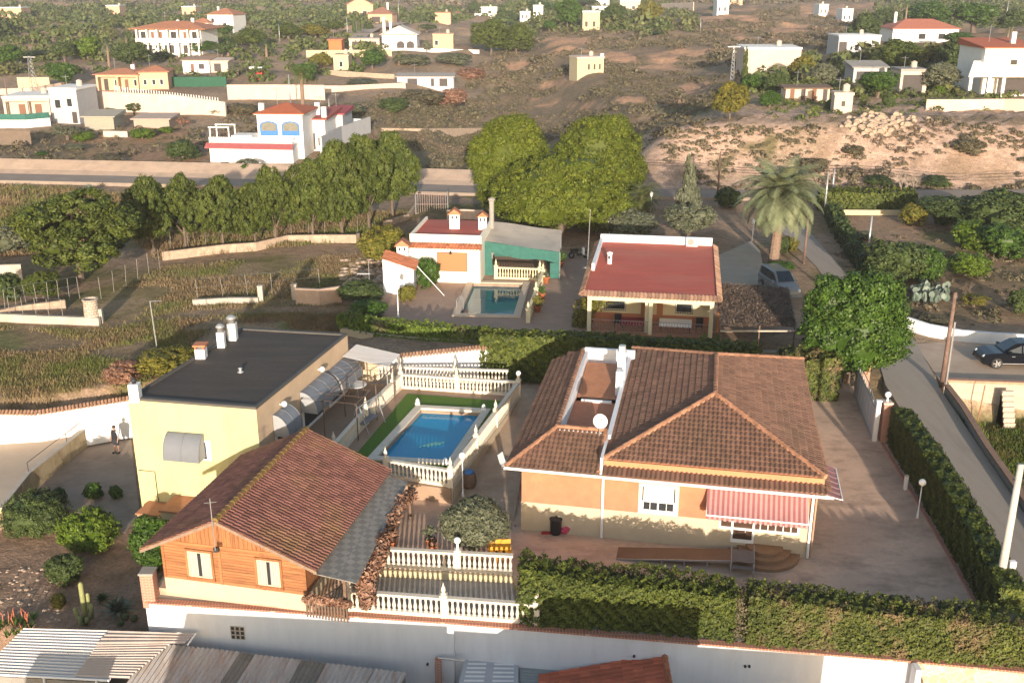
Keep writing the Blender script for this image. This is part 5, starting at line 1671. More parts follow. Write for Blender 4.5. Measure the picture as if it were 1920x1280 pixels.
# gate and lane side
def gate():
 g0, g1 = W(1601, 737), W(1637, 826)
 t = thing('driveway_gate', 'pale sheet metal sliding gate with curved top rail onto the lane', 'gate', g0)
 A, B = Vector(g0), Vector(g1)
 n = 8
 b = MB()
 for i in range(n):
  p, q = A.lerp(B, i / n), A.lerp(B, (i + 1) / n - .008)
  b.wall([(p.x, p.y, .08, 1.75), (q.x, q.y, .08, 1.75)], .04)
 b.build('sheet_panel', M('pale_gate_sheet', (0.50, 0.49, 0.50), 0.06, 2, 0.5), t)
 fr = MB()
 fr.wall([(A.x, A.y, 1.76, 1.84), (B.x, B.y, 1.76, 1.84)], .07)
 fr.tube([A.lerp(B, i / 12) + Vector((0, 0, 1.84 + .45 * math.sin(math.pi * i / 12))) for i in range(13)], .03, 6)
 for i in range(1, 12): fr.tube([A.lerp(B, i / 12) + Vector((0, 0, 1.8)), A.lerp(B, i / 12) + Vector((0, 0, 1.84 + .45 * math.sin(math.pi * i / 12)))], .018, 5)
 fr.build('frame', STEEL, t)
 MB().wall([(A.x, A.y, .0, .07), (B.x, B.y, .0, .07)], .12).build('track', STEEL, t)
 q = W(1639, 826)
 t = thing('gate_post', 'white metal gate post at the near end of the gate', 'gate post', q)
 b = MB().bbox(q[0] - .12, q[0] + .12, q[1] - .1, q[1] + .1, 0, 2.35); b.build('shaft', WHITEP, t)
 MB().bbox(q[0] - .15, q[0] + .15, q[1] - .13, q[1] + .13, 2.35, 2.42).build('cap', WHITEP, t)
 q = W(1656, 826)
 t = thing('brick_pillar', 'red brick gate pillar with a globe lamp beside the lane hedge', 'pillar', q)
 MB().bbox(q[0] - .22, q[0] + .22, q[1] - .1, q[1] + .4, 0, 2.2).build('shaft', BRICK, t)
 MB().bbox(q[0] - .27, q[0] + .27, q[1] - .15, q[1] + .45, 2.2, 2.3).build('cap', CONC_L, t)
 globe_lamp('globe lamp on the near brick gate pillar', (q[0], q[1] + .15, 2.3), .38, .17, False)
 q = W(1618, 735)
 t = thing('brick_pillar', 'red brick gate pillar under the big round tree at the far end of the gate', 'pillar', q)
 MB().bbox(q[0] - .3, q[0] + .3, q[1] - .05, q[1] + .5, 0, 1.95).build('shaft', BRICK, t)
 MB().bbox(q[0] - .34, q[0] + .34, q[1] - .1, q[1] + .55, 1.95, 2.05).build('cap', BRICK, t)
 globe_lamp('globe lamp on the far brick gate pillar under the tree', (q[0], q[1] + .2, 2.05), .36, .15, False)
gate()
for i, (u, vb, hh, lab) in enumerate(((1697, 917, .75, 'short white marker post on the kerb, at the middle of the lane hedge'),)):
 q = W(u, vb)
 t = thing('marker_post', lab, 'post', q)
 MB().bbox(q[0] - .09, q[0] + .09, q[1] - .08, q[1] + .08, 0, hh).build('shaft', WHITEP, t)
 MB().bbox(q[0] - .10, q[0] + .10, q[1] - .09, q[1] + .09, hh, hh + .04).build('cap', CONC_L, t)
globe_lamp('white globe garden lamp on a tall thin pole before the lane hedge', W(1720, 970), 1.85, .17)
def pole(label, p, h, r0, r1, mat, top=None, fit=True, name='utility_pole', group=None):
 t = thing(name, label, 'pole', p, group)
 l = top or (0, 0)
 MB().tube([(p[0], p[1], p[2] - .3), (p[0] + l[0], p[1] + l[1], p[2] + h)], [r0, r1], 10).build('shaft', mat, t, True)
 if fit:
  b = MB()
  b.box(p[0] + l[0] - .02, p[0] + l[0] + .18, p[1] + l[1] - .05, p[1] + l[1] + .05, p[2] + h - .35, p[2] + h - .15)
  b.box(p[0] + l[0] - .2, p[0] + l[0] + .2, p[1] + l[1] - .03, p[1] + l[1] + .03, p[2] + h - .7, p[2] + h - .62)
  b.build('bracket', BLACKM, t)
 return t
q = (19.45, 36.0, 0)
pp = W(1868, 1128, .3)
tp = WY(1913, 870, pp[1])
cpole = pole('thick pale concrete utility pole at the right corner of the front hedge', (pp[0], pp[1], 0), tp[2], .19, .12, M('pale_concrete_pole', (0.46, 0.44, 0.40), 0.1, 3, 0.9))
MB().bbox(pp[0] + .25, pp[0] + .5, pp[1] - .1, pp[1] + .1, 1.7, 2.2).build('meter_box', WHITEP, cpole)
pw = W(1765, 727, 0)
tw_ = WY(1791, 548, pw[1])
wp = pole('dark wooden utility pole at the lane corner by the parked black car', pw, tw_[2], .15, .11, POLEWOOD)
MB().tube([(pw[0] + .22, pw[1] - .1, 0), (pw[0] + .2, pw[1] - .1, tw_[2] * .7)], .06, 6).build('conduit', STEEL, wp)
# low wall along the lane's right side, block wall, white curved wall
lw = [W(u, v) for u, v in ((1770, 735), (1800, 775), (1845, 850), (1921, 960))]
lw.append((lw[-1][0] - 1.2, lw[-1][1] - 9, 0))
t = thing('lane_wall', 'low grey wall with brown coping along the right side of the lane', 'wall', lw[0])
MB().wall([(x + .12, y, -2.1, .42) for x, y, z in lw], .22).build('wall', CONC_G, t)
MB().wall([(x + .12, y, .42, .52) for x, y, z in lw], .34).build('coping', M('rusty_coping', (0.26, 0.16, 0.11), 0.2, 3, 0.9), t)
bw = [W(1778, 716, .1), W(1995, 728, .1)]
t = thing('block_wall', 'pale concrete block retaining wall with buttress below the parked black car', 'wall', bw[0])
MB().wall([(bw[0][0], bw[0][1], -2.2, .15), (bw[1][0] + 4, bw[1][1], -2.2, .15)], .3).build('wall', BLOCKW, t)
MB().wall([(bw[0][0] - .1, bw[0][1] - .02, .15, .32), (bw[1][0] + 4, bw[1][1] - .02, .15, .32)], .4).build('coping', M('brick_edge', (0.42, 0.24, 0.16), 0.2, 3), t)
bx = WY(1886, 730, bw[1][1])
u = MB()
x, y = bx[0], bw[1][1]
for k in range(7): u.box(x - .35, x + .35, y - .2 - .14 * (k + 1), y - .17, -2.1, .05 - .3 * k)
u.build('buttress', BLOCKW, t)
cw = [W(1700, 618), W(1740, 630), W(1800, 640), W(1860, 644), W(2000, 650)]
t = thing('curved_wall', 'low white curved wall behind the parked black car', 'wall', cw[0])
MB().wall([(x, y, -.4, .95 - .1 * i * .5) for i, (x, y, z) in enumerate(cw)], .25).build('wall', WHITE, t)
for i, (u_, va, vb, lab) in enumerate(((1905, 880, 960, 'nearest'), (1850, 800, 870, 'middle'), (1825, 742, 802, 'farthest'))):
 q = G(u_ + 6, vb)
 t = thing('fence_post', 'thin rusty fence post in the green field below the lane, ' + lab + ' of the three', 'post', q, 'rusty posts along the lane wall')
 q = (q[0], q[1], -2)
 MB().tube([q, (q[0] + .1, q[1], .5)], .035, 6).build('shaft', M('rusty_post', (0.30, 0.15, 0.08), 0.3, 5), t)

# parked car
def car(label, name, p, az, body, cat='car', van=False):
 f = Fr(p, az)  # x forward
 t = thing(name, label, cat, p)
 L, Wc = (4.75, 1.92) if not van else (4.6, 1.75)
 if not van:
  prof = [(-2.36, .45, .80), (-2.38, .62, .86), (-2.33, .95, .90), (-2.1, 1.06, .92), (-1.2, 1.07, .95), (.95, 1.06, .95), (1.6, 1.02, .93), (2.15, .90, .86), (2.34, .70, .78), (2.38, .5, .74), (2.30, .36, .72)]
  roof = [(-2.15, 1.05, .84), (-1.95, 1.42, .72), (-1.55, 1.62, .66), (-.5, 1.70, .66), (.15, 1.64, .66), (1.05, 1.08, .80)]
 else:
  prof = [(-2.28, .45, .82), (-2.30, .8, .84), (-2.28, 1.15, .84), (1.3, 1.15, .84), (1.95, 1.0, .80), (2.25, .75, .76), (2.28, .5, .74), (2.2, .36, .72)]
  roof = [(-2.26, 1.14, .82), (-2.18, 1.75, .74), (-2.0, 1.85, .70), (.3, 1.86, .70), (1.25, 1.16, .78)]
 def shell(mb, pr, zb):
  n = len(pr)
  for a, b in zip(pr[:-1], pr[1:]):
   x0, z0, w0_ = a; x1, z1, w1_ = b
   mb.quad((x0, -w0_ + .1, z0), (x1, -w1_ + .1, z1), (x1, w1_ - .1, z1), (x0, w0_ - .1, z0))
   for s in (-1, 1):
    mb.quad((x0, s * (w0_ - .1), z0), (x1, s * (w1_ - .1), z1), (x1, s * w1_, max(zb, z1 - .09)), (x0, s * w0_, max(zb, z0 - .09)))
    mb.quad((x0, s * w0_, max(zb, z0 - .09)), (x1, s * w1_, max(zb, z1 - .09)), (x1, s * w1_, zb), (x0, s * w0_, zb))
  a, b = pr[0], pr[-1]
 bd = MB(f); shell(bd, prof, .34)
 bd.box(-2.3, 2.25, -.85, .85, .26, .42)
 ob = bd.build('body', body, t)
 cb = MB(f); shell(cb, roof, roof[0][1] - .1 if False else 1.02)
 cb.build('cabin_shell', body, t)
 gl = M('car_glass', (0.02, 0.028, 0.034), 0.1, 2, 0.06, spec=0.8)
 for s in (-1, 1):
  pts = [(r[0], s * (r[2] + .004), r[1] - .12) for r in roof[1:-1]]
  if van:
   segs = [(-1.9, -.95), (-.8, .05), (.15, .95)]
  else:
   segs = [(-1.9, -1.05), (-.95, -.12), (-.05, .82)]
  def ztop(x):
   for a, b in zip(roof[:-1], roof[1:]):
    if a[0] <= x <= b[0]: return a[1] + (b[1] - a[1]) * (x - a[0]) / (b[0] - a[0])
   return 1.1
  for x0, x1 in segs:
   g = MB(f)
   zb = 1.08 if not van else 1.18
   zt0, zt1 = max(zb + .03, ztop(x0) - .12), max(zb + .03, ztop(x1) - .12)
   g.quad((x0, s * (.93 if not van else .85), zb), (x1, s * (.93 if not van else .85), zb), (x1, s * (.74 if not van else .79), zt1), (x0, s * (.74 if not van else .79), zt0))
   q = g.build('side_window', gl, t)
  e = MB(f); e.tube([(-1.5, s * .93, .36), (1.35, s * .93, .36)], .03, 5)
  e.build('sill_trim', STEEL, t)
  for x0 in (-.6, .35): MB(f).tube([(x0, s * .97, .86), (x0 + .2, s * .97, .86)], .018, 5).build('door_handle', STEEL, t)
  MB(f).bbox(.62, .82, s * .98 - .09, s * .98 + .09, 1.06, 1.22).build('mirror', body, t)
  MB(f).ball((2.18, s * .62, .74), .14, 10).build('headlight', M('headlight_glass', (0.6, 0.62, 0.62), 0.05, 4, 0.1), t, True)
  MB(f).bbox(-2.41, -2.34, s * .72 - .1, s * .72 + .1, .75, .98).build('tail_light', M('red_lens', (0.35, 0.01, 0.01), 0.1, 4, 0.2), t)
 w = MB(f)
 a, b = roof[-2], roof[-1]
 w.quad((a[0] + .05, -.56, a[1] - .02 + .012), (b[0] - .05, -.66, b[1] + .06), (b[0] - .05, .66, b[1] + .06), (a[0] + .05, .56, a[1] - .02 + .012))
 w.build('windscreen', gl, t)
 w = MB(f)
 a, b = roof[1], roof[0]
 w.quad((a[0] - .01, -.55, a[1] + .03), (b[0] - .012, -.66, b[1] + .08), (b[0] - .012, .66, b[1] + .08), (a[0] - .01, .55, a[1] + .03))
 w.build('rear_window', gl, t)
 for x in (-1.42, 1.43):
  for s in (-1, 1):
   wh = MB(f)
   y = s * .90
   def ring(r, yy, n=22): return [(x + r * math.cos(2 * math.pi * k / n), yy, .37 + r * math.sin(2 * math.pi * k / n)) for k in range(n)]
   n = 22
   R0, R1, R2, R3 = ring(.37, y - s * .13), ring(.37, y + s * .05), ring(.34, y + s * .08), ring(.25, y + s * .08)
   wh.add(R0 + R1 + R2 + R3, [(i * n + k, i * n + (k + 1) % n, (i + 1) * n + (k + 1) % n, (i + 1) * n + k) for i in range(3) for k in range(n)])
   tw = wh.build('wheel', PLASTIC, t)
   rim = MB(f)
   rim.add(ring(.25, y + s * .075) + ring(.23, y + s * .04), [(k, (k + 1) % n, n + (k + 1) % n, n + k) for k in range(n)])
   for k in range(5):
    a = 2 * math.pi * k / 5
    d = Vector((math.cos(a), 0, math.sin(a))); pz_ = Vector((-math.sin(a), 0, math.cos(a)))
    c0 = Vector((x, y + s * .072, .37))
    rim.add([c0 + d * .03 - pz_ * .05, c0 + d * .03 + pz_ * .05, c0 + d * .245 + pz_ * .035, c0 + d * .245 - pz_ * .035], [(0, 1, 2, 3)])
   rim.build('rim', M('alloy_rim', (0.5, 0.5, 0.5), 0.05, 4, 0.3, metal=.7), tw)
 return t
CARPAINT = M('black_car_paint', (0.006, 0.007, 0.010), 0.1, 1, 0.12, spec=0.4)
SHADED_VAN = M('shaded_van_paint', (0.17, 0.185, 0.20), 0.05, 1, 0.25, spec=0.5)  # van stands in shade; that darkness is put into the paint colour
pc = W(1908, 690, .03)
car('shiny black parked car with silver wheels on the dirt beside the lane', 'parked_car', (pc[0], pc[1] + .75, .03), R(180 - 2), CARPAINT)
pv = W(1470, 560, .6)
car('shade-darkened bluish grey parked van behind the brushwood shade roof', 'parked_van', (pv[0], pv[1] + 1.6, .62), R(-80), SHADED_VAN, 'van', True)

# big tree, olive, courtyard things
def big_tree():
 p = W(1600, 735, 0)
 t = thing('broadleaf_tree', 'big round bright green tree beside the lane at the back of the courtyard', 'tree', (p[0], p[1] + 1.0, 0))
 x, y = p[0], p[1] + 1.6
 limbs(t, [([(x, y, -.1), (x + .1, y, 1.5), (x, y + .1, 4)], [.28, .22, .1]), ([(x, y, 1.2), (x + 1.6, y, 4)], [.15, .05]), ([(x, y, 1.2), (x - 1.6, y - .3, 4)], [.15, .05])])
 bl = [(x, y, 4.4, 2.9, 2.7, 2.7), (x - 1.6, y - .5, 3.2, 1.8, 1.7, 1.9), (x + 1.7, y - .5, 3.3, 1.8, 1.7, 1.9), (x - 1.3, y, 5.4, 1.7, 1.6, 1.5), (x + 1.2, y, 5.6, 1.7, 1.6, 1.4), (x, y - 1.4, 3.6, 2.0, 1.5, 2.3), (x - .5, y - .6, 1.9, 1.7, 1.4, 1.3)]
 crown(LF_GREEN, t, bl, 560, 70, .46, .125, np.random.RandomState(3), corek=.78)
big_tree()
def olive():
 p = W(890, 1042, 0)
 x, y = p[0], p[1] + .4
 t = thing('olive_tree', 'round grey-green olive tree behind the upper front balustrade', 'tree', (x, y, 0))
 limbs(t, [([(x, y, -.1), (x + .05, y, .5), (x, y, 1.4)], [.13, .10, .05]), ([(x, y, .5), (x + .7, y - .2, 1.3)], [.07, .03]), ([(x, y, .5), (x - .7, y, 1.4)], [.07, .03])])
 bl = [(x, y + .2, 1.5, 1.25, 1.15, .75), (x - .7, y, 1.35, .8, .8, .6), (x + .75, y, 1.3, .8, .75, .6), (x, y - .6, 1.25, .9, .6, .6), (x + .1, y + .5, 1.8, .8, .7, .45)]
 crown(LF_OLIVE, t, bl, 520, 40, .26, .065, np.random.RandomState(5), corek=.7, aspect=2.6)
olive()
def pot(label, p, r, h, hh, mat, n=22, leaf=.09, cat='plant pot', potmat=None):
 t = thing('plant_pot', label, cat, p, None)
 MB().lathe(p, [(r * .65, 0), (r * .95, h * .85), (r * 1.08, h * .86), (r * 1.08, h), (r * .9, h), (r * .88, h * .9), (.01, h * .88)], 14).build('pot', potmat or POT, t, True)
 if mat:
  x, y, z = p
  crown(mat, t, [(x, y, z + h + hh * .45, hh * .5, hh * .5, hh * .5)], n, 14, hh * .22, leaf, name='plant', corek=.5)
 return t
pot('terracotta pot with reddish plant at the left of the striped courtyard floor', W(735, 1028), .22, .4, .55, LF_DRY)
pot('terracotta pot with green cactus beside the olive tree', W(806, 1022), .2, .35, .6, LF_OLIVE)
pot('terracotta pot between the olive tree and the upper balustrade', W(812, 1035), .2, .36, .35, LF_DRY)
for k, u_ in enumerate((925, 938, 951)):
 q = W(u_, 1052)
 t = thing('yellow_chair', 'yellow folding chair behind the balustrade under the olive tree', 'chair', q, 'yellow folding chairs under the olive tree')
 f = Fr(q, R(10))
 ym = M('yellow_paint', (0.60, 0.28, 0.02), 0.1, 5, 0.6) if k == 0 else bpy.data.materials['yellow_paint']
 MB(f).box(-.2, .2, -.2, .2, .42, .46).build('seat', ym, t)
 MB(f).add([(-.2, .2, .46), (.2, .2, .46), (.2, .3, .92), (-.2, .3, .92), (-.2, .23, .46), (.2, .23, .46), (.2, .33, .92), (-.2, .33, .92)], [(0, 1, 2, 3), (7, 6, 5, 4), (3, 2, 6, 7)]).build('backrest', ym, t)
 for x_ in (-.18, .18):
  MB(f).tube([(x_, -.2, 0), (x_, .2, .46)], .014, 5).build('leg', ym, t); MB(f).tube([(x_, .25, 0), (x_, -.18, .43)], .014, 5).build('leg', ym, t)
q = W(880, 915, 0)
t = thing('round_barrel', 'brown wooden barrel holding a blue cloth by the pool corner lamp', 'barrel', q)
MB().lathe(q, [(.28, 0), (.36, .3), (.37, .45), (.34, .75), (.30, .85), (.01, .85)], 16).build('body', WOODDK, t, True)
b = MB().ball((q[0], q[1], .9), .26, 9, .5)
tag(b.build('cloth', BLUEPL), 'crumpled blue cloth lying on the barrel by the pool', 'cloth')
def folding_chair(label, q, az):
 t = thing('folding_chair', label, 'chair', q)
 f = Fr(q, az)
 MB(f).box(-.24, .24, -.24, .24, .44, .47).build('seat', WHITEP, t)
 MB(f).add([(-.24, .22, .47), (.24, .22, .47), (.24, .38, .98), (-.24, .38, .98), (-.24, .25, .47), (.24, .25, .47), (.24, .41, .98), (-.24, .41, .98)], [(0, 1, 2, 3), (7, 6, 5, 4), (3, 2, 6, 7)]).build('backrest', WHITEP, t)
 for x_ in (-.22, .22):
  MB(f).tube([(x_, -.28, 0), (x_, .24, .47)], .016, 5).build('leg', WHITEP, t); MB(f).tube([(x_, .3, 0), (x_, -.2, .45)], .016, 5).build('leg', WHITEP, t)
folding_chair('white folding chair at the left wall of the orange house', W(950, 885, .05), R(60))

# neighbour's sheds below the wall
def corrug(mb, A, B, C, D, n, amp=.03, rows=2):
 A, B, C, D = map(Vector, (A, B, C, D))
 up = (B - A).cross(D - A).normalized()
 if up.z < 0: up = -up
 m = n * 4
 v, fs = [], []
 for j in range(rows + 1):
  for i in range(m + 1):
   s, r = i / m, j / rows
   v.append(A.lerp(B, s).lerp(D.lerp(C, s), r) + up * amp * math.sin(2 * math.pi * i / 4))
 for j in range(rows):
  for i in range(m):
   a = j * (m + 1) + i
   fs.append((a, a + 1, a + m + 2, a + m + 1))
 return mb.add(v, fs)
def sheds():
 z1, z2 = -1.5, -1.9
 P = [W(45, 1177, z1), W(290, 1183, z1), W(205, 1275, z2), W(-40, 1262, z2)]
 t = thing('corrugated_shed', 'low shed with pale ribbed roof at the lower left, by the cactus bed', 'shed', (P[0][0], P[0][1], -4))
 corrug(MB(), P[0], P[3], P[2], P[1], 16, .04).build('roof', CORRW, t)
 b = MB(); b.wall([(P[3][0] + .2, P[3][1] + .1, -4.3, -2.05), (P[2][0] - .1, P[2][1] + .1, -4.3, -2.05)], .1); b.wall([(P[0][0] + .2, P[0][1] - .2, -4.3, -1.6), (P[1][0] - .1, P[1][1] - .2, -4.3, -1.6)], .1)
 b.build('wall', CONC_G, t)
 fr = MB(); fr.tube([P[3], P[2]], .05, 6); 
 for k in (.1, .5, .9):
  q = Vector(P[3]).lerp(Vector(P[2]), k); fr.tube([(q.x, q.y, -4.3), q], .05, 6)
 fr.build('front_beam', WHITEP, t)
 P = [W(205, 1181, -1.42), W(367, 1187, -1.42), W(345, 1206, -1.5), W(178, 1209, -1.5)]
 Q = [W(182, 1209, -1.55), W(320, 1206, -1.55), W(240, 1272, -1.85), W(140, 1268, -1.85)]
 t = thing('roof_sheet', 'two overlapping pale ribbed roof sheets between the left shed and the rusty roof', 'roof sheet', P[0])
 b = MB(); corrug(b, P[0], P[3], P[2], P[1], 4, .035); corrug(b, Q[0], Q[3], Q[2], Q[1], 13, .04)
 b.build('sheet', M('pinkish_ribbed_sheet', (0.46, 0.39, 0.34), 0.1, 0.8, 0.7, stain=(0.36, 0.27, 0.21), stain_amt=0.5), t)
 MB().tube([P[1], W(352, 1208, -1.5)], .04, 6).build('edge_bar', WHITEP, t)
 cuts = [(288, 1204, 196, 1340), (452, 1221, 375, 1340), (478, 1226, 405, 1340), (566, 1236, 512, 1340), (612, 1242, 560, 1340), (703, 1253, 655, 1340), (765, 1260, 722, 1340)]
 mats = [RUST, CORRG, RUST, CORRG, RUST, RUST]
 t = thing('rusty_shed', 'long low shed with rust-streaked corrugated roof along the foot of the white wall', 'shed', W(500, 1280, -4))
 for k, (a, c) in enumerate(zip(cuts[:-1], cuts[1:])):
  A_, B_ = W(a[0], a[1], -1.75), W(c[0] - 1, c[1], -1.75)
  C_, D_ = W(c[2] - 1, c[3], -2.25), W(a[2], a[3], -2.25)
  n = max(3, int((Vector(B_) - Vector(A_)).length / .2))
  corrug(MB(), A_, B_, C_, D_, n, .045).build('roof_panel', mats[k], t)
 b = MB(); a, c = W(300, 1214, -1.9), W(760, 1266, -1.9)
 b.wall([(a[0], a[1] - .1, -4.3, -1.85), (c[0], c[1] - .1, -4.3, -1.85)], .12); b.build('wall', CONC_G, t)
 # pale slatted canopy and grey sheet roof
 P = [W(872, 1231, -2.2), W(972, 1233, -2.2), W(972, 1320, -2.5), W(850, 1320, -2.5)]
 t = thing('slatted_canopy', 'bluish white translucent panel canopy beside the red brick post', 'canopy roof', P[3])
 b = MB().quad(*P[::-1]); b.build('sheet', M('bluish_sheet', (0.42, 0.45, 0.48), 0.08, 2, 0.5), t)
 s = MB()
 A_, B_, C_, D_ = map(Vector, P)
 for i in range(10):
  for lo, hi in ((.08, .42), (.56, .92)):
   p0, p1 = A_.lerp(D_, .04 + i * .09), A_.lerp(D_, .08 + i * .09)
   q0, q1 = B_.lerp(C_, .04 + i * .09), B_.lerp(C_, .08 + i * .09)
   u = Vector((0, 0, .012))
   s.quad(p0.lerp(q0, lo) + u, p0.lerp(q0, hi) + u, p1.lerp(q1, hi) + u, p1.lerp(q1, lo) + u)
 s.build('slat', WHITEP, t)
 for q in (P[0], P[1]): MB().tube([(q[0], q[1] - .05, -4.3), (q[0], q[1] - .05, q[2])], .04, 6).build('post', STEEL, t)
 P = [W(975, 1236, -2.3), W(1050, 1246, -2.3), W(1060, 1320, -2.6), W(975, 1320, -2.6)]
 t = thing('sheet_canopy', 'grey ribbed sheet canopy left of the red tiled roof', 'canopy roof', P[3])
 corrug(MB(), P[0], P[3], P[2], P[1], 14, .02).build('sheet', M('grey_green_sheet', (0.27, 0.29, 0.29), 0.1, 1, 0.6), t)
 MB().tube([(P[0][0], P[0][1], -4.3), P[0]], .04, 6).build('post', STEEL, t)
 q = W(822, 1262, -2.4)
 t = thing('brick_pillar', 'slim red brick post with a lintel bar against the white wall', 'pillar', (q[0], q[1], -4.2))
 MB().bbox(q[0] - .13, q[0] + .13, q[1] - .05, q[1] + .2, -4.3, -1.75).build('shaft', BRICK, t)
 MB().tube([(q[0], q[1] + .1, -1.72), (q[0] + 1.1, q[1] - .05, -1.75)], .05, 6).build('lintel', STEEL, t)
 # tiled lean-to roof
 D_, A_ = W(1243, 1226, -1.25), W(1010, 1266, -2.35)
 B_ = (A_[0] - .1, A_[1] - 3.4, -2.35); C_ = (D_[0] - .1, D_[1] - 3.4, -1.25)
 t = thing('tiled_lean_to', 'outhouse with bright terracotta tiled roof below the white wall', 'outhouse', (D_[0] - 2, D_[1] - 1, -4.2))
 r = MB(); tile_plane(r, B_, A_, D_, C_, tw=.26, ch=.42, amp=.055)
 ro = r.build('roof', M('bright_terracotta', (0.52, 0.14, 0.07), 0.15, 1.5, 0.7, stain=(0.33, 0.10, 0.05), stain_amt=0.4, tint=0.2), t)
 c = MB(); ridge_caps(c, (C_[0] + .05, C_[1], C_[2] + .02), (D_[0] + .05, D_[1] + .05, D_[2] + .04), .12)
 c.build('ridge_cap', TILE_TERRA, ro)
 MB().prism([(A_[0] + .25, A_[1] - 3.2), (D_[0] + .02, D_[1] - 3.2), (D_[0] + .02, D_[1] - .1), (A_[0] + .25, A_[1] - .1)], -4.3, lambda x, y: -2.42 + 1.1 * (x - A_[0]) / (D_[0] - A_[0])).build('wall', WHITE, t)
 for k, u in enumerate((1287, 1345, 1394)):
  q = W(u, 1290, -3.2)
  t = thing('brick_post', 'short red brick fence post beside the tiled outhouse, ' + ('nearest to it', 'the middle one', 'farthest from it')[k], 'post', (q[0], q[1], -4.2), 'brick fence posts')
  MB().bbox(q[0] - .14, q[0] + .14, q[1] - .14, q[1] + .14, -4.3, -2.75).build('shaft', BRICK, t)
  MB().bbox(q[0] - .17, q[0] + .17, q[1] - .17, q[1] + .17, -2.75, -2.68).build('cap', BRICK, t)
 a, c = W(1262, 1285, -3.2), W(1440, 1294, -3.2)
 t = thing('rail_fence', 'dark metal rail fence between the short brick posts', 'fence', (a[0], a[1], -4.2))
 b = MB(); b.tube([(a[0], a[1], -2.8), (c[0], c[1], -2.8)], .03, 6); b.tube([(a[0], a[1], -3.9), (c[0], c[1], -3.9)], .03, 6)
 for i in range(20): b.tube([(a[0] + (c[0] - a[0]) * i / 19, a[1] + (c[1] - a[1]) * i / 19, -3.9), (a[0] + (c[0] - a[0]) * i / 19, a[1] + (c[1] - a[1]) * i / 19, -2.8)], .012, 4)
 b.build('railing', BLACKM, t)
 # crazy-paved stone wall at the right
 a, c = w3, W(2050, 1270, cz)
 t = thing('stone_wall', 'tan crazy-stone wall with red coping to the right of the white boundary wall', 'wall', (a[0], a[1], -4))
 m, nt, N, L, bs = new_mat('tan_crazy_stone')
 tc = N.new('ShaderNodeTexCoord').outputs['Object']
 vo = N.new('ShaderNodeTexVoronoi'); vo.inputs['Scale'].default_value = 3.0; L.new(tc, vo.inputs['Vector'])
 ve = N.new('ShaderNodeTexVoronoi'); ve.feature = 'DISTANCE_TO_EDGE'; ve.inputs['Scale'].default_value = 3.0; L.new(tc, ve.inputs['Vector'])
 col = ramp(nt, vo.outputs['Color'], [(0.2, (0.50, 0.33, 0.22)), (0.5, (0.60, 0.46, 0.34)), (0.8, (0.42, 0.30, 0.22))])
 L.new(mixc(nt, ramp(nt, ve.outputs['Distance'], [(0.02, 1.0), (0.06, 0.0)]), col, (0.62, 0.52, 0.42)), bs.inputs['Base Color'])
 bs.inputs['Roughness'].default_value = .9
 MB().wall([(a[0] + .02, a[1] + .1, -4.4, cz - .08), (c[0], c[1] + .1, -4.4, cz - .08)], .4, 1).build('wall', m, t)
 MB().wall([(a[0], a[1] - .05, cz - .08, cz), (c[0], c[1] - .05, cz - .08, cz)], .34, 1).build('coping', COPING, t)
 q = (a[0] - .05, a[1] - .1)
 t = thing('wall_post', 'white corner post with thin wires where the white wall meets the stone wall', 'post', (q[0], q[1], -4))
 MB().bbox(q[0] - .1, q[0] + .12, q[1] - .5, q[1] - .02, -4.4, cz + .02).build('shaft', WHITE, t)
 for k in range(3): MB().tube([(q[0] + .1, q[1] - .3, cz - .1), (q[0] + .5 + .15 * k, q[1] - .8, -2.6)], .012, 4).build('wire', BLACKM, t)
 # the neighbour's house standing nearer than all this
 t = thing('neighbour_house', 'low white neighbouring house whose flat roofs shade the boundary wall', 'house', (-4, 24, -4.2))
 b = MB()
 b.box(-12.9, -2.1, 19, 26, -4.5, 1.05); b.box(1.9, 7.7, 19, 25.9, -4.5, 2.55); b.box(7.7, 12.4, 19, 25.95, -4.5, .75); b.box(-2.1, 1.9, 19, 25.8, -4.5, .75); b.box(-18.6, -15.4, 20, 26, -4.5, -.15)
 b.add([(-.1, 19.2, .75), (1.9, 19.2, .75), (1.9, 25.8, .75), (-.1, 25.8, .75), (1.9, 19.2, 2.5), (1.9, 25.8, 2.5)], [(3, 2, 5), (0, 4, 1), (0, 3, 5, 4)])
 b.build('wall', WHITE, t)
 MB().box(-12.7, -2.3, 19.2, 25.8, 1.05, 1.09).box(2.1, 7.5, 19.2, 25.7, 2.55, 2.59).build('roof', ASPHALT_ROOF, t)
sheds()

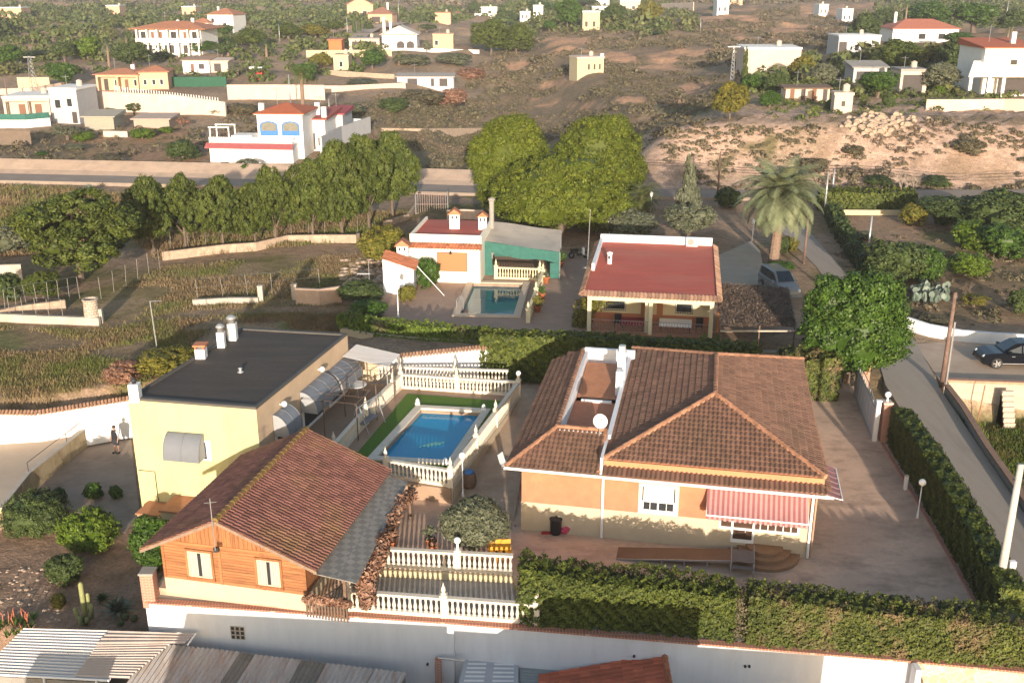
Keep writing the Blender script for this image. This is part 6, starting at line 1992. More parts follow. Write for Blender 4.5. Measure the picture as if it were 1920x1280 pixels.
# left garden, driveway, person
def left_side():
 gz = -3.0
 # raised track along the white wall, with its stained retaining wall
 rz_ = -2.1
 tr = [W(-60, 1000, rz_)[:2], W(0, 962, rz_)[:2], W(55, 893, rz_)[:2], W(190, 787, rz_)[:2], W(150, 812, rz_)[:2], W(0, 830, rz_)[:2], W(-120, 836, rz_)[:2], W(-160, 960, rz_)[:2]]
 struct('raised_track', MB().prism(tr, -3.2, rz_), M('pale_dusty_concrete', (0.50, 0.40, 0.30), 0.12, 0.6, 0.95, 0.2, 12, stain=(0.36, 0.27, 0.19), stain_amt=0.6, stain_scale=.3))
 t = thing('ramp_wall', 'stained cream retaining wall with rail between the raised track and the driveway', 'wall', (*tr[2], gz))
 path = [W(0, 962, rz_), W(55, 893, rz_), W(190, 787, rz_), W(240, 789, rz_)]
 MB().wall([(x, y, -3.1, -1.85) for x, y, z in path], .22).build('wall', M('mould_stained_wall', (0.42, 0.33, 0.20), 0.2, 1.2, 0.9, stain=(0.2, 0.13, 0.06), stain_amt=0.8, stain_scale=0.9, stretch=(2, 2, .6)), t)
 MB().wall([(x, y, -1.85, -1.78) for x, y, z in path], .3).build('coping', CONC_L, t)
 b = MB()
 pts = [(x, y, -1.25) for x, y, z in path[1:]]
 b.tube(pts, .02, 5)
 for x, y, z in pts: b.tube([(x, y, -1.8), (x, y, -1.25)], .02, 5)
 m = Vector(pts[0]).lerp(Vector(pts[1]), .5); b.tube([(m.x, m.y, -1.8), m], .02, 5)
 b.build('handrail', BLACKM, t)
 struct('driveway', MB().prism([W(60, 915, gz)[:2], W(193, 812, gz)[:2], W(245, 812, gz)[:2], W(262, 960, gz)[:2], W(235, 1000, gz)[:2], W(110, 945, gz)[:2]], -3.3, -2.97), M('driveway_earth_concrete', (0.30, 0.235, 0.18), 0.15, .7, .9, .2, 20, stain=(0.2, 0.15, 0.11), stain_amt=.7))
 a, c, d = W(-130, 836, rz_), W(0, 831, rz_), W(242, 797, rz_)
 top = lambda u, v, y: WY(u, v, y)[2]
 pts = [(a[0], a[1], rz_ - .8, top(-130, 773, a[1])), (c[0], c[1], rz_ - .8, top(0, 773, c[1])), (W(80, 826, rz_)[0], W(80, 826, rz_)[1], rz_ - .8, top(80, 774, W(80, 826, rz_)[1])), (d[0], d[1], rz_ - .8, top(242, 748, d[1])), (d[0] + 3.4, d[1] + .9, rz_ - .8, top(242, 748, d[1]) + .1)]
 tiled_wall('long white wall with tile coping on the left, below the grassy field', pts)
 # small balcony wall by the house corner
 b = MB().wall([(*W(192, 789, -2.1)[:2], -3, -2.0), (*W(244, 795, -2.1)[:2], -3, -2.0)], .15)
 tag(b.build('low_wall', CREAM), 'short cream wall behind the standing person', 'wall')
 # bushes
 def bush(label, u, v, wpx, hpx, mat, z=gz, seed=1, n=170, leaf=.075, cr=.2):
  p = W(u, v, z); s = pxm(p)
  w, h = wpx / s, hpx / s
  x, y = p[0], p[1] + w * .3
  t = thing('garden_bush', label, 'bush', (x, y, z))
  rg = np.random.RandomState(seed)
  limbs(t, [([(x, y, z - .1), (x, y, z + h * .5)], [.06, .03])])
  bl = [(x, y, z + h * .45, w * .42, w * .40, h * .47)] + [(x + w * .22 * math.cos(a), y + w * .2 * math.sin(a), z + h * rg.uniform(.3, .6), w * .26, w * .25, h * .32) for a in [i * 1.25 + seed for i in range(5)]]
  crown(mat, t, bl, n, 34, cr, leaf, rg, corek=.75)
  return t
 bush('wide grey-green shrub at the lower left edge, beside the bright green bush', 52, 1020, 140, 95, LF_DARK, seed=2, n=420, cr=.22, leaf=.06)
 bush('bright green glossy bush between the grey-green shrub and the cabin', 155, 1045, 122, 80, LF_LIME, seed=3, n=380, cr=.2, leaf=.075)
 bush('clipped dome-shaped dark green bush in front of the bright green bush', 115, 1105, 75, 62, LF_DARK, seed=4, n=240, cr=.14, leaf=.06)
 bush('tall leafy green bush against the left corner of the wooden cabin', 283, 1078, 90, 115, LF_GREEN, seed=5, n=380, cr=.19, leaf=.075)
 bush('small dark bush beside the driveway wall', 111, 950, 26, 38, LF_DARK, seed=6, n=90, cr=.12)
 bush('small green bush in the middle of the driveway strip', 172, 940, 38, 34, LF_GREEN, seed=7, n=110, cr=.12)
 bush('smallest green bush, next to the yellow house on the driveway strip', 216, 937, 24, 26, LF_GREEN, seed=8, n=80, cr=.1)
 bush('young green bush at the foot of the lean-to of the yellow house', 312, 985, 60, 40, LF_GREEN, seed=9, n=160, cr=.14)
 bush('low yellow-flowered bush in the cactus bed', 107, 1140, 26, 26, LF_YEL, seed=10, n=90, cr=.1)
 # agave
 def agave(label, p, r, h, mat, n=46, name='agave_plant', w=.10):
  t = thing(name, label, 'agave', p)
  b = MB()
  rg = random.Random(int(p[0] * 10))
  for i in range(n):
   a = i * 2.399; el = .15 + 1.25 * (i / n)
   L = r * (1 - .35 * i / n)
   d = Vector((math.cos(a) * math.cos(el), math.sin(a) * math.cos(el), math.sin(el) * h / r * 1.0))
   s = Vector((-math.sin(a), math.cos(a), 0)) * w
   c = Vector(p) + Vector((0, 0, .1))
   k = [c, c + d * L * .45 + Vector((0, 0, .05 * r)), c + d * L - Vector((0, 0, .1 * r * (1 - i / n)))]
   up = Vector((0, 0, .03))
   b.add([k[0] - s * .7, k[0] + s * .7, k[1] + s, k[1] - s, k[2], k[0] - up, k[1] - up], [(0, 1, 2, 3), (3, 2, 4), (0, 3, 6, 5), (1, 5, 6, 2), (3, 4, 6), (2, 6, 4)], rg.random())
  b.build('blade', mat, t) if False else b.build('rosette', mat, t)
  return t
 agave('big dark agave rosette in the cactus bed beside the brick pillar', W(222, 1150, gz), .95, .95, leaf_mat('dark_agave', [(0.05, 0.075, 0.05), (0.09, 0.12, 0.08), (0.26, 0.29, 0.2)]), 60)
 agave('dark cycad-like rosette between the column cactus and the agave', W(192, 1128, gz), .5, .5, LF_DARK, 40, w=.05)
 # column cactus
 p = W(162, 1168, gz)
 t = thing('column_cactus', 'pale many-armed column cactus in the bed above the corrugated shed', 'cactus', p)
 b = MB()
 def arm(pts, r):
  P = [Vector((p[0] + a, p[1] + bb, p[2] + c)) for a, bb, c in pts]
  b.tube(P, [r * .9] + [r] * (len(P) - 2) + [r * .35], 9)
 arm([(0, 0, -.1), (0, 0, 1.0), (0, .02, 2.0), (0, .02, 2.1)], .11)
 arm([(-.05, 0, .1), (-.3, -.05, .35), (-.38, -.05, .8), (-.40, -.05, .86)], .10)
 arm([(.05, 0, .1), (.28, .0, .3), (.34, .0, .95), (.34, .0, 1.02)], .10)
 arm([(.05, .05, .5), (.18, .1, .8), (.2, .1, 1.45), (.2, .1, 1.5)], .08)
 arm([(-.02, -.1, 0), (-.12, -.25, .2), (-.13, -.25, .5), (-.13, -.25, .56)], .10)
 arm([(.05, -.1, 0), (.15, -.22, .2), (.16, -.22, .42), (.16, -.22, .48)], .09)
 b.build('stem', LF_CACT, t, True)
 # small round cacti and stones
 for k, (u, v, r, lab) in enumerate(((235, 1160, .2, 'just right of the big agave'), (252, 1163, .17, 'nearest the white wall'), (226, 1172, .16, 'in front of the big agave'))):
  q = W(u, v, gz)
  t = thing('barrel_cactus', 'small round cactus ' + lab, 'cactus', q, 'round cacti in the bed')
  n = 18
  MB().lathe(q, [(.02, -.02), (r * .8, .03), (r, r * .7), (r * .85, r * 1.3), (r * .3, r * 1.65), (.01, r * 1.6)], n).build('body', M('barrel_cactus_skin', (0.10, 0.115, 0.05), 0.4, 14), t)
 b = []
 rg = np.random.RandomState(4)
 m = MB()
 for i in range(110):
  u, v = rg.uniform(0, 100), rg.uniform(1060, 1170)
  u, v = 20 + (v - 1060) * .2 + rg.uniform(-40, 75), v
  q = W(u, v, gz); r = rg.uniform(.03, .11)
  m.lathe((q[0], q[1], gz - .05), [(r, 0), (r * 1.1, r * .5), (r * .6, r), (.01, r * 1.1)], 6)
 tag(m.build('rubble', STONE), 'loose pale stones edging the cactus bed', None, None, 'stuff')
 # red-flowered aloe clump
 p = W(28, 1182, gz)
 t = thing('aloe_clump', 'aloe clump with orange-red flower spikes at the lower left corner', 'aloe', p)
 b, fl = MB(), MB()
 rg = random.Random(3)
 for k in range(24):
  c = Vector((p[0] + rg.uniform(-1.1, .7), p[1] + rg.uniform(-.5, 1.0), gz))
  for i in range(11):
   a = rg.uniform(0, 6.28); L = rg.uniform(.3, .5)
   d = Vector((math.cos(a) * .6, math.sin(a) * .6, .8)) * L
   s = Vector((-math.sin(a), math.cos(a), 0)) * .04
   b.add([c - s, c + s, c + d], [(0, 1, 2)], rg.random())
  h = rg.uniform(.6, .95)
  if k % 2 == 0:
   fl.tube([c, c + Vector((rg.uniform(-.1, .1), 0, h * .6)), c + Vector((rg.uniform(-.12, .12), 0, h))], [.008, .028, .008], 6)
 b.build('leaf_clump', LF_GREEN, t); fl.build('flower_spike', M('aloe_flower', (0.42, 0.13, 0.08), 0.25, 6), t)
 # person
 p = W(219, 848, -2.97)
 f = Fr((p[0], p[1], -2.97), R(-20))
 t = thing('person', 'person in black sleeveless top standing on the driveway beside the yellow house, seen from behind', 'person', f.p(0, 0, 0))
 me = bpy.data.meshes.new('body')
 V = [(0, 0, .95), (0, .0, 1.18), (0, .01, 1.40), (0, .01, 1.50), (0, .0, 1.60), (0, .0, 1.70),
   (-.10, 0, .90), (-.11, .02, .50), (-.11, -.02, .09), (-.12, -.13, .03),
   (.10, 0, .90), (.13, .05, .50), (.16, .02, .09), (.17, -.10, .03),
   (-.19, .01, 1.40), (-.25, .02, 1.13), (-.27, -.06, .90), (-.27, -.09, .80),
   (.19, .01, 1.40), (.26, .03, 1.14), (.25, -.05, .91), (.25, -.09, .81)]
 Ra = [(.16, .11), (.15, .10), (.15, .09), (.055, .055), (.085, .10), (.075, .085), (.085, .09), (.058, .06), (.042, .045), (.035, .04), (.085, .09), (.058, .06), (.042, .045), (.035, .04),
   (.055, .055), (.043, .043), (.033, .033), (.03, .02), (.055, .055), (.043, .043), (.033, .033), (.03, .02)]
 E_ = [(0, 1), (1, 2), (2, 3), (3, 4), (4, 5), (0, 6), (6, 7), (7, 8), (8, 9), (0, 10), (10, 11), (11, 12), (12, 13), (2, 14), (14, 15), (15, 16), (16, 17), (2, 18), (18, 19), (19, 20), (20, 21)]
 for hand, sx in ((17, -1), (21, 1)):  # fingers
  for k in range(4):
   a = len(V)
   V.append((V[hand][0] + .0, V[hand][1] - .025 + .018 * k, V[hand][2] - .04)); Ra.append((.011, .011))
   V.append((V[hand][0] + .01 * -sx, V[hand][1] - .03 + .018 * k, V[hand][2] - .085 - .008 * (k in (1, 2)))); Ra.append((.009, .009))
   E_ += [(hand, a), (a, a + 1)]
  a = len(V)
  V.append((V[hand][0] - .015 * sx, V[hand][1] - .045, V[hand][2] - .02)); Ra.append((.011, .011)); E_.append((hand, a))
 me.from_pydata([f.p(*v) for v in V], E_, [])
 body = bpy.data.objects.new('body', me); COL.objects.link(body)
 sk = body.modifiers.new('skin', 'SKIN'); sk.use_smooth_shade = True
 for i, r in enumerate(Ra): me.skin_vertices[0].data[i].radius = r
 for d in me.skin_vertices[0].data: d.use_root = False
 me.skin_vertices[0].data[0].use_root = True
 ss = body.modifiers.new('sub', 'SUBSURF'); ss.levels = 2; ss.render_levels = 2
 dg = bpy.context.evaluated_depsgraph_get()
 m2 = bpy.data.meshes.new_from_object(body.evaluated_get(dg))
 body.modifiers.clear(); body.data = m2
 o0 = f.p(0, 0, 0)
 for v in m2.vertices: v.co = (v.co.x - o0[0], v.co.y - o0[1], v.co.z - o0[2])
 m2.materials.clear(); m2.materials.append(M('skin', (0.42, 0.25, 0.18), 0.06, 6, 0.6))
 link_kid(body, t)
 hr = MB(f); hr.ball((0, .025, 1.665), .108, 12, 1.1); hr.build('hair', M('dark_hair', (0.05, 0.035, 0.028), 0.2, 20), t, True)
 fc = MB(f); fc.ball((0, -.085, 1.62), .022, 6)
 for s in (-1, 1): fc.ball((s * .035, -.072, 1.655), .012, 6); fc.ball((s * .085, .0, 1.62), .022, 6)
 fc.build('face', M('skin_detail', (0.36, 0.2, 0.14), 0.06, 6, 0.6), t, True)
 tp = MB(f)
 def loop(mb, rings, n=16):
  v, fs_ = [], []
  for (cx, cy, z, rx, ry) in rings:
   for k in range(n):
    a = 2 * math.pi * k / n
    v.append((cx + rx * math.cos(a), cy + ry * math.sin(a), z))
  for i in range(len(rings) - 1):
   for k in range(n):
    fs_.append((i * n + k, i * n + (k + 1) % n, (i + 1) * n + (k + 1) % n, (i + 1) * n + k))
  mb.add(v, fs_)
 loop(tp, [(0, 0, .90, .215, .165), (0, 0, 1.05, .20, .15), (0, 0, 1.25, .21, .145), (0, .01, 1.38, .215, .125), (0, .01, 1.46, .13, .09), (0, .01, 1.50, .075, .075)])
 tp.build('vest', M('black_cloth', (0.02, 0.02, 0.026), 0.2, 8), t, True)
 sl_ = MB(f)
 for s in (-1, 1): sl_.tube([f_ for f_ in ((s * .17, .01, 1.43), (s * .23, .02, 1.30), (s * .255, .02, 1.12))], [.075, .07, .062], 10)
 sl_.build('sleeve', M('pale_cloth', (0.40, 0.46, 0.50), 0.1, 8), t, True)
 sh = MB(f); loop(sh, [(0, 0, .93, .21, .165), (0, 0, .80, .215, .16)])
 for s in (-1, 1): loop(sh, [(s * .10, 0, .84, .115, .13), (s * .11, .02, .62, .10, .11), (s * .115, .03, .50, .09, .10)])
 sh.build('shorts', M('dark_cloth', (0.035, 0.035, 0.045), 0.2, 8), t, True)
 so = MB(f)
 for x, y in ((-.115, -.05), (.165, -.02)): so.bbox(x - .06, x + .06, y - .16, y + .09, 0, .09)
 so.build('shoe', BLACKM, t)
left_side()

# neighbour: red roofed villa
NF = None
def villa():
 global NF
 z0 = .6
 a, b_ = W(1100, 622, z0), W(1335, 634, z0)
 f = Fr(a, math.atan2(b_[1] - a[1], b_[0] - a[0]))
 NF = f
 wd = math.hypot(b_[0] - a[0], b_[1] - a[1])
 D, hz_ = 12.6, 2.95
 t = thing('red_roofed_villa', 'cream villa with flat red roof and railed double porch', 'house', f.p(wd / 2, 6, 0))
 pd = 2.4
 b = MB(f)
 b.box(.05, wd - .05, pd, D, 0, hz_)
 b.box(0, wd, 0, pd, 2.35, hz_)
 for x in (0, wd * .49, wd - .28):
  b.bbox(x, x + .28, 0, .28, 0, 2.35)
 b.box(wd * .46, wd * .49 - .001, .4, pd, 0, 2.35); b.box(wd * .49 + .281, wd * .55, .4, pd, 0, 2.35) if False else None
 b.build('wall', M('cream_villa_wall', (0.66, 0.57, 0.38), 0.05, 1.5, .9), t)
 MB(f).box(.06, wd - .06, pd - .02, pd - .001, 0, .75).build('plinth', ORANGE, t)
 for x0, x1 in ((wd * .42, wd * .488), (wd * .55, wd * .60)):
  MB(f).box(x0, x1, pd - .03, pd - .021, .0, 2.1).build('door', M('orange_door', (0.42, 0.19, 0.10), 0.1, 3), t)
 MB(f).box(-.02, wd + .02, 0, pd, -.3, .03).build('porch_floor', TILEFLOOR, t)
 # roof: sloping red deck, tile fringe, white parapet behind
 rA, rB, rC, rD = f.p(-.25, -.1, hz_ + .06), f.p(wd + .2, -.1, hz_ + .06), f.p(wd + .2, D, hz_ + .55), f.p(-.1, D, hz_ + .55)
 MB().add([rA, rB, rC, rD] + [(p[0], p[1], p[2] - .14) for p in (rA, rB, rC, rD)], [(0, 1, 2, 3), (0, 4, 5, 1), (1, 5, 6, 2), (2, 6, 7, 3), (3, 7, 4, 0)]).build('roof', RED_FLAT, t)
 r = MB()
 tile_plane(r, f.p(-.55, -.55, hz_ - .16), f.p(wd + .5, -.55, hz_ - .16), f.p(wd + .35, -.05, hz_ + .10), f.p(-.35, -.05, hz_ + .10), tw=.26, ch=.6)
 tile_plane(r, f.p(wd + .5, -.5, hz_ - .12), f.p(wd + .5, D, hz_ + .36), f.p(wd + .15, D, hz_ + .62), f.p(wd + .15, -.1, hz_ + .14), tw=.26, ch=.5)
 tile_plane(r, f.p(-.55, D, hz_ + .36), f.p(-.55, -.5, hz_ - .12), f.p(-.2, -.1, hz_ + .14), f.p(-.2, D, hz_ + .62), tw=.26, ch=.5)
 r.build('eave_tiles', TILE_OLD, t)
 MB(f).box(-.1, wd + .05, D - .25, D, hz_ + .5, hz_ + 1.15).build('parapet', WHITE, t)
 MB(f).box(-.12, .1, D * .35, D - .26, hz_ + .3, hz_ + .85).build('side_parapet', WHITE, t)
 # windows with bars
 for (u0, u1, v0, v1) in ((1134, 1174, 568, 552), (1267, 1300, 574, 556)):
  xa, zb = f.face(u0, v0, pd); xb, zt = f.face(u1, v1, pd)
  zb, zt = 1.0, 2.1
  w = MB(f).box(xa, xb, pd - .04, pd - .005, zb, zt)
  wt = w.build('window', WHITEP, t)
  MB(f).box(xa + .06, xb - .06, pd - .05, pd - .041, zb + .06, zt - .06).build('pane', GLASS, wt)
  g = MB(f)
  for i in range(11): g.tube([(xa + (xb - xa) * i / 10, pd - .14, zb - .05), (xa + (xb - xa) * i / 10, pd - .14, zt + .05)], .014, 4)
  for zz in (zb, zt): g.tube([(xa - .02, pd - .14, zz), (xb + .02, pd - .14, zz)], .016, 4)
  g.build('grille', BLACKM, wt)
 # porch railings with curled bars
 for x0, x1, lab in ((.3, wd * .49 - .02, 'left'), (wd * .49 + .3, wd - .3, 'right')):
  rt = MB(f)
  rt.tube([(x0, .1, .92), (x1, .1, .92)], .025, 6); rt.tube([(x0, .1, .1), (x1, .1, .1)], .02, 6)
  n = int((x1 - x0) / .19)
  for i in range(n + 1): rt.tube([(x0 + (x1 - x0) * i / n, .1, .1), (x0 + (x1 - x0) * i / n, .1, .92)], .012, 4)
  for i in range(n // 2):
   c = x0 + (x1 - x0) * (2 * i + 1) / n
   rt.tube([(c + .13 * math.cos(k * .9), .085, .5 + .22 * math.sin(k * .9)) for k in range(8)], .014, 4)
  rt.build('porch_railing', M('pale_iron_rail', (0.34, 0.29, 0.26), .1, 4, .6), t)
 # roof things
 q = f.inv(W(1143, 492, hz_ + 1.0))
 s = thing('roof_vent', 'white vent pipe with dark slot on the red villa roof', 'vent', f.p(q[0], q[1], hz_ + .3))
 MB(f).lathe((q[0], q[1], hz_ + .2), [(.17, 0), (.17, .85), (.22, .87), (.22, .97), (.05, 1.03)], 12).build('pipe', WHITEP, s)
 MB(f).box(q[0] - .1, q[0] + .05, q[1] - .19, q[1] - .15, hz_ + .7, hz_ + .95).build('slot', BLACKM, s)
 q = W(1297, 474, hz_ + 1.0); q = f.inv(q)
 s = thing('air_conditioner', 'white air conditioner unit on the back parapet of the red villa roof', 'air conditioner', f.p(q[0], D - .6, hz_ + .5))
 x = q[0]
 MB(f).bbox(x - .45, x + .45, D - .75, D - .38, hz_ + .55, hz_ + 1.25).build('casing', WHITEP, s)
 n = 18
 fan = MB(f)
 fan.add([(x - .1 + .27 * math.cos(2 * math.pi * k / n), D - .755, hz_ + .9 + .27 * math.sin(2 * math.pi * k / n)) for k in range(n)], [tuple(range(n - 1, -1, -1))])
 fan.build('fan_grille', CONC_G, s)
 # porch furniture
 def tab(label, x0, x1, y, mat, zt=.75):
  q = thing('porch_table', label, 'table', f.p((x0 + x1) / 2, y, .03))
  MB(f).bbox(x0, x1, y - .45, y + .45, zt - .04, zt).build('table_top', mat, q)
  for xx in (x0 + .1, x1 - .1):
   for yy in (y - .35, y + .35): MB(f).tube([(xx, yy, .03), (xx, yy, zt - .04)], .03, 6).build('leg', BLACKM, q)
  c = MB(f); c.box(x0 - .02, x1 + .02, y - .47, y + .47, zt + .002, zt + .012); c.box(x0 - .02, x1 + .02, y - .485, y - .47, zt - .3, zt + .012)
  tag(c.build('tablecloth', mat), ('red' if 'red' in label else 'white') + ' cloth hanging over the porch table', 'tablecloth')
 xa = f.face(1165, 595, .9)[0]; xb = f.face(1208, 595, .9)[0]
 tab('porch table under a wine red cloth in the left bay', xa, xb, 1.0, M('wine_cloth', (0.22, 0.03, 0.045), 0.1, 4))
 xa = f.face(1237, 595, .9)[0]; xb = f.face(1297, 600, .9)[0]
 tab('long porch table under a white cloth in the right bay', xa, xb, 1.0, WHITEP, .8)
 for k, (x, lab) in enumerate(((wd * .24, 'left of the red cloth table'), (wd * .9, 'at the right end of the porch'))):
  s = thing('garden_chair', 'dark garden chair ' + lab, 'chair', f.p(x, 1.3, .03))
  MB(f).box(x - .25, x + .25, 1.05, 1.55, .42, .47).build('seat', PLASTIC, s)
  MB(f).box(x - .25, x + .25, 1.55, 1.6, .47, .95).build('backrest', PLASTIC, s)
  for xx in (x - .22, x + .22):
   for yy in (1.08, 1.5): MB(f).tube([(xx, yy, .03), (xx, yy, .42)], .022, 5).build('leg', PLASTIC, s)
 # yellow-green shrub on the porch corner
 p = W(1092, 612, z0)
 s = thing('climbing_shrub', 'yellow-green climbing shrub on the left porch column of the red villa', 'shrub', p)
 limbs(s, [([p, (p[0], p[1], 2.4)], [.06, .03])])
 crown(LF_YEL, s, [(p[0], p[1], 1.2, .65, .5, .9), (p[0] + .2, p[1] - .1, 2.1, .8, .5, .7), (p[0] + 1.1, p[1] - .1, 2.4, .8, .4, .55), (p[0] - .2, p[1], .9, .5, .5, .6)], 130, 20, .26, .11, corek=.5)
 # orange gas bottle post by the right end
 p = W(1342, 622, z0)
 MBx = MB().tube([(p[0] + .1, p[1], z0), (p[0] + .1, p[1], z0 + 1.7)], .07, 8)
 s = thing('orange_post', 'orange post at the right front corner of the red villa', 'post', p)
 MBx.build('shaft', M('orange_paint', (0.6, 0.2, 0.04), 0.1, 4), s); MB().ball((p[0] + .1, p[1], z0 + 1.72), .1, 8).build('cap', M('orange_paint_cap', (0.6, 0.2, 0.04), 0.1, 4), s)
 # brushwood shade roof right of the villa
 P = [W(1352, 612, 3.0), W(1492, 612, 2.7), W(1478, 540, 2.8), W(1340, 532, 3.0)]
 s = thing('brushwood_shade', 'dark brushwood shade roof on thin posts to the right of the red villa', 'canopy roof', (P[0][0], P[0][1], z0))
 b = MB(); Vp = list(map(Vector, P))
 n = 14
 for i in range(n):
  for j in range(n):
   def g(a_, c_): 
    q = Vp[0].lerp(Vp[1], a_).lerp(Vp[3].lerp(Vp[2], a_), c_)
    return (q.x, q.y, q.z + .06 * wob(q.x, q.y, .9, 6))
   b.quad(g(i / n, j / n), g((i + 1) / n, j / n), g((i + 1) / n, (j + 1) / n), g(i / n, (j + 1) / n))
 b.build('brush_sheet', BRUSH, s)
 m = 9000
 pa, pc_ = rs.uniform(0, 1, m), rs.uniform(0, 1, m)
 A4 = np.array(P)
 Q = (A4[0] * (1 - pa)[:, None] + A4[1] * pa[:, None]) * (1 - pc_)[:, None] + (A4[3] * (1 - pa)[:, None] + A4[2] * pa[:, None]) * pc_[:, None]
 Q[:, 2] += rs.uniform(.0, .12, m)
 ob = leafmesh('brush_twig', leaf_mat('brush_twigs', [(0.07, 0.05, 0.035), (0.13, 0.09, 0.065), (0.2, 0.145, 0.105)]), s, Q, rs.normal(size=(m, 3)) * .5 + np.array([0, 0, 1.0]), .05, 7)
 for q in (P[0], P[1], ((P[0][0] + P[1][0]) / 2, P[0][1], P[0][2])): MB().tube([(q[0], q[1] + .2, .3), (q[0], q[1] + .2, q[2])], .05, 6).build('post', WOODDK, s)
 MB().box(P[0][0], P[1][0], P[0][1] + .1, P[0][1] + .2, 2.6, 2.7).build('beam', M('pale_beam', (0.42, 0.36, 0.28), .1, 3), s)
villa()

# neighbour: pool house
def pool_house():
 z0 = .6
 a = W(766, 527, z0); b_ = W(906, 527, z0)
 f = Fr(a, R(-7))
 wd = 5.95
 D, h = 7.5, 3.0
 t = thing('pool_house', 'white single storey pool house with red roof, brown blind and tile cornice', 'house', f.p(wd / 2, 3, 0))
 b = MB(f); b.box(0, wd, 0, D, 0, h); b.box(0.02, wd - .02, .9, 1.1, h, h + .75)
 b.box(.02, .2, 1.1, D, h, h + .75); b.box(wd - .2, wd - .02, 1.1, D, h, h + .7)
 b.build('wall', M('warm_white_plaster', (0.80, 0.74, 0.62), .05, 1.5, .9), t)
 r = MB()
 tile_plane(r, f.p(-.2, -.35, h - .12), f.p(wd + .2, -.35, h - .12), f.p(wd + .1, .35, h + .18), f.p(-.1, .35, h + .18), tw=.26, ch=.42)
 r.build('eave_tiles', TILE_TERRA, t)
 MB(f).box(.2, wd - .2, 1.1, D, h, h + .5).build('roof', RED_FLAT, t)
 xa, zb = f.face(821, 507); xb, zt = f.face(875, 475)
 wi = MB(f)
 k = 16
 for i in range(k): wi.box(xa, xb, -.05, -.012, zb + (zt - zb) * i / k, zb + (zt - zb) * (i + 1) / k - .012)
 wt = wi.build('window', WOODBLIND, t)
 MB(f).box(xa - .05, xb + .05, -.011, -.003, zb - .05, zt + .05).build('frame', WOODDK, wt)
 # chimneys with little tiled roofs
 for u, v, hh, w, lab in ((853, 432, 1.35, .85, 'white chimney with arched vents and tiled cap in the middle of the pool house roof'), (905, 428, 1.2, .7, 'white chimney with tiled cap at the right end of the pool house roof')):
  x = f.face(u, v, 4.5)[0]
  chimney(lab, f.p(x, 4.5, h + .4), w, hh, WHITE, 'roof')
 x = f.face(764, 452, 1.2)[0]
 chimney('low white chimney with tiled cap at the left end of the pool house', f.p(x, -.6, h - 1.4), .9, 1.6, WHITE, 'roof')
 q = f.p(f.face(845, 470)[0], -.05, 2.55)
 s = thing('wall_lantern', 'small dark lantern above the brown blind of the pool house', 'lamp', q)
 MB().lathe((q[0], q[1] - .12, q[2] - .15), [(.05, 0), (.1, .05), (.1, .22), (.02, .3)], 8).build('lantern', BLACKM, s); MB().tube([(q[0], q[1], q[2] + .1), (q[0], q[1] - .12, q[2] + .12)], .02, 4).build('bracket', BLACKM, s)
 # side shed with tiled lean-to roof
 p0, p1 = W(720, 550, z0), W(779, 545, z0)
 s = thing('white_outhouse', 'narrow white outhouse with red tiled slanting roof left of the pool house', 'outhouse', p0)
 x0, x1, y0 = p0[0], p1[0], p0[1] - .1
 yb = y0 + 2.2
 MB().add([(x0, y0, .5), (x1, y0 - .3, .5), (x1, yb, .5), (x0, yb, .5), (x0, y0, 3.4), (x1, y0 - .3, 2.65), (x1, yb, 2.65), (x0, yb, 3.4)], [(0, 1, 5, 4), (1, 2, 6, 5), (2, 3, 7, 6), (3, 0, 4, 7), (4, 5, 6, 7)]).build('wall', WHITE, s)
 r = MB(); tile_plane(r, (x1 + .2, y0 - .5, 2.62), (x1 + .2, yb + .2, 2.62), (x0 - .02, yb + .2, 3.52), (x0 - .02, y0 - .2, 3.52), tw=.26, ch=.42)
 r.build('roof', TILE_TERRA, s)
 # pale shade sail / tarpaulin roof with green net sides
 P = [W(905, 452, 3.5), W(1050, 473, 2.9), W(1052, 432, 3.1), W(918, 414, 3.8)]
 s = thing('tarpaulin_shelter', 'big beige tarpaulin shelter roof with green net sides right of the pool house', 'shelter', (P[0][0], P[0][1], z0))
 Vp = list(map(Vector, P)); b = MB(); n = 10
 for i in range(n):
  for j in range(n):
   def g(a_, c_):
    q = Vp[0].lerp(Vp[1], a_).lerp(Vp[3].lerp(Vp[2], a_), c_)
    return (q.x, q.y, q.z - .18 * math.sin(math.pi * a_) * math.sin(math.pi * c_) + .03 * math.sin(9 * a_ + 5 * c_))
   b.quad(g(i / n, j / n), g((i + 1) / n, j / n), g((i + 1) / n, (j + 1) / n), g(i / n, (j + 1) / n))
 b.build('canopy', TARP, s)
 for q in P: MB().tube([(q[0], q[1], .5), q], .05, 6).build('post', STEEL, s)
 A_, B_ = Vp[0], Vp[1]
 g = MB()
 for i in range(10):
  q0, q1 = A_.lerp(B_, i / 10), A_.lerp(B_, (i + 1) / 10)
  g.quad((q0.x, q0.y, q0.z - .95 + .1 * math.sin(i)), (q1.x, q1.y, q1.z - .95 + .1 * math.sin(i + 1)), q1, q0)
 g.build('net_side', NETGREEN, s); g = MB()
 g.quad((A_.x, A_.y, .6), (A_.x + .9, A_.y - .1, .6), (A_.x + .7, A_.y - .1, A_.z - .9), (A_.x, A_.y, A_.z - .9))
 g.build('net_side', NETGREEN, s); g = MB()
 g.quad((B_.x - .8, B_.y, .7), (B_.x, B_.y, .7), (B_.x, B_.y, B_.z - .9), (B_.x - .8, B_.y, B_.z - .9))
 g.build('net_side', NETGREEN, s); g = MB()
 C_ = Vp[3]; D_ = Vp[2]
 g.quad((C_.x, C_.y, .6), (D_.x, D_.y, .6), (D_.x, D_.y, D_.z - .4), (C_.x, C_.y, C_.z - .6))
 g.build('net_side', NETGREEN, s)
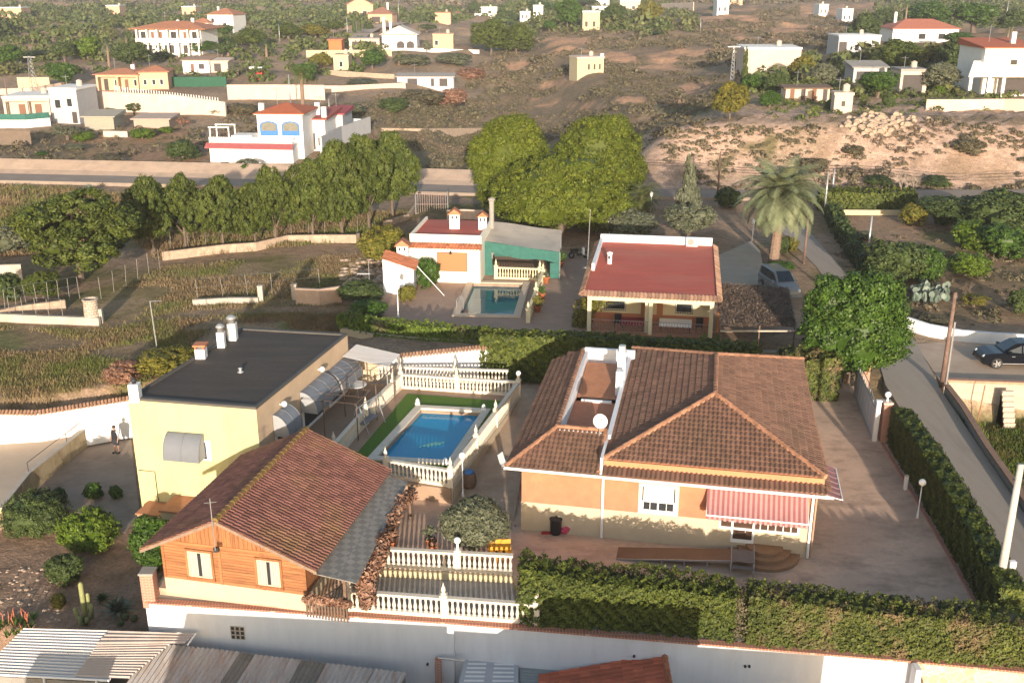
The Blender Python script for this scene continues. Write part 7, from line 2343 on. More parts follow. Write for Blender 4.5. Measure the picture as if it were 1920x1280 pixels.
 # balustrade in front of the shelter and along the path
 cy = M('cream_cast_balustrade', (0.68, 0.58, 0.36), .06, 3, .9)
 p0, p1 = W(930, 522, z0), W(1012, 525, z0)
 balustrade('cream balustrade before the tarpaulin shelter, behind the green pool', [p0, p1], posts=[(0, 0), (0, 1)], mat=cy, group='balustrades at the green pool', postw=.16, h=1.0)
 p2 = W(990, 604, z0)
 p3 = W(1018, 528, z0)
 balustrade('cream balustrade between the green pool and the pot-lined path', [p2, p3], posts=[(0, 0), (0, .5), (0, 1)], mat=cy, group='balustrades at the green pool', postw=.16)
 pool('greenish tiled pool with rounded pale edge at the neighbouring pool house', green_pool, z0 + .03, .55, water_mat('green_pool_water', (0.04, 0.22, 0.27), (.5, .8, .8), .35, 1.5), M('pool_tiles', (0.12, 0.26, 0.28), .15, 3), 1.4, .25, M('pale_pool_edge', (0.56, 0.44, 0.32), .1, 3), steps=False)
 q = W(856, 580, z0)
 s = thing('pool_ladder', 'bent steel ladder rails at the left edge of the green pool', 'pool ladder', q)
 for k in (0, .45):
  MB().tube([(q[0] + .5, q[1] + k, z0), (q[0] + .5, q[1] + k, z0 + .75), (q[0] + .25, q[1] + k, z0 + .9), (q[0], q[1] + k, z0 + .7), (q[0], q[1] + k, z0)], .025, 6).build('rail', STEEL, s)
 # lamps, aerials
 def lantern(label, p, h, group='white lantern posts'):
  s = thing('lantern_post', label, 'lamp', p, group)
  MB().lathe(p, [(.10, 0), (.07, .3), (.04, .5), (.035, h - .3)], 8).build('pole', WHITEP, s, True)
  MB().lathe((p[0], p[1], p[2] + h - .3), [(.06, 0), (.15, .05), (.18, .32), (.2, .34), (.05, .5), (.01, .55)], 8).build('lantern', LAMPW, s)
 lantern('white lantern post on the clay paving left of the green pool', W(747, 597, z0), 2.5)
 lantern('white lantern post behind the red villa, beside the left olive tree', G(1142, 450), 1.9)
 lantern('white lantern post beside the short palm near the big pines', G(1220, 398), 2.0)
 lantern('white lantern post at the foot of the tall palm beside the driveway', G(1410, 455), 2.1)
 p = W(833, 554, z0); q = WY(783, 500, p[1] + .3)
 s = thing('rinse_pole', 'leaning white pole across the clay paving by the outhouse', 'pole', p)
 MB().tube([p, q], .03, 6).ball(q, .05).build('shaft', WHITEP, s)
 p = W(694, 560, z0)
 s = thing('aerial_mast', 'television aerial on a mast above the bushes left of the outhouse', 'aerial', p)
 MB().tube([p, (p[0], p[1], 3.6)], .03, 6).build('pole', STEEL, s)
 k = MB()
 k.tube([(p[0] - .9, p[1], 2.6), (p[0] + .1, p[1], 2.6)], .02, 5)
 for i in range(8): k.tube([(p[0] - .85 + i * .12, p[1] - .3, 2.6), (p[0] - .85 + i * .12, p[1] + .3, 2.6)], .01, 4)
 k.tube([(p[0] - 1.6, p[1], 1.3), (p[0] + .0, p[1], 1.3)], .025, 5)
 k.build('antenna_bars', WHITEP, s)
 p = W(1103, 505, 3.2); p = (p[0] - .15, p[1], .6)
 s = thing('tall_mast', 'tall thin steel mast at the left wall of the red villa', 'mast', p)
 top = WY(1107, 392, p[1])
 MB().tube([p, (top[0], top[1], top[2])], [.045, .025], 6).build('pole', STEEL, s); MB().bbox(p[0] - .25, p[0] + .25, p[1] - .05, p[1] + .05, 3.3, 3.4).build('bracket', STEEL, s)
 p = W(922, 430, 3.5)
 s = thing('vent_pipe', 'grey flue pipe standing behind the tarpaulin shelter', 'pipe', (p[0], p[1], .6))
 MB().tube([(p[0], p[1], .6), (p[0], p[1], 6.0)], .22, 10).build('pipe', CONC_G, s); MB().lathe((p[0], p[1], 6.0), [(.24, 0), (.3, .05), (.3, .2), (.1, .3)], 10).build('cap', CONC_G, s)
 # pots along the path
 pot('large orange pot with bushy plant beside the shelter, left one of a pair', W(1036, 505, z0), .34, .5, 1.1, LF_GREEN, 40, .12)
 pot('large orange pot with plant beside the shelter, right one of a pair', W(1050, 500, z0), .34, .5, .9, LF_GREEN, 36, .12)
 pot('orange pot outside the balustrade at the middle of the path', W(1024, 530, z0), .3, .5, .4, LF_OLIVE)
 pot('orange pot on the path before the pool balustrade, third from the front', W(1026, 530, z0) if False else W(1016, 560, z0), .28, .45, .6, LF_GREEN)
 pot('orange pot with yellow-green plant at the near end of the pool balustrade', W(1008, 584, z0), .3, .45, .8, LF_YEL, 26)
 # moped by the shelter
 p = W(1085, 484, z0)
 s = thing('parked_moped', 'dark moped with white fairing parked at the back corner of the red villa', 'moped', p)
 f2 = Fr(p, R(8))
 for x in (-.65, .65):
  n = 16
  w = MB(f2)
  w.add([(x + r * math.cos(2 * math.pi * k / n), y, .28 + r * math.sin(2 * math.pi * k / n)) for r, y in ((.28, -.06), (.28, .06), (.15, .07), (.15, -.07)) for k in range(n)], [(i * n + k, i * n + (k + 1) % n, ((i + 1) % 4) * n + (k + 1) % n, ((i + 1) % 4) * n + k) for i in range(4) for k in range(n)])
  w.build('wheel', PLASTIC, s)
 b = MB(f2); b.bbox(-.75, -.1, -.14, .14, .45, .78); b.bbox(-.2, .35, -.12, .12, .25, .42)
 b.build('body', BLACKM, s)
 MB(f2).bbox(.3, .5, -.2, .2, .35, .95).build('fairing', WHITEP, s)
 MB(f2).tube([(.45, -.32, 1.05), (.4, 0, 1.0), (.45, .32, 1.05)], .02, 5).build('handlebar', STEEL, s)
 MB(f2).bbox(-.75, -.05, -.15, .15, .78, .86).build('seat', PLASTIC, s)
 # retaining wall and planted edge towards the yellow house
 e0, e1, e2, e3 = W(655, 640, .6), W(700, 645, .6), W(895, 655, .6), W(935, 655, .6)
 pts = [W(640, 613, .6), W(700, 624, .6), W(800, 634, .6), W(930, 640, .6), W(1345, 655, .6), W(1500, 660, .6)]
 wt = thing('garden_wall', 'cream rubble retaining wall under the flowering hedge of the pool house', 'wall', pts[0])
 MB().wall([(x, y, -.9, .55) for x, y, z in pts], .35).build('wall', M('cream_rubble', (0.50, 0.40, 0.27), .2, 1.2, .95, .3, 12, stain=(0.36, 0.28, 0.18), stain_amt=.6), wt)
 MB().wall([(x, y - .02, .55, .62) for x, y, z in pts], .42).build('coping', CONC_L, wt)
 hp_ = [(x, y + .4, .55, 1.45 if i < 3 else 1.25) for i, (x, y, z) in enumerate(pts[:4])]
 hedge('low flowering hedge with pinkish tips along the edge of the clay paved terrace', hp_, .9, LF_IVY, 170, .13, .2, (.6, 1), lfreq=1.2)
 Ps = []
 for _ in range(2600):
  s_ = rs.uniform(0, 1) ** .8; i = rs.randint(1, 3)
  q = Vector(pts[i]).lerp(Vector(pts[i + 1]), s_)
  k = wob(q.x, 0, .8, 6)
  Ps.append((q.x, q.y - .2 - rs.uniform(0, .12), .6 - abs(rs.normal()) * .45 * (0.6 + max(0, k))))
 Ps = np.array(Ps)
 tag(leafmesh('ivy', LF_LIME, None, Ps, np.tile([0, -1, .3], (len(Ps), 1)) + rs.normal(size=Ps.shape) * .5, .13, 1.4), 'bright green ivy hanging down the cream rubble wall', 'ivy')
 b = MB().wall([(x, y + .25, .6, 1.3) for x, y, z in pts[3:5]], .03)
 tag(b.build('screen_fence', WOODDK), 'low dark screen fence in front of the red villa, behind the tall hedge', 'fence')
 # shrubs about the pool house
 for u, vb, vt, w, mat, lab in ((803, 540, 478, 46, LF_GREEN, 'bright climbing bush against the pool house wall beside the blind'), (762, 566, 528, 36, LF_YEL, 'small yellow-green bush in the round bed at the outhouse corner'),
         (676, 572, 518, 80, LF_DARK, 'dark green bush left of the white outhouse'), (690, 598, 555, 70, LF_GREEN, 'green bush hanging over the terrace edge by the television aerial'),
         (714, 490, 415, 88, LF_YEL, 'olive-brown bush beyond the outhouse at the end of the field wall'), (655, 560, 530, 50, LF_DARK, 'low dark bush at the field side of the terrace'),
         (310, 705, 640, 120, LF_YEL, 'yellowing bush behind the dark-roofed yellow house'), (228, 720, 670, 70, LF_DRY, 'dry brown bush at the left back corner of the yellow house')):
  plant_px('round', mat, 'shrub', 'shrub', u, vb, vt, w, lab, z=.3 if u < 640 else .6)
pool_house()

# garden behind the villa
def palm(label, p, h, r, trunk_r, n=60, mat=None, droop=1.0, name='palm_tree', seed=1, fl=24, skirt=False, group=None):
 t = thing(name, label, 'palm', p, group)
 rg = random.Random(seed)
 k = MB()
 m = max(8, int(h / .3))
 pts, rr = [], []
 for i in range(m + 1):
  pts.append((p[0] + .02 * h * math.sin(i / m * 2), p[1], p[2] - .2 + (h + .2) * i / m))
  rr.append(trunk_r * (1.15 - .3 * i / m) * (1 + .09 * (i % 2)))
 k.tube(pts, rr, 10)
 k.build('trunk', PALMT, t)
 top = Vector(pts[-1])
 V, tint = [], []
 for i in range(n):
  a = i * 2.399 + rg.uniform(-.2, .2)
  el0 = 1.35 - 2.0 * (i / n) ** .9
  L = r * rg.uniform(.85, 1.1)
  ps = []
  q = top.copy(); el = el0
  S_ = 9
  for s in range(S_ + 1):
   ps.append(q.copy())
   q = q + Vector((math.cos(a) * math.cos(el), math.sin(a) * math.cos(el), math.sin(el))) * L / S_
   el -= droop * .22 * (0.5 + s / S_)
  side = Vector((-math.sin(a), math.cos(a), 0))
  tn = rg.random()
  for s in range(fl):
   fq = (s + .5) / fl * S_
   j = min(S_ - 1, int(fq)); c = ps[j].lerp(ps[j + 1], fq - j)
   d = (ps[j + 1] - ps[j]).normalized()
   ll = r * .22 * math.sin(math.pi * min(1, .12 + .86 * (s / fl)) ** .8)
   for sg in (-1, 1):
    e = c + side * sg * ll * .8 + d * ll * .55 - Vector((0, 0, ll * .28))
    w = d * .035 * r / 3
    V += [c - w, c + w, e + w * .4, e - w * .4]
    tint.append(min(1, max(0, tn * .6 + rg.random() * .4)))
 V = np.array([tuple(v) for v in V]) - np.array(origin(t))
 rawquads('fronds', mat or LF_PALM, t, V, np.array(tint))
 if skirt:
  c = MB(); c.lathe((top.x, top.y, top.z - 1.2), [(trunk_r * 1.1, 0), (trunk_r * 2.2, .5), (trunk_r * 2.0, 1.1), (.1, 1.3)], 10); c.build('crown_base', TRUNK, t)
 return t
def garden():
 p = W(1450, 492, .1)
 s = pxm(p)
 palm('large feathery palm with thick trunk beside the driveway of the red villa', p, 6.2, 4.6, .40, 90, droop=.85, seed=4, fl=34, skirt=True)
 p = G(1205, 395)
 palm('short stubby palm beside a lantern post near the big pines', p, 1.6, 2.6, .45, 50, leaf_mat('short_palm_fronds', [(0.06, 0.08, 0.02), (0.10, 0.12, 0.03), (0.16, 0.17, 0.05)]), seed=9, fl=22)
 plant_px('broad', LF_OLIVE, 'olive_tree', 'tree', 1183, 455, 390, 104, 'left olive tree behind the red villa, beside the lantern post')
 plant_px('broad', LF_OLIVE, 'olive_tree', 'tree', 1292, 455, 378, 104, 'right olive tree behind the red villa, beside the conifer')
 plant_px('conifer', LF_OLIVE, 'slender_conifer', 'tree', 1290, 415, 288, 50, 'slender grey-green conifer with thin tip between the big pines and the large palm')
 plant_px('round', LF_DARK, 'shrub', 'shrub', 1367, 392, 348, 52, 'round dark bush at the roadside between the conifer and the large palm')
 plant_px('round', LF_GREEN, 'shrub', 'shrub', 1465, 508, 485, 52, 'low green bush at the foot of the large palm')
 plant_px('round', LF_YEL, 'shrub', 'shrub', 1482, 470, 438, 34, 'yellowing bush at the lane side near the large palm')
 plant_px('round', LF_DARK, 'shrub', 'shrub', 1465, 478, 440, 30, 'dark green bush beside the lane, behind the large palm trunk')
 # three great stone pines that merge
 for k, (u, vb, vt, w, lab) in enumerate(((955, 400, 212, 150, 'left crown of the three big rounded pines by the road'), (1122, 372, 212, 165, 'right rear crown of the three big rounded pines by the road'), (1050, 440, 285, 262, 'front crown of the three big rounded pines, above the tarpaulin shelter'))):
  p = W(u, vb, .3); s = pxm(p)
  w_ = w / s / 2; h = (vb - vt) / s * 1.02
  x, y = p[0], p[1]
  rg = np.random.RandomState(20 + k)
  t = thing('stone_pine', lab, 'tree', (x, y, .3))
  limbs(t, [([(x, y, .1), (x + .1, y, h * .35), (x, y, h * .75)], [.35, .26, .1])] + [([(x, y, h * .25), (x + w_ * .6 * math.cos(a), y + w_ * .6 * math.sin(a), h * .62)], [.16, .05]) for a in (.5, 2.4, 4.2)])
  bl = [(x, y, h * .58, w_ * .92, w_ * .9, h * .38)] + [(x + w_ * .5 * math.cos(a), y + w_ * .5 * math.sin(a), h * rg.uniform(.34, .6), w_ * .55, w_ * .55, h * .27) for a in [i * 1.05 + k for i in range(6)]] + [(x + w_ * .2, y, h * .82, w_ * .5, w_ * .5, h * .15)]
  crown(LF_UMB, t, bl, 900 if k < 2 else 1100, 60, .50, .125, rg, corek=.82, aspect=2.0, spread=(.84, 1.02))
 # trees in the walled field
 rows = ((140, 535, 352, 215, 'pine', 'big dark-green pine at the left end, before the stone field wall'),
   (78, 565, 505, 66, 'pine', 'small bright pine at the foot of the big left pine'),
   (285, 480, 333, 95, 'pine', 'first pine of the roadside row, standing in the big pine\'s shade'),
   (345, 470, 330, 90, 'pine', 'second pine from the left in the roadside row'),
   (415, 468, 330, 92, 'pine', 'third pine from the left in the roadside row'),
   (478, 465, 345, 70, 'pine', 'fourth, lower pine in the roadside row'),
   (515, 462, 315, 92, 'pine', 'fifth pine from the left in the roadside row'),
   (585, 455, 300, 95, 'pine', 'sixth pine from the left, with bare trunk showing'),
   (640, 448, 268, 105, 'pine', 'tall seventh pine in the roadside row'),
   (690, 435, 258, 100, 'pine', 'tall eighth pine in the roadside row'),
   (735, 415, 250, 105, 'pine', 'tallest pine at the right end of the roadside row'))
 for u, vb, vt, w, kd, lab in rows:
  plant_px(kd, LF_PINE, 'pine_tree', 'tree', u, vb, vt, w, lab, 'pines along the walled field')
garden()

# walled field on the left
def field():
 def lowwall(label, uv, h, th=.3, mat=None, z=None):
  pts = []
  for u, v in uv:
   p = G(u, v) if z is None else W(u, v, z)
   pts.append((p[0], p[1], T(p[0], p[1]) - .3, T(p[0], p[1]) + h))
  t = thing('field_wall', label, 'wall', (pts[0][0], pts[0][1], 0))
  MB().wall(pts, th).build('wall', mat or STONE, t)
  return pts
 lowwall('curving low stone field wall in front of the pine row', [(305, 488), (340, 484), (420, 474), (480, 470), (540, 456), (600, 455), (668, 455), (672, 452)], .8)
 lowwall('low stone wall stub beside the big left pine', [(0, 598), (35, 590), (124, 578)], .7)
 lowwall('low wall running left from the white brick well tower', [(-40, 600), (0, 602), (80, 606), (188, 610)], .6, mat=CONC_L)
 lowwall('low wall in the field between the concrete post and the tower', [(362, 572), (430, 568), (485, 568)], .45, mat=CONC_L)
 lowwall('pinkish low wall right of the pair of concrete posts', [(556, 570), (600, 572), (640, 566)], 1.3, mat=M('pink_render', (0.46, 0.33, 0.25), .15, 2))
 lowwall('low cream wall at the far end of the field, by the iron gate', [(720, 425), (765, 412), (782, 390), (786, 370)], .6)
 lowwall('low wall right of the iron gate before the big pines', [(838, 412), (870, 410), (905, 412)], 1.0, mat=M('pale_pink_wall', (0.56, 0.42, 0.33), .12, 2))
 for u, vb, lab in ((490, 565, 'left one of the two square concrete posts in the field'), (553, 562, 'right one of the two square concrete posts in the field')):
  p = G(u, vb)
  t = thing('concrete_post', lab, 'post', p, 'square concrete posts in the field')
  MB().bbox(p[0] - .2, p[0] + .2, p[1] - .2, p[1] + .2, p[2] - .2, p[2] + 1.25).build('shaft', CONC_L, t)
  MB().bbox(p[0] - .23, p[0] + .23, p[1] - .23, p[1] + .23, p[2] + 1.25, p[2] + 1.32).build('cap', CONC_L, t)
 p = G(175, 606)
 t = thing('well_tower', 'round whitish brick well tower standing in the grassy field', 'tower', p)
 b = brick_mat('whitish_brick', (0.55, 0.48, 0.40), (0.46, 0.38, 0.30), (0.28, 0.21, 0.16), 1, .34, .2, msize=.03)
 n = 20
 MB().lathe(p, [(.56, -.2), (.55, .8), (.52, 1.75), (.58, 1.8), (.58, 1.9), (.42, 1.9), (.42, 1.5)], n).build('shaft', b, t)
 q = MB(); q.box(p[0] + .5, p[0] + .75, p[1] - .1, p[1] + .2, p[2] - .1, p[2] + 1.1); q.build('side_post', CONC_L, t)
 # posts and poles
 p = G(300, 690); tp_ = WY(281, 565, p[1])
 t = thing('lamp_pole', 'thin leaning grey pole with bracket arm behind the yellow house', 'pole', p)
 MB().tube([p, tp_], [.05, .035], 6).build('shaft', STEEL, t); MB().tube([tp_, (tp_[0] + .75, tp_[1], tp_[2] + .03)], .02, 5).build('arm', STEEL, t)
 rg = random.Random(2)
 for k, (uv0, uv1, n, lab) in enumerate((((10, 585), (150, 560), 8, 'thin wire fence with slanting steel posts near the big left pine'), ((20, 600), (120, 605), 5, 'thin wire fence along the wall left of the well tower'), ((190, 560), (300, 505), 6, 'thin wire fence in the shade right of the big left pine'), ((372, 565), (600, 545), 6, 'thin wire fence across the middle of the grassy field'), ((320, 470), (670, 440), 12, 'thin wire fence along the curved field wall'))):
  a, c = G(*uv0), G(*uv1)
  t = thing('wire_fence', lab, 'fence', a)
  pb, wb = MB(), MB()
  tops = []
  for i in range(n):
   x, y = a[0] + (c[0] - a[0]) * i / (n - 1), a[1] + (c[1] - a[1]) * i / (n - 1)
   z = T(x, y); l = rg.uniform(-.12, .12)
   MB().tube([(x, y, z - .1), (x + l, y, z + 1.8)], .018, 5).build('post', CONC_G, t)
   tops.append((x + l, y, z + 1.85))
  for dz in (0, -.7): wb.tube([(x, y, z + dz) for x, y, z in tops], .008, 3)
  wb.build('wire', STEEL, t)
 # iron gate at the road
 a, c = G(780, 402), G(838, 402)
 t = thing('iron_gate', 'open-work iron gate at the road end between field wall and big pines', 'gate', a)
 b = MB()
 for i in range(15):
  x = a[0] + (c[0] - a[0]) * i / 14
  b.tube([(x, a[1], a[2]), (x, a[1], a[2] + 2.2)], .025, 4)
 for z in (.1, 1.1, 2.2): b.tube([(a[0], a[1], a[2] + z), (c[0], a[1], a[2] + z)], .03, 4)
 b.build('bars', M('pinkish_iron', (0.36, 0.27, 0.24), .1, 4), t)
 for x in (a[0], c[0]): MB().tube([(x, a[1], a[2] - .1), (x, a[1], a[2] + 2.5)], .07, 6).build('post', STEEL, t)
 # rubble heap
 rb = MB()
 for i in range(160):
  u, v = rg.uniform(640, 720), rg.uniform(485, 545)
  q = G(u, v); r = rg.uniform(.1, .35)
  rb.lathe((q[0], q[1], q[2] - .1), [(r, 0), (r * 1.1, r * .5), (r * .6, r), (.01, r * 1.1)], 6)
 tag(rb.build('rubble', STONE), 'loose pale rubble at the field edge by the white outhouse', None, None, 'stuff')
 # field walls and posts' grass
 F1 = gpoly((-250, 620), (0, 615), (170, 622), (300, 600), (640, 585), (640, 630), (420, 600), (262, 738), (150, 760), (0, 768), (-250, 775))
 scatter('dry_grass', 'dry and green grass below the field walls, behind the white tiled wall', LF_GRASS, F1, 4800, .045, .22, per=14, spread=.3, mask=lambda x, y: wob(x, y, .22, 8) > -.25)
 F2 = gpoly((195, 570), (310, 500), (520, 485), (690, 475), (700, 520), (640, 575), (360, 580), (210, 605))
 scatter('meadow_grass', 'thin dry grass in the walled field', LF_GRASS, F2, 2300, .05, .2, per=12, spread=.35, mask=lambda x, y: wob(x, y, .2, 8, 7) > -.3)
 F3 = gpoly((-250, 345), (0, 350), (130, 355), (300, 378), (250, 430), (60, 480), (-250, 480))
 scatter('dry_weeds', 'rust coloured dry weeds left of the pine row', LF_GRASS, F3, 4200, .08, .45, per=12, spread=.4)
 F4 = gpoly((240, 440), (700, 400), (760, 400), (670, 450), (300, 485))
 scatter('undergrowth', 'dry undergrowth below the pine row', LF_GRASS, F4, 1800, .07, .4, per=12, spread=.35)
 F5 = gpoly((1795, 800), (1920, 775), (1990, 800), (1990, 960), (1925, 890))
 scatter('field_grass', 'green grass below the block wall right of the lane', LF_GREENGRASS, F5, 3600, .05, .35, per=12, spread=.25)
 # agaves left
 for k, (u, vb, w, lab) in enumerate(((42, 422, 34, 'large blue-grey agave at the left, below two smaller ones'), (52, 398, 22, 'small blue-grey agave just behind the large one'), (32, 352, 14, 'small agave by the road at the left edge'), (45, 360, 14, 'second small agave by the road, right of its twin'), (168, 362, 30, 'blue-grey agave under the road behind the big left pine'))):
  p = G(u, vb); s = pxm(p); r = w / s / 1.5
  t = thing('agave_plant', lab, 'agave', p)
  b = MB()
  for i in range(40):
   a = i * 2.399; el = .2 + 1.2 * (i / 40)
   d = Vector((math.cos(a) * math.cos(el), math.sin(a) * math.cos(el), math.sin(el)))
   sd = Vector((-math.sin(a), math.cos(a), 0)) * r * .09
   c = Vector(p)
   b.add([c - sd * .7, c + sd * .7, c + d * r * .5 + sd, c + d * r * .5 - sd, c + d * r], [(0, 1, 2, 3), (3, 2, 4)], random.random())
  b.build('rosette', LF_AGAVE, t)
 plant_px('round', LF_OLIVE, 'shrub', 'shrub', 20, 480, 415, 80, 'grey-green bush at the left edge beside the big pine')
 plant_px('round', LF_DARK, 'shrub', 'shrub', 10, 565, 505, 60, 'dark bush at the left edge under the white wall stub')
 a = G(0, 535); c = G(45, 530)
 tag(MB().wall([(a[0] - 4, a[1], -.2, 1.6), (c[0], c[1], -.2, 1.6)], .3).build('ruined_wall', CONC_L), 'pale ruined wall at the left edge beside the big pine', 'wall')
field()

# orchard on the right
def orchard():
 a, c = G(1565, 404), G(1715, 404)
 hedge('sunlit clipped roadside hedge of the orchard', [(G(1545, 402)[0], 112.5, -.1, 2.1), (G(1725, 404)[0], 111.5, -.1, 2.1)], 1.6, LF_HEDGEG, 90, .2, .25, (.5, 1))
 tag(MB().wall([(a[0], 109.9, -.2, .55), (c[0] - 1, 109.6, -.2, .55)], .3).build('low_wall', CREAM), 'low cream wall under the sunlit roadside hedge', 'wall')
 lane_h = [W(u, v, .0) for u, v in ((1542, 405), (1560, 440), (1590, 490), (1640, 560), (1665, 600))]
 hedge('scruffy dark hedge along the right edge of the upper lane', [(x + .9, y, -.1, 1.25) for x, y, z in lane_h], 1.2, LF_DARK, 110, .18, .25, (1, 1))
 L = (('round', LF_DARK, 1845, 430, 360, 110, 'dense dark tree between two other dark trees behind the orchard'), ('broad', LF_DARK, 1890, 445, 352, 150, 'dark tree at the upper right beside the roadside hedge'), ('broad', LF_DARK, 1785, 428, 362, 130, 'dark hedge-like tree behind the orchard'),
   ('round', LF_LIME, 1835, 470, 405, 90, 'bright citrus tree in the middle of the orchard'), ('round', LF_YEL, 1715, 425, 378, 52, 'yellow-green shrub at the end of the sunlit hedge'),
   ('round', LF_GREEN, 1775, 425, 388, 50, 'small citrus tree between the shrub and the dark trees'), ('round', LF_GREEN, 1890, 485, 410, 90, 'citrus tree at the right edge with dark shade below'),
   ('round', LF_DARK, 1685, 530, 440, 120, 'big dark rounded shrub behind the round tree by the lane'), ('round', LF_GREEN, 1735, 530, 455, 80, 'greener half of the double shrub behind the round tree'),
   ('round', LF_LIME, 1818, 518, 462, 78, 'light green loose shrub in the orchard'), ('round', LF_DARK, 1912, 588, 535, 50, 'dark bush at the right edge above the curved wall'),
   ('sparse', LF_YEL, 1830, 578, 545, 70, 'thin yellowing shrub by the dead branches'), ('round', LF_OLIVE, 1620, 450, 428, 40, 'small grey bush in the bare orchard ground'),
   ('round', LF_SCRUB, 1750, 610, 585, 60, 'low grey scrub above the curved white wall'))
 for kd, mat, u, vb, vt, w, lab in L: plant_px(kd, mat, 'orchard_shrub', 'tree' if 'tree' in lab else 'shrub', u, vb, vt, w, lab)
 t = thing('prickly_pear', 'grey-green prickly pear patch right of the round tree', 'cactus', G(1745, 560))
 b = MB(); rg = random.Random(8)
 for i in range(120):
  q = G(rg.uniform(1708, 1775), rg.uniform(545, 570)); r = rg.uniform(.18, .3); z = q[2] + rg.uniform(.1, .8); a = rg.uniform(0, 3.14)
  d = Vector((math.cos(a), math.sin(a), 0)); n = 8
  b.add([(q[0] + d.x * r * math.cos(2 * math.pi * k / n), q[1] + d.y * r * math.cos(2 * math.pi * k / n), z + 1.2 * r * math.sin(2 * math.pi * k / n)) for k in range(n)], [tuple(range(n))], rg.random())
 b.build('pads', LF_AGAVE, t)
 # dead tree with bare white branches by the road
 def bare(label, p, h, seed, mat=None):
  t = thing('bare_tree', label, 'tree', p)
  rg = random.Random(seed); b = MB()
  def br(q, d, L, r, k):
   e = q + d * L
   b.tube([q, e], [r, r * .6], 5, cap=False)
   if k:
    for _ in range(3): br(q + d * L * rg.uniform(.5, 1), (d + Vector((rg.uniform(-.7, .7), rg.uniform(-.7, .7), rg.uniform(-.2, .4)))).normalized(), L * .62, r * .55, k - 1)
  for _ in range(3): br(Vector(p), Vector((rg.uniform(-.35, .35), rg.uniform(-.2, .2), 1)).normalized(), h * .4, .05 * h / 3, 3)
  b.build('branches', mat or TRUNKL, t)
 bare('bare pale tree behind the roadside hedge, left one', G(1690, 372), 4.5, 3)
 bare('bare pale tree behind the roadside hedge, right one', G(1712, 372), 3.6, 5)
 bare('dead grey twiggy shrub beside the dark utility pole', G(1815, 560), 2.0, 7, TRUNK)
 for u, vb, vt, lab in ((1625, 492, 405, 'thin post in the scruffy hedge of the lane'), (1507, 495, 395, 'brown wooden pole beside the lane by the large palm'), (1545, 405, 322, 'pale pole at the mouth of the lane')):
  p = G(u, vb); tp_ = WY(u + (3 if u != 1545 else 10), vt, p[1])
  pole(lab, p, tp_[2] - p[2], .12, .08, POLEWOOD if 'brown' in lab else STEEL, fit='brown' in lab)
orchard()

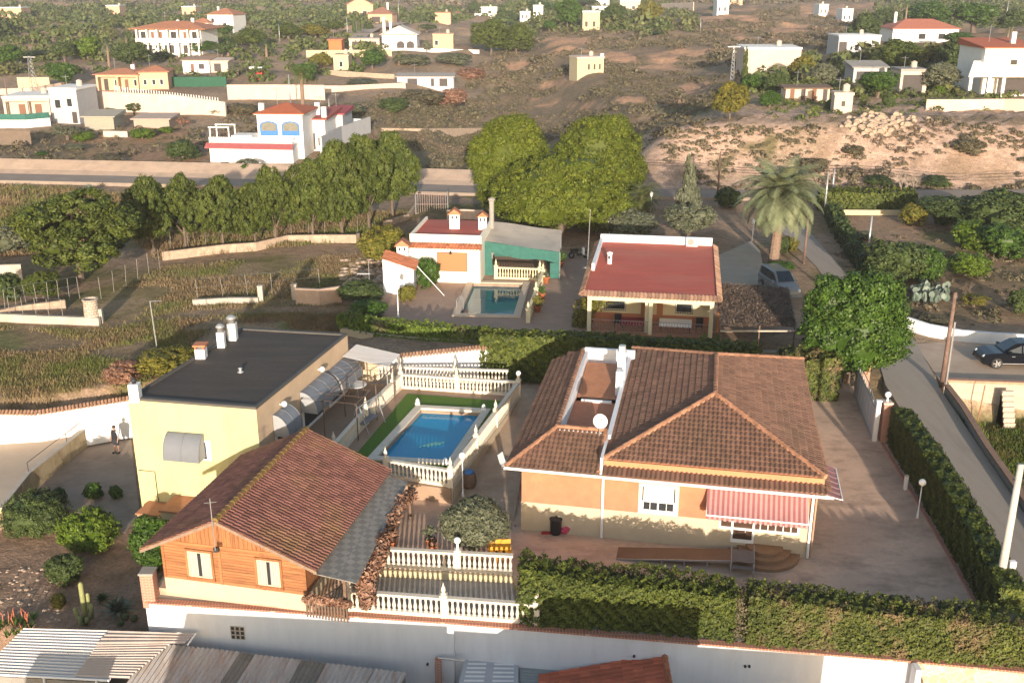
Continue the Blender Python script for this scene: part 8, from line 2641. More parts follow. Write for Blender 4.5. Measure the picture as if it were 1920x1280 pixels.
# houses across the valley
PINKW = M('peach_render', (0.60, 0.37, 0.24), .08, 1, .9)
PALEW = M('pale_pink_render', (0.58, 0.46, 0.37), .1, .5, .9, stain=(0.45, .34, .26), stain_amt=.5)
WHITEH = M('far_white_plaster', (0.78, 0.75, 0.70), .05, .8, .9)
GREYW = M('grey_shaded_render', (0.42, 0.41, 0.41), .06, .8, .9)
ROOFO = M('far_orange_tile', (0.44, 0.19, 0.105), .2, 1.5, .9, stain=(0.3, .13, .08), stain_amt=.5)
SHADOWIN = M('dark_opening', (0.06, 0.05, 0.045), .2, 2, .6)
BROWNDOOR = M('brown_joinery', (0.20, 0.10, 0.06), .2, 4, .7)
def fhouse(label, name, u0, u1, vb, hgt, depth, wall, roof=None, rise=0.0, rmat=None, ops=(), rot=0.0, chim=(), over=.5, porch=None, cat='house', base=3.0, z=None, extras=None):
 p = G((u0 + u1) / 2, vb) if z is None else W((u0 + u1) / 2, vb, z)
 s = pxm(p); wd = (u1 - u0) / s
 f = Fr((p[0] - wd / 2 * math.cos(R(rot)), p[1] - wd / 2 * math.sin(R(rot)), p[2]), R(rot))
 t = thing(name, label, cat, p)
 b = MB(f)
 pd = porch or 0
 b.box(0, wd, pd, depth, -base, hgt)
 if porch:
  b.box(0, wd, 0, pd - .01, hgt - .55, hgt); b.box(-.1, wd + .1, -.1, pd - .01, -base, .05)
  n = max(2, round(wd / 3.6))
  for i in range(n + 1):
   x = (wd - .4) * i / n
   b.box(x, x + .4, 0, .4, .05, hgt - .55)
 b.build('wall', wall, t)
 if roof == 'hip':
  r = MB(f); o = over; k = min(wd, depth) / 2
  xa, xb = k * .9, wd - k * .9
  if xa > xb: xa = xb = wd / 2
  q = [(-o, -o, hgt), (wd + o, -o, hgt), (wd + o, depth + o, hgt), (-o, depth + o, hgt), (xa, depth / 2, hgt + rise), (xb, depth / 2, hgt + rise)]
  lo = [(x, y, zz - .12) for x, y, zz in q[:4]]
  r.add(q + lo, [(0, 1, 5, 4), (1, 2, 5), (2, 3, 4, 5), (3, 0, 4), (6, 7, 1, 0), (7, 8, 2, 1), (8, 9, 3, 2), (9, 6, 0, 3)])
  r.build('roof', rmat or ROOFO, t)
 elif roof == 'gable':
  r = MB(f); o = over
  q = [(-o, -o, hgt - .1), (wd + o, -o, hgt - .1), (wd + o, depth + o, hgt - .1), (-o, depth + o, hgt - .1), (wd / 2, -o, hgt + rise), (wd / 2, depth + o, hgt + rise)]
  lo = [(x, y, zz - .15) for x, y, zz in q]
  r.add(q + lo, [(0, 4, 5, 3), (4, 1, 2, 5), (6, 10, 4, 0), (10, 7, 1, 4), (6, 0, 3, 9), (1, 7, 8, 2)])
  r.build('roof', rmat or ROOFO, t)
  g = MB(f).add([(0, .02, hgt - .2), (wd, .02, hgt - .2), (wd / 2, .02, hgt + rise - .2), (0, .0, hgt - .2), (wd, .0, hgt - .2), (wd / 2, .0, hgt + rise - .2)], [(3, 4, 5)])
  g.build('gable', wall, t)
 elif roof == 'mono':
  MB(f).add([(-.4, -.4, hgt + .05), (wd + .4, -.4, hgt + .05), (wd + .4, depth, hgt + rise), (-.4, depth, hgt + rise), (-.4, -.4, hgt - .12), (wd + .4, -.4, hgt - .12), (wd + .4, depth, hgt - .1), (-.4, depth, hgt - .1)], [(0, 1, 2, 3), (4, 5, 1, 0), (5, 6, 2, 1), (7, 4, 0, 3)]).build('roof', rmat or ROOFO, t)
 else:
  MB(f).box(-.12, wd + .12, -.12, depth + .1, hgt, hgt + .35).build('roof', rmat or WHITEH, t)
  if cat == 'house': MB(f).lathe((wd * .7, depth * .6, hgt + .34), [(.5, 0), (.5, .9), (.1, 1.1)], 10).build('water_tank', CONC_L, t)
 for (x0, x1, z0, z1, kind) in ops:
  y = pd
  m = {'w': GLASS, 'd': BROWNDOOR, 'o': SHADOWIN}[kind]
  if kind == 'w':
   w = MB(f).box(wd * x0 - .08, wd * x1 + .08, y - .05, y - .004, z0 - .1, z1 + .08).build('window', CONC_L if wall is WHITEH else WHITEH, t)
   MB(f).box(wd * x0, wd * x1, y - .06, y - .051, z0, z1).build('pane', m, w)
  else:
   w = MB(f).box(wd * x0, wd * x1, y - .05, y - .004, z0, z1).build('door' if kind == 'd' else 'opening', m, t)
 for (x, y, h_) in chim:
  MB(f).box(wd * x - .35, wd * x + .35, depth * y - .3, depth * y + .3, hgt - .2, hgt + h_).build('chimney', WHITEH, t)
 if cat == 'house':
  x = wd * .3
  MB(f).tube([(x, depth * .5, hgt), (x, depth * .5, hgt + rise + 2.2)], .04, 4).tube([(x - .6, depth * .5, hgt + rise + 1.9), (x + .6, depth * .5, hgt + rise + 1.9)], .03, 4).build('aerial', STEEL, t)
 if extras: extras(f, wd, t)
 return f, wd, t
def far_country():
 def fwall(label, uv, h, mat, th=.35, name='far_wall', zs=None):
  pts = []
  for u, v in uv:
   p = G(u, v); pts.append((p[0], p[1], p[2] - 2.5, p[2] + h))
  t = thing(name, label, 'wall', (pts[0][0], pts[0][1], pts[0][2] + 2.5))
  MB().wall(pts, th).build('wall', mat, t)
  return pts
 # white house with blue arches
 def blue(f, wd, t):
  for x0 in (.05, .53):
   a, c = wd * x0, wd * (x0 + .40); m = (a + c) / 2; r = (c - a) / 2
   n = 12
   def arch(k, y, zb, zt): return [(a + (r - r * k), y, zb), (c - (r - r * k), y, zb)] + [(m + r * k * math.cos(math.pi * i / n), y, zt + .9 * r * k * .55 * math.sin(math.pi * i / n)) for i in range(n + 1)]
   MB(f).add(arch(1, -.03, 3.2, 4.6), [tuple(range(n + 3))]).build('arch', BLUEPL, t)
   MB(f).add(arch(.82, -.045, 3.9, 4.55), [tuple(range(n + 3))]).build('pane', M('far_glass', (0.20, 0.19, 0.15), .3, 3, .3), t)
  MB(f).box(-.3, wd + .2, -.3, 8, 6.1, 6.3).build('cornice', WHITEH, t)
  MB(f).box(-6.0, wd - .8, -3.2, -.0, -.5, 2.35).build('terrace', WHITEH, t)
  MB(f).add([(-6.4, -4.0, 2.15), (wd - .6, -4.0, 2.0), (wd - .6, -3.1, 2.55), (-6.4, -3.1, 2.65), (-6.4, -4.0, 2.0), (wd - .6, -4.0, 1.85)], [(0, 1, 2, 3), (4, 5, 1, 0)]).build('eave_roof', M('wine_roof', (0.36, .10, .10), .1, 2), t)
  b = MB(f)
  b.box(-6, wd - .8, -3.1, -2.95, 3.25, 3.4)
  n = 60
  for i in range(n):
   x = -6 + (wd + 5.2) * i / n
   b.box(x, x + .11, -3.07, -2.97, 2.35, 3.25)
  b.build('balustrade', WHITEH, t)
  fr = MB(f)
  for x in (-6, -3.4):
   for y in (-2.6, .2): fr.box(x, x + .15, y, y + .15, 2.35, 4.6)
  fr.box(-6.1, -3.2, -2.7, -2.5, 4.6, 4.75); fr.box(-6.1, -3.2, .2, .4, 4.6, 4.75)
  fr.build('pergola_frame', WHITEH, t)
  MB(f).box(-2.9, -.05, -2.9, .0, 2.35, 3.6).build('side_block', WHITEH, t)
 fhouse('white house with two blue arched windows, red roof and a railed terrace', 'arched_house', 487, 572, 298, 6.3, 8, WHITEH, 'hip', 1.0, M('orange_red_tile', (0.42, .12, .055), .15, 1.5), rot=-3, chim=((.05, .2, 1.2),), extras=blue, over=.4)
 fhouse('low white annex with two round-topped chimneys right of the blue-arched house', 'white_annex', 582, 612, 283, 4.6, 10, WHITEH, 'mono', .6, M('red_annex_roof', (0.34, .09, .07), .1, 2), ops=((.1, .35, .2, 2.6, 'o'), (.55, .75, .8, 1.9, 'w')), chim=((.3, .3, 2.0), (.9, .1, 1.6)), rot=-3)
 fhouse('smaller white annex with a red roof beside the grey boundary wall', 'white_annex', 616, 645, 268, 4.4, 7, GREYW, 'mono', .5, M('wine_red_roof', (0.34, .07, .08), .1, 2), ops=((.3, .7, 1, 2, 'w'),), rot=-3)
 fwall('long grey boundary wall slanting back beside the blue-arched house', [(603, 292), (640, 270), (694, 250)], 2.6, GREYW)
 fwall('white end wall behind the annexes, joining the grey boundary wall', [(650, 248), (694, 250)], 2.2, WHITEH)
 # pink porch house on its walled platform
 fhouse('pinkish bungalow with pillared porch and tiled roof on a walled platform', 'pink_bungalow', 182, 262, 172, 3.5, 8, PINKW, 'hip', .9, ops=((.1, .2, .1, 2.4, 'o'), (.36, .44, 1, 2.2, 'w'), (.6, .68, .1, 2.3, 'd'), (.82, .9, 1, 2.2, 'w')), porch=1.8, chim=((.7, .6, 1.6),), rot=-2)
 fhouse('lower right wing of the pinkish bungalow with small dark windows', 'bungalow_wing', 264, 316, 168, 3.6, 7, PINKW, 'hip', 1.0, ops=((.15, .25, 1, 2, 'w'), (.45, .55, 1, 2, 'w'), (.72, .82, 1, 2, 'w')), rot=8)
 pa, pb = G(150, 215), G(425, 218)
 t = thing('platform_wall', 'pale stone platform wall under the pinkish bungalow', 'wall', pa)
 k = [(pa[0], pa[1], pa[2] - 2, WY(150, 170, pa[1])[2]), (G(330, 217)[0], pa[1] - 1, pa[2] - 2, WY(330, 178, pa[1])[2]), (pb[0], pb[1], pb[2] - 2, WY(425, 192, pb[1])[2])]
 MB().wall(k, .6).build('wall', PALEW, t)
 MB().wall([(x, y, z1, z1 + .1) for x, y, z0, z1 in k], .8).build('coping', CONC_L, t)
 r_ = MB()
 for i in range(40):
  q = Vector(k[0]).lerp(Vector(k[1]), i / 39) if False else None
  x = k[0][0] + (k[2][0] - k[0][0]) * (.25 + .7 * i / 39); zz = k[0][3] - .3 + (k[2][3] - k[0][3]) * (i / 39)
  y = k[0][1] + (k[2][1] - k[0][1]) * i / 39
  r_.box(x, x + .12, y - .06, y + .06, zz + .1, zz + 1.1)
 r_.build('railing', WHITEH, t)
 fwall('long pale wall to the right of the bungalow, before the rusty yard', [(428, 187), (520, 187), (610, 188)], 2.9, PALEW)
 fwall('dark green net fence above the pale wall beside the bungalow', [(318, 163), (425, 162)], 2.0, NETDARK, name='net_fence')
 fwall('pinkish wall left of the single tall pylon', [(0, 178), (60, 176), (115, 166)], 1.2, PALEW)
 fwall('cream garden wall at the left behind the round-topped tree', [(35, 165), (95, 165)], 2.2, CREAM)
 # modern flat house at the left edge
 fhouse('pale pink flat-roofed house with red pillars at the left edge', 'flat_house', 12, 96, 226, 3.8, 8, PALEW, None, 0, WHITEH, ops=((.25, .4, .2, 2.6, 'd'), (.6, .75, .2, 2.6, 'd')), porch=1.6, rot=4)
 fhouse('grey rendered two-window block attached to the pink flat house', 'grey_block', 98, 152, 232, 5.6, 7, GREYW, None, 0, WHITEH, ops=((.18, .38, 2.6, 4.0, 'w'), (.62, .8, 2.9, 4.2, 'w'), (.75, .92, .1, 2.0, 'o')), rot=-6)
 fwall('white garden wall topped by green netting before the pink flat house', [(0, 240), (50, 240), (95, 236)], 1.3, WHITEH)
 fwall('green net screen on the white garden wall at the left edge', [(0, 238), (50, 238), (95, 234)], 2.1, NETGREEN, .08, 'net_fence')
 # big white two storey house and friends
 def storey(f, wd, t):
  b = MB(f)
  b.box(-.2, wd + .2, -1.8, -.0, 3.1, 3.35); b.box(-.2, wd + .2, -1.8, -1.65, 3.35, 4.2)
  for i in range(7):
   x = (wd - .4) * i / 6
   b.box(x, x + .4, -1.8, -1.45, -3, 6.4)
  b.build('balcony', WHITEH, t)
 fhouse('large white two-storey house with balcony columns and orange hip roof', 'white_mansion', 262, 382, 103, 6.5, 12, WHITEH, 'hip', 1.7, ops=((.04, .12, 3.9, 5.7, 'w'), (.2, .25, 3.5, 5.7, 'd'), (.33, .38, 3.5, 5.7, 'd'), (.52, .64, 4.0, 5.7, 'w'), (.72, .77, 3.5, 5.7, 'd'), (.86, .94, 4.0, 5.7, 'w'), (.1, .2, .4, 2.4, 'o'), (.4, .55, .4, 2.4, 'o'), (.7, .8, .4, 2.4, 'o')), chim=((.48, .6, 1.9), (.75, .5, 2.4)), over=2.0, extras=storey, rot=-5)
 fhouse('white gabled house with orange roof behind the mansion', 'gabled_house', 390, 440, 60, 6.0, 12, WHITEH, 'hip', 2.0, ops=((.15, .25, 3.2, 4.6, 'w'), (.6, .72, 1.5, 3, 'w')), chim=((.2, .5, 2.5),), rot=-8)
 fhouse('low orange-roofed wing between the mansion and the gabled house', 'low_wing', 362, 392, 62, 3.5, 8, WHITEH, 'hip', 1.5)
 fhouse('white garden house with awning right of the mansion lawn', 'garden_house', 344, 394, 138, 3.0, 6, WHITEH, 'mono', .5, M('brown_far_roof', (0.34, .22, .15), .1, 2), ops=((.3, .42, .2, 2.2, 'd'), (.6, .8, 1, 2.2, 'o')))
 fhouse('small pinkish shed beside the white garden house', 'yard_shed', 396, 428, 136, 2.6, 5, PALEW, 'mono', .4, PALEW, ops=((.2, .6, .2, 2.0, 'o'),))
 # peach villa on the ridge and its track
 fhouse('peach villa with gabled front on the far ridge beside the track', 'peach_villa', 652, 700, 34, 6.0, 14, PINKW, 'gable', 3.0, ROOFO, ops=((.2, .35, 1.2, 3, 'w'), (.6, .75, 1.2, 3, 'w')), chim=((.5, .5, 5),), rot=10)
 fhouse('lower wing of the peach villa with brown roof and chimney', 'villa_wing', 690, 736, 44, 3.8, 10, PINKW, 'hip', 2.6, M('brown_tile_far', (0.30, .15, .10), .2, 2), ops=((.15, .5, .3, 2.6, 'o'),), chim=((.75, .4, 4.5),), rot=-6)
 trk = [(650, 80), (668, 66), (690, 56), (720, 50), (745, 44)]
 m = MB()
 P = [G(u, v) for u, v in trk]
 for a, c in zip(P[:-1], P[1:]):
  d = Vector((c[0] - a[0], c[1] - a[1])).normalized(); n = Vector((-d.y, d.x)) * 4.5
  m.quad((a[0] + n.x, a[1] + n.y, a[2] + .35), (a[0] - n.x, a[1] - n.y, a[2] + .35), (c[0] - n.x, c[1] - n.y, c[2] + .35), (c[0] + n.x, c[1] + n.y, c[2] + .35))
 struct('far_track', m, ROADDIRT)
 def arches(f, wd, t):
  for x0 in (.42, .70):
   a, c = wd * x0, wd * (x0 + .22); mm = (a + c) / 2; r = (c - a) / 2
   MB(f).add([(a, -.03, 0.1), (c, -.03, .1)] + [(mm + r * math.cos(math.pi * i / 10), -.03, 1.5 + r * .8 * math.sin(math.pi * i / 10)) for i in range(11)], [tuple(range(13))]).build('arch', SHADOWIN, t)
 fhouse('white gabled house with two dark arches in the middle distance', 'white_arched_house', 717, 782, 94, 4.2, 9, WHITEH, 'gable', 2.2, M('pale_gable_roof', (0.55, .48, .42), .1, 2), chim=((.03, .4, 4.2), (.2, .6, 3)), extras=arches)
 fhouse('small peach outbuilding right of the white arched house', 'peach_outbuilding', 812, 850, 92, 3.6, 7, PINKW, None, 0, PINKW, ops=((.1, .25, 1, 2.2, 'w'),))
 fhouse('orange-red hut left of the white arched house', 'orange_hut', 617, 641, 97, 3.0, 5, M('orange_red_wall', (0.55, .16, .06), .1, 2), 'mono', .3, ROOFO)
 fhouse('pinkish flat shed between the orange hut and the white arched house', 'flat_shed', 655, 712, 95, 3.0, 6, PALEW, None, 0, M('grey_flat_roof', (0.3, .27, .24), .1, 2), ops=((.1, .4, .2, 2.4, 'o'), (.6, .9, .2, 2.4, 'o')))
 fhouse('pink flat-roofed block on the far slope right of the peach villa', 'pink_block', 816, 845, 45, 4.5, 10, PINKW, None, 0, ROOFO)
 fhouse('cream block with flat roof behind the pale wall, by the dark round tree', 'cream_block', 626, 654, 132, 3.2, 6, CREAM, None, 0, CREAM, ops=((.4, .6, .8, 2, 'w'),))
 fhouse('row of low white broken sheds above the reeds in mid distance', 'broken_sheds', 745, 850, 163, 2.2, 5, WHITEH, 'mono', .4, M('grey_fibre_roof', (0.36, .32, .28), .1, 2), ops=((.18, .36, .1, 1.8, 'o'), (.6, .66, .1, 1.8, 'o'), (.75, .9, .1, 1.8, 'o')))
 fwall('long cream wall in front of the white arched house', [(575, 108), (650, 108), (735, 106)], 1.8, CREAM)
 fwall('thin white garden wall under the peach outbuilding', [(720, 98), (800, 98), (898, 101)], 1.0, WHITEH)
 fwall('crumbling pinkish terrace wall before the broken sheds', [(545, 172), (640, 172), (760, 166)], 1.2, PALEW)
 fwall('ruined yard wall in the weeds under the rusty yard', [(618, 140), (700, 146), (740, 148)], 1.0, STONE)
 fwall('line of stones across the weedy slope left of the big pines', [(715, 246), (790, 247), (905, 245)], .5, STONE)
 for k, (x, v, w, mm, lab) in enumerate(((470, 150, 30, 'far_red', 'red parked truck in the yard behind the long pale wall'),)):
  fhouse(lab, 'parked_truck', x, x + 22, v, 2.4, 3, M('red_truck_paint', (0.45, .04, .03), .1, 2, .4), None, 0, WHITEH, cat='truck', ops=((.1, .4, 1.2, 2.0, 'w'),))
 # ruin in the ravine, right-hand side buildings
 fhouse('small roofless cream ruin with slit windows in the ravine', 'cream_ruin', 1081, 1133, 138, 3.2, 6, CREAM, None, 0, PALEW, ops=((.4, .47, .8, 2, 'o'), (.62, .68, .8, 2, 'o'), (.82, .88, .8, 2, 'o')), rot=14, chim=((.95, .1, 1.0),))
 fhouse('long pale windowless building at the right of the ravine', 'pale_warehouse', 1394, 1498, 142, 5.0, 10, PALEW, None, 0, WHITEH, rot=-3)
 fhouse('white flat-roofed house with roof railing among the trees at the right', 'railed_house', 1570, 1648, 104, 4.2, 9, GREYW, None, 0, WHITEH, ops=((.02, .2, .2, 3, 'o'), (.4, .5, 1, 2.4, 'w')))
 fhouse('wide white house with red hip roof behind the dense trees at the right', 'red_roof_house', 1672, 1795, 80, 3.8, 12, WHITEH, 'hip', 2.4, M('far_red_tile', (0.38, .14, .09), .15, 1.5), chim=((.15, .6, 4.2),), ops=((.4, .5, 1, 2.4, 'w'), (.7, .8, 1, 2.4, 'w')))
 def por(f, wd, t):
  MB(f).add([(-3.4, -3, 3.2), (wd + 2, -3, 3.2), (wd + 2, 1, 5.2), (-1.2, 1, 5.2), (-3.4, -3, 3.0), (wd + 2, -3, 3.0)], [(0, 1, 2, 3), (4, 5, 1, 0)]).build('porch_roof', WHITEH, t)
  for x in (-3.0, -.1, 2.2, wd + 1): MB(f).box(x, x + .5, -2.6, -2.1, -2, 3.1).build('column', WHITEH, t)
  MB(f).box(2.7, wd, -.06, -.01, .1, 2.6).build('opening', SHADOWIN, t)
 fhouse('white two-level house with red roof block at the upper right edge', 'stepped_white_house', 1836, 1935, 178, 7.3, 10, WHITEH, 'mono', 1.0, M('red_far_roof', (0.42, .12, .06), .15, 1.5), ops=((.5, .62, 4.2, 5.4, 'w'),), chim=((.7, .4, 2.2),), extras=por)
 fhouse('little square concrete hut with one window on the plateau at the right', 'concrete_hut', 1563, 1596, 212, 2.4, 3, PALEW, None, 0, PALEW, ops=((.4, .6, .9, 1.6, 'o'),), rot=-8)
 fhouse('patchwork ruin of old doors and panels left of the concrete hut', 'patchwork_shed', 1472, 1554, 190, 2.0, 3, PALEW, 'mono', .3, WOODDK, ops=((.1, .2, .1, 1.8, 'd'), (.35, .45, .1, 1.8, 'o'), (.6, .7, .1, 1.9, 'd'), (.85, .95, .1, 1.8, 'o')))
 fhouse('grey sheet-roofed shed under the trees at the right', 'tree_shed', 1598, 1660, 158, 3.0, 5, GREYW, 'mono', .8, CONC_G, ops=((.1, .8, .1, 2.2, 'o'),))
 fhouse('dark doorway shed with white jamb among the right-hand trees', 'doorway_shed', 1685, 1735, 176, 3.6, 5, PALEW, None, 0, CONC_G, ops=((.1, .85, .1, 3.0, 'o'),))
 fwall('crumbling pale retaining wall of the plateau at the right', [(1735, 208), (1800, 208), (1880, 207), (1960, 208)], 1.6, PALEW)
 for args in (('white cube house at the top among the dark pines', 'far_house', 1000, 1018, 40, 6.0, 8, WHITEH), ('tiny white house with flat roof left of the cube house', 'far_house', 975, 994, 40, 3.5, 8, WHITEH),
     ('cream flat house in front of the tall cypress-like trees at the top', 'far_house', 1092, 1124, 57, 5.5, 9, CREAM), ('white tower-like house at the very top', 'far_house', 1118, 1142, 14, 6.0, 8, WHITEH),
     ('white long wall-house above the terraced plot at the top', 'far_house', 1162, 1200, 22, 5.5, 9, PALEW), ('white low house at the top centre behind the dark tree', 'far_house', 1110, 1138, 28, 4.0, 8, WHITEH),
     ('cream house on the far slope at the top left', 'far_house', 201, 226, 34, 6.0, 10, PINKW), ('pale house on the far slope above the mansion', 'far_house', 342, 368, 32, 5.0, 10, PINKW),
     ('cream ruin at the top left corner', 'far_house', 2, 42, 36, 5.0, 10, PINKW), ('white low house at the top right of the peach villa', 'far_house', 890, 932, 30, 4.0, 10, WHITEH),
     ('white farm on the bare hillside at the top right', 'far_house', 1535, 1552, 30, 4.5, 9, WHITEH), ('white low walls house on the hillside below the white farm', 'far_house', 1578, 1598, 42, 5.0, 9, WHITEH),
     ('white bungalow on the hillside at the top, right of the terraces', 'far_house', 1344, 1366, 26, 5.0, 9, WHITEH), ('orange earth-coloured house at the very top right', 'far_house', 1362, 1392, 8, 6.0, 9, PINKW)):
  fhouse(*args, ops=((.15, .3, 1, 2.6, 'o'), (.6, .75, 1, 2.6, 'o')))
 fwall('long white wall on the hill at the top, right of the cypress-like tree', [(1240, 22), (1300, 22)], 4.0, PALEW)
 fhouse('dome-like grey netted shelter in the allotment, left one', 'net_shelter', 160, 215, 244, 2.2, 5, M('grey_green_cloth', (0.30, .28, .22), .1, 2), 'mono', .6, M('grey_cloth_roof', (0.34, .31, .25), .1, 2), cat='shelter')
 fhouse('pinkish cloth shelter in the allotment, right one', 'net_shelter', 252, 318, 240, 1.5, 5, M('pinkish_cloth', (0.38, .29, .23), .1, 2), 'mono', .4, M('pinkish_cloth_roof', (0.42, .33, .27), .1, 2), cat='shelter')
 fwall('low allotment wall between the bright bushes', [(195, 256), (240, 257)], .9, PALEW)
 fwall('low dark fence line at the left of the allotment', [(0, 272), (60, 272)], 2.2, M('brown_reed_fence', (0.16, .12, .09), .2, 3), .1, 'reed_fence')

 # --- poles, pylons
 def lattice(label, u, vb, vt, wpx, conc=False):
  p = G(u, vb); s = pxm(p); h = (vb - vt) / s / math.cos(TH); w = wpx / s / 2
  t = thing('pylon', label, 'pylon', p)
  b = MB()
  top = .35 * w
  cs = [(-1, -1), (1, -1), (1, 1), (-1, 1)]
  for a, c in cs: b.tube([(p[0] + a * w, p[1] + c * w, p[2] - .3), (p[0] + a * top, p[1] + c * top, p[2] + h)], .05, 4)
  n = 9
  for i in range(n):
   k0, k1 = i / n, (i + 1) / n
   for j in range(4):
    a, c = cs[j], cs[(j + 1) % 4]
    w0_, w1_ = w + (top - w) * k0, w + (top - w) * k1
    b.tube([(p[0] + a[0] * w0_, p[1] + a[1] * w0_, p[2] + h * k0), (p[0] + c[0] * w1_, p[1] + c[1] * w1_, p[2] + h * k1)], .03, 3)
  b.build('lattice', STEEL, t)
  MB().box(p[0] - 1.2, p[0] + 1.2, p[1] - .08, p[1] + .08, p[2] + h - .3, p[2] + h - .15).build('cross_arm', STEEL, t)
 lattice('steel lattice pylon at the left behind the pink flat house', 66, 182, 112, 12)
 lattice('steel lattice pylon in front of the pale warehouse', 1372, 152, 92, 7)
 for u, vb, vt, lab in ((525, 82, 50, 'slim pole left of the peach villa hedge'), (652, 74, 36, 'white pole at the foot of the ridge track'), (748, 40, 2, 'tall pole right of the peach villa at the top'), (545, 200, 145, 'slim pole behind the blue-arched house, by the tall palm'),
       (618, 218, 188, 'short pole behind the red annex roofs'), (1345, 375, 290, 'dark slim pole on the roadside before the eroded bank'), (1313, 62, 35, 'slim pole on the terraces at the top'), (187, 205, 168, 'dark post at the corner of the platform wall'),
       (207, 206, 176, 'second dark post by the platform wall'), (1560, 365, 320, 'pale roadside pole behind the lane mouth'), (15, 188, 150, 'slim dark pole at the far left'), (1885, 45, 2, 'pale tall pole at the top right')):
  p = G(u, vb); s = pxm(p)
  pole(lab, p, (vb - vt) / s / math.cos(TH), .13, .09, STEEL if 'dark' not in lab else POLEWOOD, fit=False, name='pole')

 t = thing('power_line', 'thin dark overhead cables crossing before the eroded bank', 'cable', G(1345, 375))
 for k in range(3):
  A_, B_ = Vector(WY(880, 290 + 4 * k, 124)), Vector(WY(1990, 322 + 6 * k, 119))
  MB().tube([A_.lerp(B_, i / 24) - Vector((0, 0, 1.6 * math.sin(math.pi * i / 24 * 3) ** 2 * .4)) for i in range(25)], .022, 4).build('cable', BLACKM, t)
 # --- palms
 p = G(570, 262); s = pxm(p)
 palm('very tall slender palm beside the blue-arched house', p, (262 - 148) / s / math.cos(TH), 26 / s, .30, 46, leaf_mat('tall_palm_fronds', [(0.05, .075, .02), (0.09, .12, .03), (0.14, .16, .05)]), seed=3, fl=14, group=None)
 for u, vb, vt, r, lab in ((205, 128, 88, 22, 'pale palm between the two round trees left of the mansion'), (238, 92, 68, 20, 'low palm against the left side of the mansion'), (428, 105, 78, 26, 'palm at the right end of the mansion garden'),
        (500, 108, 84, 18, 'palm in the garden left of the ridge track'), (755, 66, 52, 12, 'palm on the slope above the white arched house'), (786, 66, 52, 12, 'second palm above the white arched house, right of its twin'),
        (748, 122, 102, 18, 'palm in the reeds in front of the thin white wall'), (1694, 62, 10, 14, 'tall palm in front of the red hip roof at the right'), (1784, 48, 5, 16, 'tall palm behind the red hip roof, among the dark trees'), (1888, 78, 52, 18, 'palm behind the stepped white house'),
        (948, 32, 12, 16, 'palm among the dark pines at the top')):
  p = G(u, vb); s = pxm(p)
  palm(lab, p, (vb - vt) / s, r / s, .28, 30, LF_PALM if 'pale' in lab else LF_GREEN, seed=int(u), fl=10)

 # --- trees
 PG, DK, GR, OL, LM, YE = LF_PINE, LF_DARK, LF_GREEN, LF_OLIVE, LF_LIME, LF_YEL
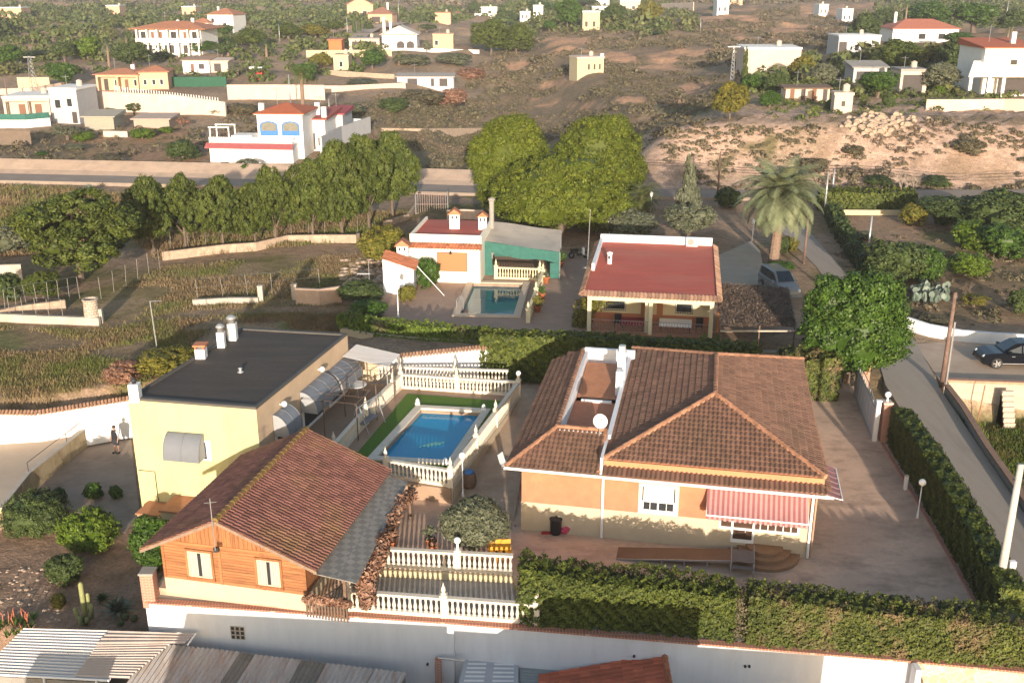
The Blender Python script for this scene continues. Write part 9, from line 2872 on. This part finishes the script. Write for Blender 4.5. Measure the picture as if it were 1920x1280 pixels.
 L = ((118, 168, 118, 58, 'broad', GR, 'round-topped green tree beside the cream garden wall, left of the bungalow'), (162, 112, 66, 52, 'round', LM, 'bright yellow-green round tree left of the pale palm'),
   (247, 130, 80, 74, 'broad', DK, 'big dark round tree in front of the mansion, beside the pale palm'), (120, 118, 80, 44, 'broad', DK, 'dark bushy tree left of the bright round tree'),
   (15, 128, 85, 56, 'broad', GR, 'green tree at the left edge, above the cream garden wall'), (80, 110, 92, 80, 'round', DK, 'dark clipped hedge trees at the left, before the valley wood'),
   (365, 134, 108, 18, 'cypress', DK, 'small dark conifer before the white garden house'), (445, 145, 115, 34, 'sparse', OL, 'grey bare-ish tree right of the white garden house'),
   (380, 102, 76, 62, 'broad', GR, 'green tree at the right corner of the mansion'), (415, 108, 82, 40, 'broad', DK, 'dark tree right of the mansion balcony'), (305, 112, 96, 40, 'round', DK, 'low dark bush under the mansion balcony'),
   (470, 90, 55, 60, 'broad', PG, 'olive-green tree in the garden right of the gabled house'), (420, 70, 48, 36, 'broad', GR, 'green tree below the gabled house'), (540, 75, 44, 60, 'broad', PG, 'green wood edge left of the peach villa, left part'), (590, 72, 46, 60, 'broad', YE, 'rusty-green hedge trees left of the ridge track'), (628, 62, 40, 40, 'broad', PG, 'green tree just left of the peach villa'),
   (664, 62, 28, 8, 'cypress', DK, 'thin cypress before the peach villa, left of three'), (674, 60, 30, 8, 'cypress', DK, 'thin cypress before the peach villa, middle of three'), (690, 60, 44, 22, 'round', DK, 'dark bush under the villa wing'),
   (698, 132, 95, 46, 'broad', GR, 'dark green round tree behind the long cream wall'), (600, 130, 100, 44, 'broad', YE, 'yellow-green tree left of the cream block'), (572, 158, 120, 46, 'broad', GR, 'green tree beside the crown of the very tall palm'), (663, 132, 115, 12, 'cypress', LM, 'small bright conifer beside the cream block'),
   (770, 125, 100, 70, 'round', OL, 'grey-green reeds in front of the thin white wall'), (850, 122, 98, 70, 'round', OL, 'grey-green reeds right of the palm in the reeds'), (880, 150, 125, 60, 'round', LF_DRY, 'pinkish dry thicket beside the broken sheds'), (800, 62, 45, 40, 'sparse', DK, 'dark thorny bush on the slope right of the two palms'), (800, 100, 76, 24, 'sparse', OL, 'small grey tree at the right wall of the white arched house'), (680, 160, 146, 60, 'round', OL, 'grey scrub before the crumbling terrace wall'),
   (920, 105, 40, 70, 'pine', PG, 'large dark pine at the top centre, left of a pair'), (968, 106, 48, 64, 'pine', PG, 'large dark pine at the top centre, right of the pair'), (890, 30, 5, 30, 'broad', DK, 'dark pine at the top behind the white low house'), (950, 55, 20, 50, 'broad', DK, 'dark tree behind the pair of large pines'),
   (1064, 55, 0, 50, 'pine', GR, 'tall dense dark tree beside the cream flat house at the top'), (1150, 55, 10, 48, 'pine', DK, 'tall dark pointed tree at the top centre'), (1218, 48, 5, 48, 'pine', YE, 'rusty-green broad tree at the top, left of the long white wall'), (1100, 12, 0, 50, 'broad', DK, 'dark tree at the top edge behind the tower-like house'), (1010, 25, 2, 60, 'broad', GR, 'dark green tree group at the top behind the cube house'), (1030, 60, 38, 26, 'broad', GR, 'small dark tree by the cube house'), (1215, 65, 58, 70, 'round', GR, 'low green terrace crops at the top'), (1350, 24, 8, 40, 'round', DK, 'dark bush above the terraces at the top'),
   (1370, 225, 155, 62, 'pine', YE, 'bright yellow-green pine on the plateau edge, casting a long shadow'), (1395, 172, 95, 16, 'cypress', PG, 'slim poplar beside the lattice pylon'), (1505, 150, 105, 52, 'broad', YE, 'yellow-green tree in front of the pale warehouse'), (1540, 170, 120, 62, 'broad', OL, 'grey-green willow-like tree right of the warehouse tree'),
   (1410, 175, 140, 46, 'broad', GR, 'green tree left of the warehouse front'), (1455, 178, 135, 50, 'broad', DK, 'dark tree below the warehouse'), (1445, 205, 170, 46, 'broad', GR, 'bright green bush-tree on the plateau left of the patchwork shed'), (1620, 85, 28, 60, 'pine', DK, 'tall feathery dark trees at the upper right'), (1600, 88, 60, 44, 'broad', DK, 'dark bushy tree left of the railed house'),
   (1690, 140, 76, 96, 'broad', PG, 'big green tree in front of the red hip roofed house'), (1648, 185, 135, 76, 'broad', GR, 'green tree over the sheet-roofed shed'), (1760, 130, 85, 70, 'broad', YE, 'yellow-green tree right of the big green tree'), (1800, 140, 75, 80, 'broad', DK, 'dark tree below the red hip roof at its right'), (1765, 175, 118, 80, 'broad', OL, 'grey-green tree above the crumbling retaining wall'), (1860, 170, 130, 40, 'broad', GR, 'small round tree in front of the stepped white house'), (1665, 210, 175, 26, 'broad', DK, 'small dark bush-tree above the rubble slope'),
   (1560, 205, 185, 30, 'round', LM, 'bright green weeds-like bush left of the concrete hut'), (1760, 178, 158, 26, 'round', LM, 'bright bush under the grey-green tree at the right'), (1740, 55, 5, 90, 'broad', GR, 'dark wood at the upper right behind the red roof, left part'), (1830, 60, 8, 90, 'broad', GR, 'dark wood at the upper right behind the red roof, middle part'), (1900, 62, 20, 60, 'broad', DK, 'dark wood at the upper right edge'), (1655, 55, 18, 60, 'broad', DK, 'dark wood left of the tall palm at the upper right'), (1800, 85, 60, 60, 'broad', GR, 'dense shrub right of the red hip roof'),
   (155, 265, 244, 40, 'round', LM, 'bright lime bush in the allotment, left of the low wall'), (265, 262, 238, 46, 'round', LM, 'bright lime bush in the allotment, right of the low wall'), (310, 250, 236, 28, 'round', LM, 'small lime bush at the right of the allotment'), (122, 265, 228, 70, 'sparse', OL, 'wide grey-green tree in front of the grey block'), (340, 240, 220, 34, 'sparse', LF_DRY, 'reddish bare bush beside the allotment shelters'),
   (340, 300, 258, 66, 'round', DK, 'dark green bush at the right end of the allotment'), (200, 308, 284, 60, 'round', LF_SCRUB, 'brown scrubby bush at the roadside below the allotment'), (78, 292, 282, 24, 'round', GR, 'small green bush at the roadside, far left'), (140, 282, 268, 36, 'round', OL, 'grey agave-like bush in the allotment'), (465, 322, 290, 60, 'sparse', OL, 'bare greyish shrub below the blue-arched house'), (250, 218, 192, 40, 'sparse', DK, 'dark prickly pear bush under the platform wall'), (205, 218, 200, 30, 'sparse', OL, 'grey bush under the platform wall at its left'),
   (455, 215, 190, 60, 'round', LF_SCRUB, 'brown thicket at the right foot of the platform wall'), (410, 215, 200, 40, 'round', LF_SCRUB, 'brown bush just below the platform wall end'), (460, 330, 305, 24, 'round', GR, 'small green bush at the road below the blue-arched house'), (655, 215, 190, 60, 'round', OL, 'green-grey bush behind the annexes'), (735, 212, 180, 60, 'round', DK, 'dark green bush on the slope right of the annexes'), (790, 200, 165, 90, 'round', LF_SCRUB, 'large brown thicket on the slope, left of the pinkish one'), (840, 200, 162, 70, 'round', LF_DRY, 'large pinkish dry thicket below the broken sheds'),
   (470, 300, 276, 30, 'round', DK, 'dark bush by the terrace wall of the blue-arched house'), (1820, 290, 258, 60, 'round', LF_SCRUB, 'large grey scrub bush on the eroded bank at the right'), (1600, 290, 270, 44, 'round', LF_SCRUB, 'scrub bush on the top of the eroded bank'), (1525, 330, 292, 60, 'round', LF_SCRUB, 'dark scrub bush low on the eroded bank'), (1650, 350, 325, 60, 'round', LF_DARK, 'dark scrub at the foot of the eroded bank by the bare trees'), (1760, 352, 325, 50, 'round', LF_DARK, 'dark scrub at the foot of the eroded bank, right of the bare trees'))
 for u, vb, vt, w, kd, mat, lab in L:
  p = G(u, vb)
  plant_px(kd, mat, 'shrub' if kd in ('round', 'sparse') else 'tree', 'bush' if kd in ('round', 'sparse') else 'tree', u, vb, vt, w, lab)
 # --- the brush that covers ravine and hills
 V1 = gpoly((700, 250), (700, 180), (880, 160), (1000, 130), (1420, 140), (1380, 190), (1320, 260), (1200, 300), (1190, 330), (780, 340))
 bushes('ravine_scrub', 'grey-brown scrub covering the floor of the ravine', LF_SCRUB, V1, 3800, .5, .12, per=60, mask=scrubby)
 V2 = gpoly((860, 160), (1000, 60), (1250, 60), (1500, 10), (1620, 20), (1600, 90), (1400, 120), (1080, 150))
 bushes('hillside_scrub', 'dark scrub on the slopes above the ravine', LF_SCRUB, V2, 4200, .9, .24, per=48, mask=scrubby)
 V3 = gpoly((-300, 90), (-300, 12), (1000, 6), (860, 40), (500, 60), (250, 60))
 bushes('valley_wood', 'far-off green wood and scrub filling the valley at the top left', LF_WOOD, V3, 3300, 2.2, .75, per=42, mask=lambda x, y: wob(x, y, .02, 6, 4) > -.5, squash=.9)
 for nm, lab, mt, n, r, uv in (('garden_shrubbery', 'mixed green shrubbery filling the gardens between the houses at the upper left', LF_WOOD, 330, 1.5, ((0, 165), (0, 80), (250, 62), (560, 62), (720, 90), (730, 150), (430, 160), (180, 140))),
       ('hillside_shrubbery', 'dark green shrubbery of the gardens at the top centre', LF_WOOD, 420, 2.2, ((890, 60), (950, 8), (1260, 5), (1320, 60), (1200, 72), (1000, 70))),
       ('wooded_gardens', 'dense dark green garden trees and shrubs massed at the upper right', LF_WOOD, 520, 2.4, ((1600, 50), (1620, 28), (1700, 3), (1925, 3), (1925, 50))),
       ('plateau_shrubbery', 'green shrubs massed among the sheds on the plateau at the right', LF_WOOD, 150, 1.3, ((1395, 178), (1400, 140), (1560, 110), (1660, 100), (1830, 110), (1830, 185), (1600, 190)))):
  bushes(nm, lab, mt, gpoly(*uv), n, r, .42 if r < 2 else .6, per=90, squash=1.2)
 V5 = gpoly((-300, 5), (2220, 5), (2220, -6), (-300, -6))
 bushes('distant_scrub', 'distant scrub on the hills along the top', LF_SCRUB, V5, 3800, 2.6, 1.0, per=20)
 V4 = gpoly((1195, 335), (1260, 245), (1500, 240), (1920, 220), (2220, 215), (2220, 352), (1500, 368))
 bushes('bank_scrub', 'dry scrub tufts dotted over the eroded bank and plateau', LF_SCRUB, V4, 1200, .42, .12, per=50, mask=lambda x, y: wob(x, y, .16, 8) > -.1)
 V6 = gpoly((430, 215), (720, 190), (900, 200), (905, 330), (620, 300), (480, 330), (330, 318))
 bushes('weedy_slope', 'brown weeds and low scrub around the blue-arched house', LF_SCRUB, V6, 1600, .5, .13, per=50, mask=lambda x, y: (y < 134) | (y > 158) | (x > -12))
 V7 = gpoly((-300, 250), (420, 240), (420, 318), (-300, 305))
 bushes('allotment_weeds', 'low weeds scattered over the reddish allotment', LF_SCRUB, V7, 460, .5, .14, per=45)
 V8 = gpoly((1560, 470), (1640, 590), (1730, 610), (2150, 610), (2150, 470), (1760, 420))
 bushes('orchard_weeds', 'reddish weeds on the orchard ground', LF_SCRUB, V8, 460, .3, .09, per=45)
 V9 = gpoly((1500, 160), (1640, 150), (1900, 165), (1900, 200), (1500, 225), (1420, 215))
 bushes('plateau_weeds', 'green weeds on the plateau around the huts', LF_GREENGRASS, V9, 420, .6, .16, per=45)
 rb = MB(); rg = random.Random(12)
 for i in range(220):
  u, v = rg.gauss(1650, 32), rg.gauss(232, 9)
  q = G(u, v); r = rg.uniform(.15, .55)
  rb.lathe((q[0], q[1], q[2] - .1), [(r, 0), (r * 1.1, r * .5), (r * .6, r), (.01, r * 1.1)], 5)
 tag(rb.build('rubble', STONE), 'heap of pale rubble sliding down from the plateau at the right', None, None, 'stuff')
far_country()
drop_templates()
# the evening haze in the air
hz_ = MB().box(-2150, 2150, -60, 2600, -12, 36).build('haze', None)
tag(hz_, 'thin pale haze in the air over the whole valley', None, None, 'stuff')
hm = bpy.data.materials.new('pale_haze')
hm.use_nodes = True
hn = hm.node_tree
hn.nodes.clear()
ho = hn.nodes.new('ShaderNodeOutputMaterial')
pv_ = hn.nodes.new('ShaderNodeVolumePrincipled')
pv_.inputs['Color'].default_value = (0.86, 0.89, 1.0, 1)
pv_.inputs['Density'].default_value = 0.00019
pv_.inputs['Anisotropy'].default_value = 0.0
hn.links.new(pv_.outputs[0], ho.inputs['Volume'])
hz_.data.materials.append(hm)
sc.cycles.volume_bounces = 0
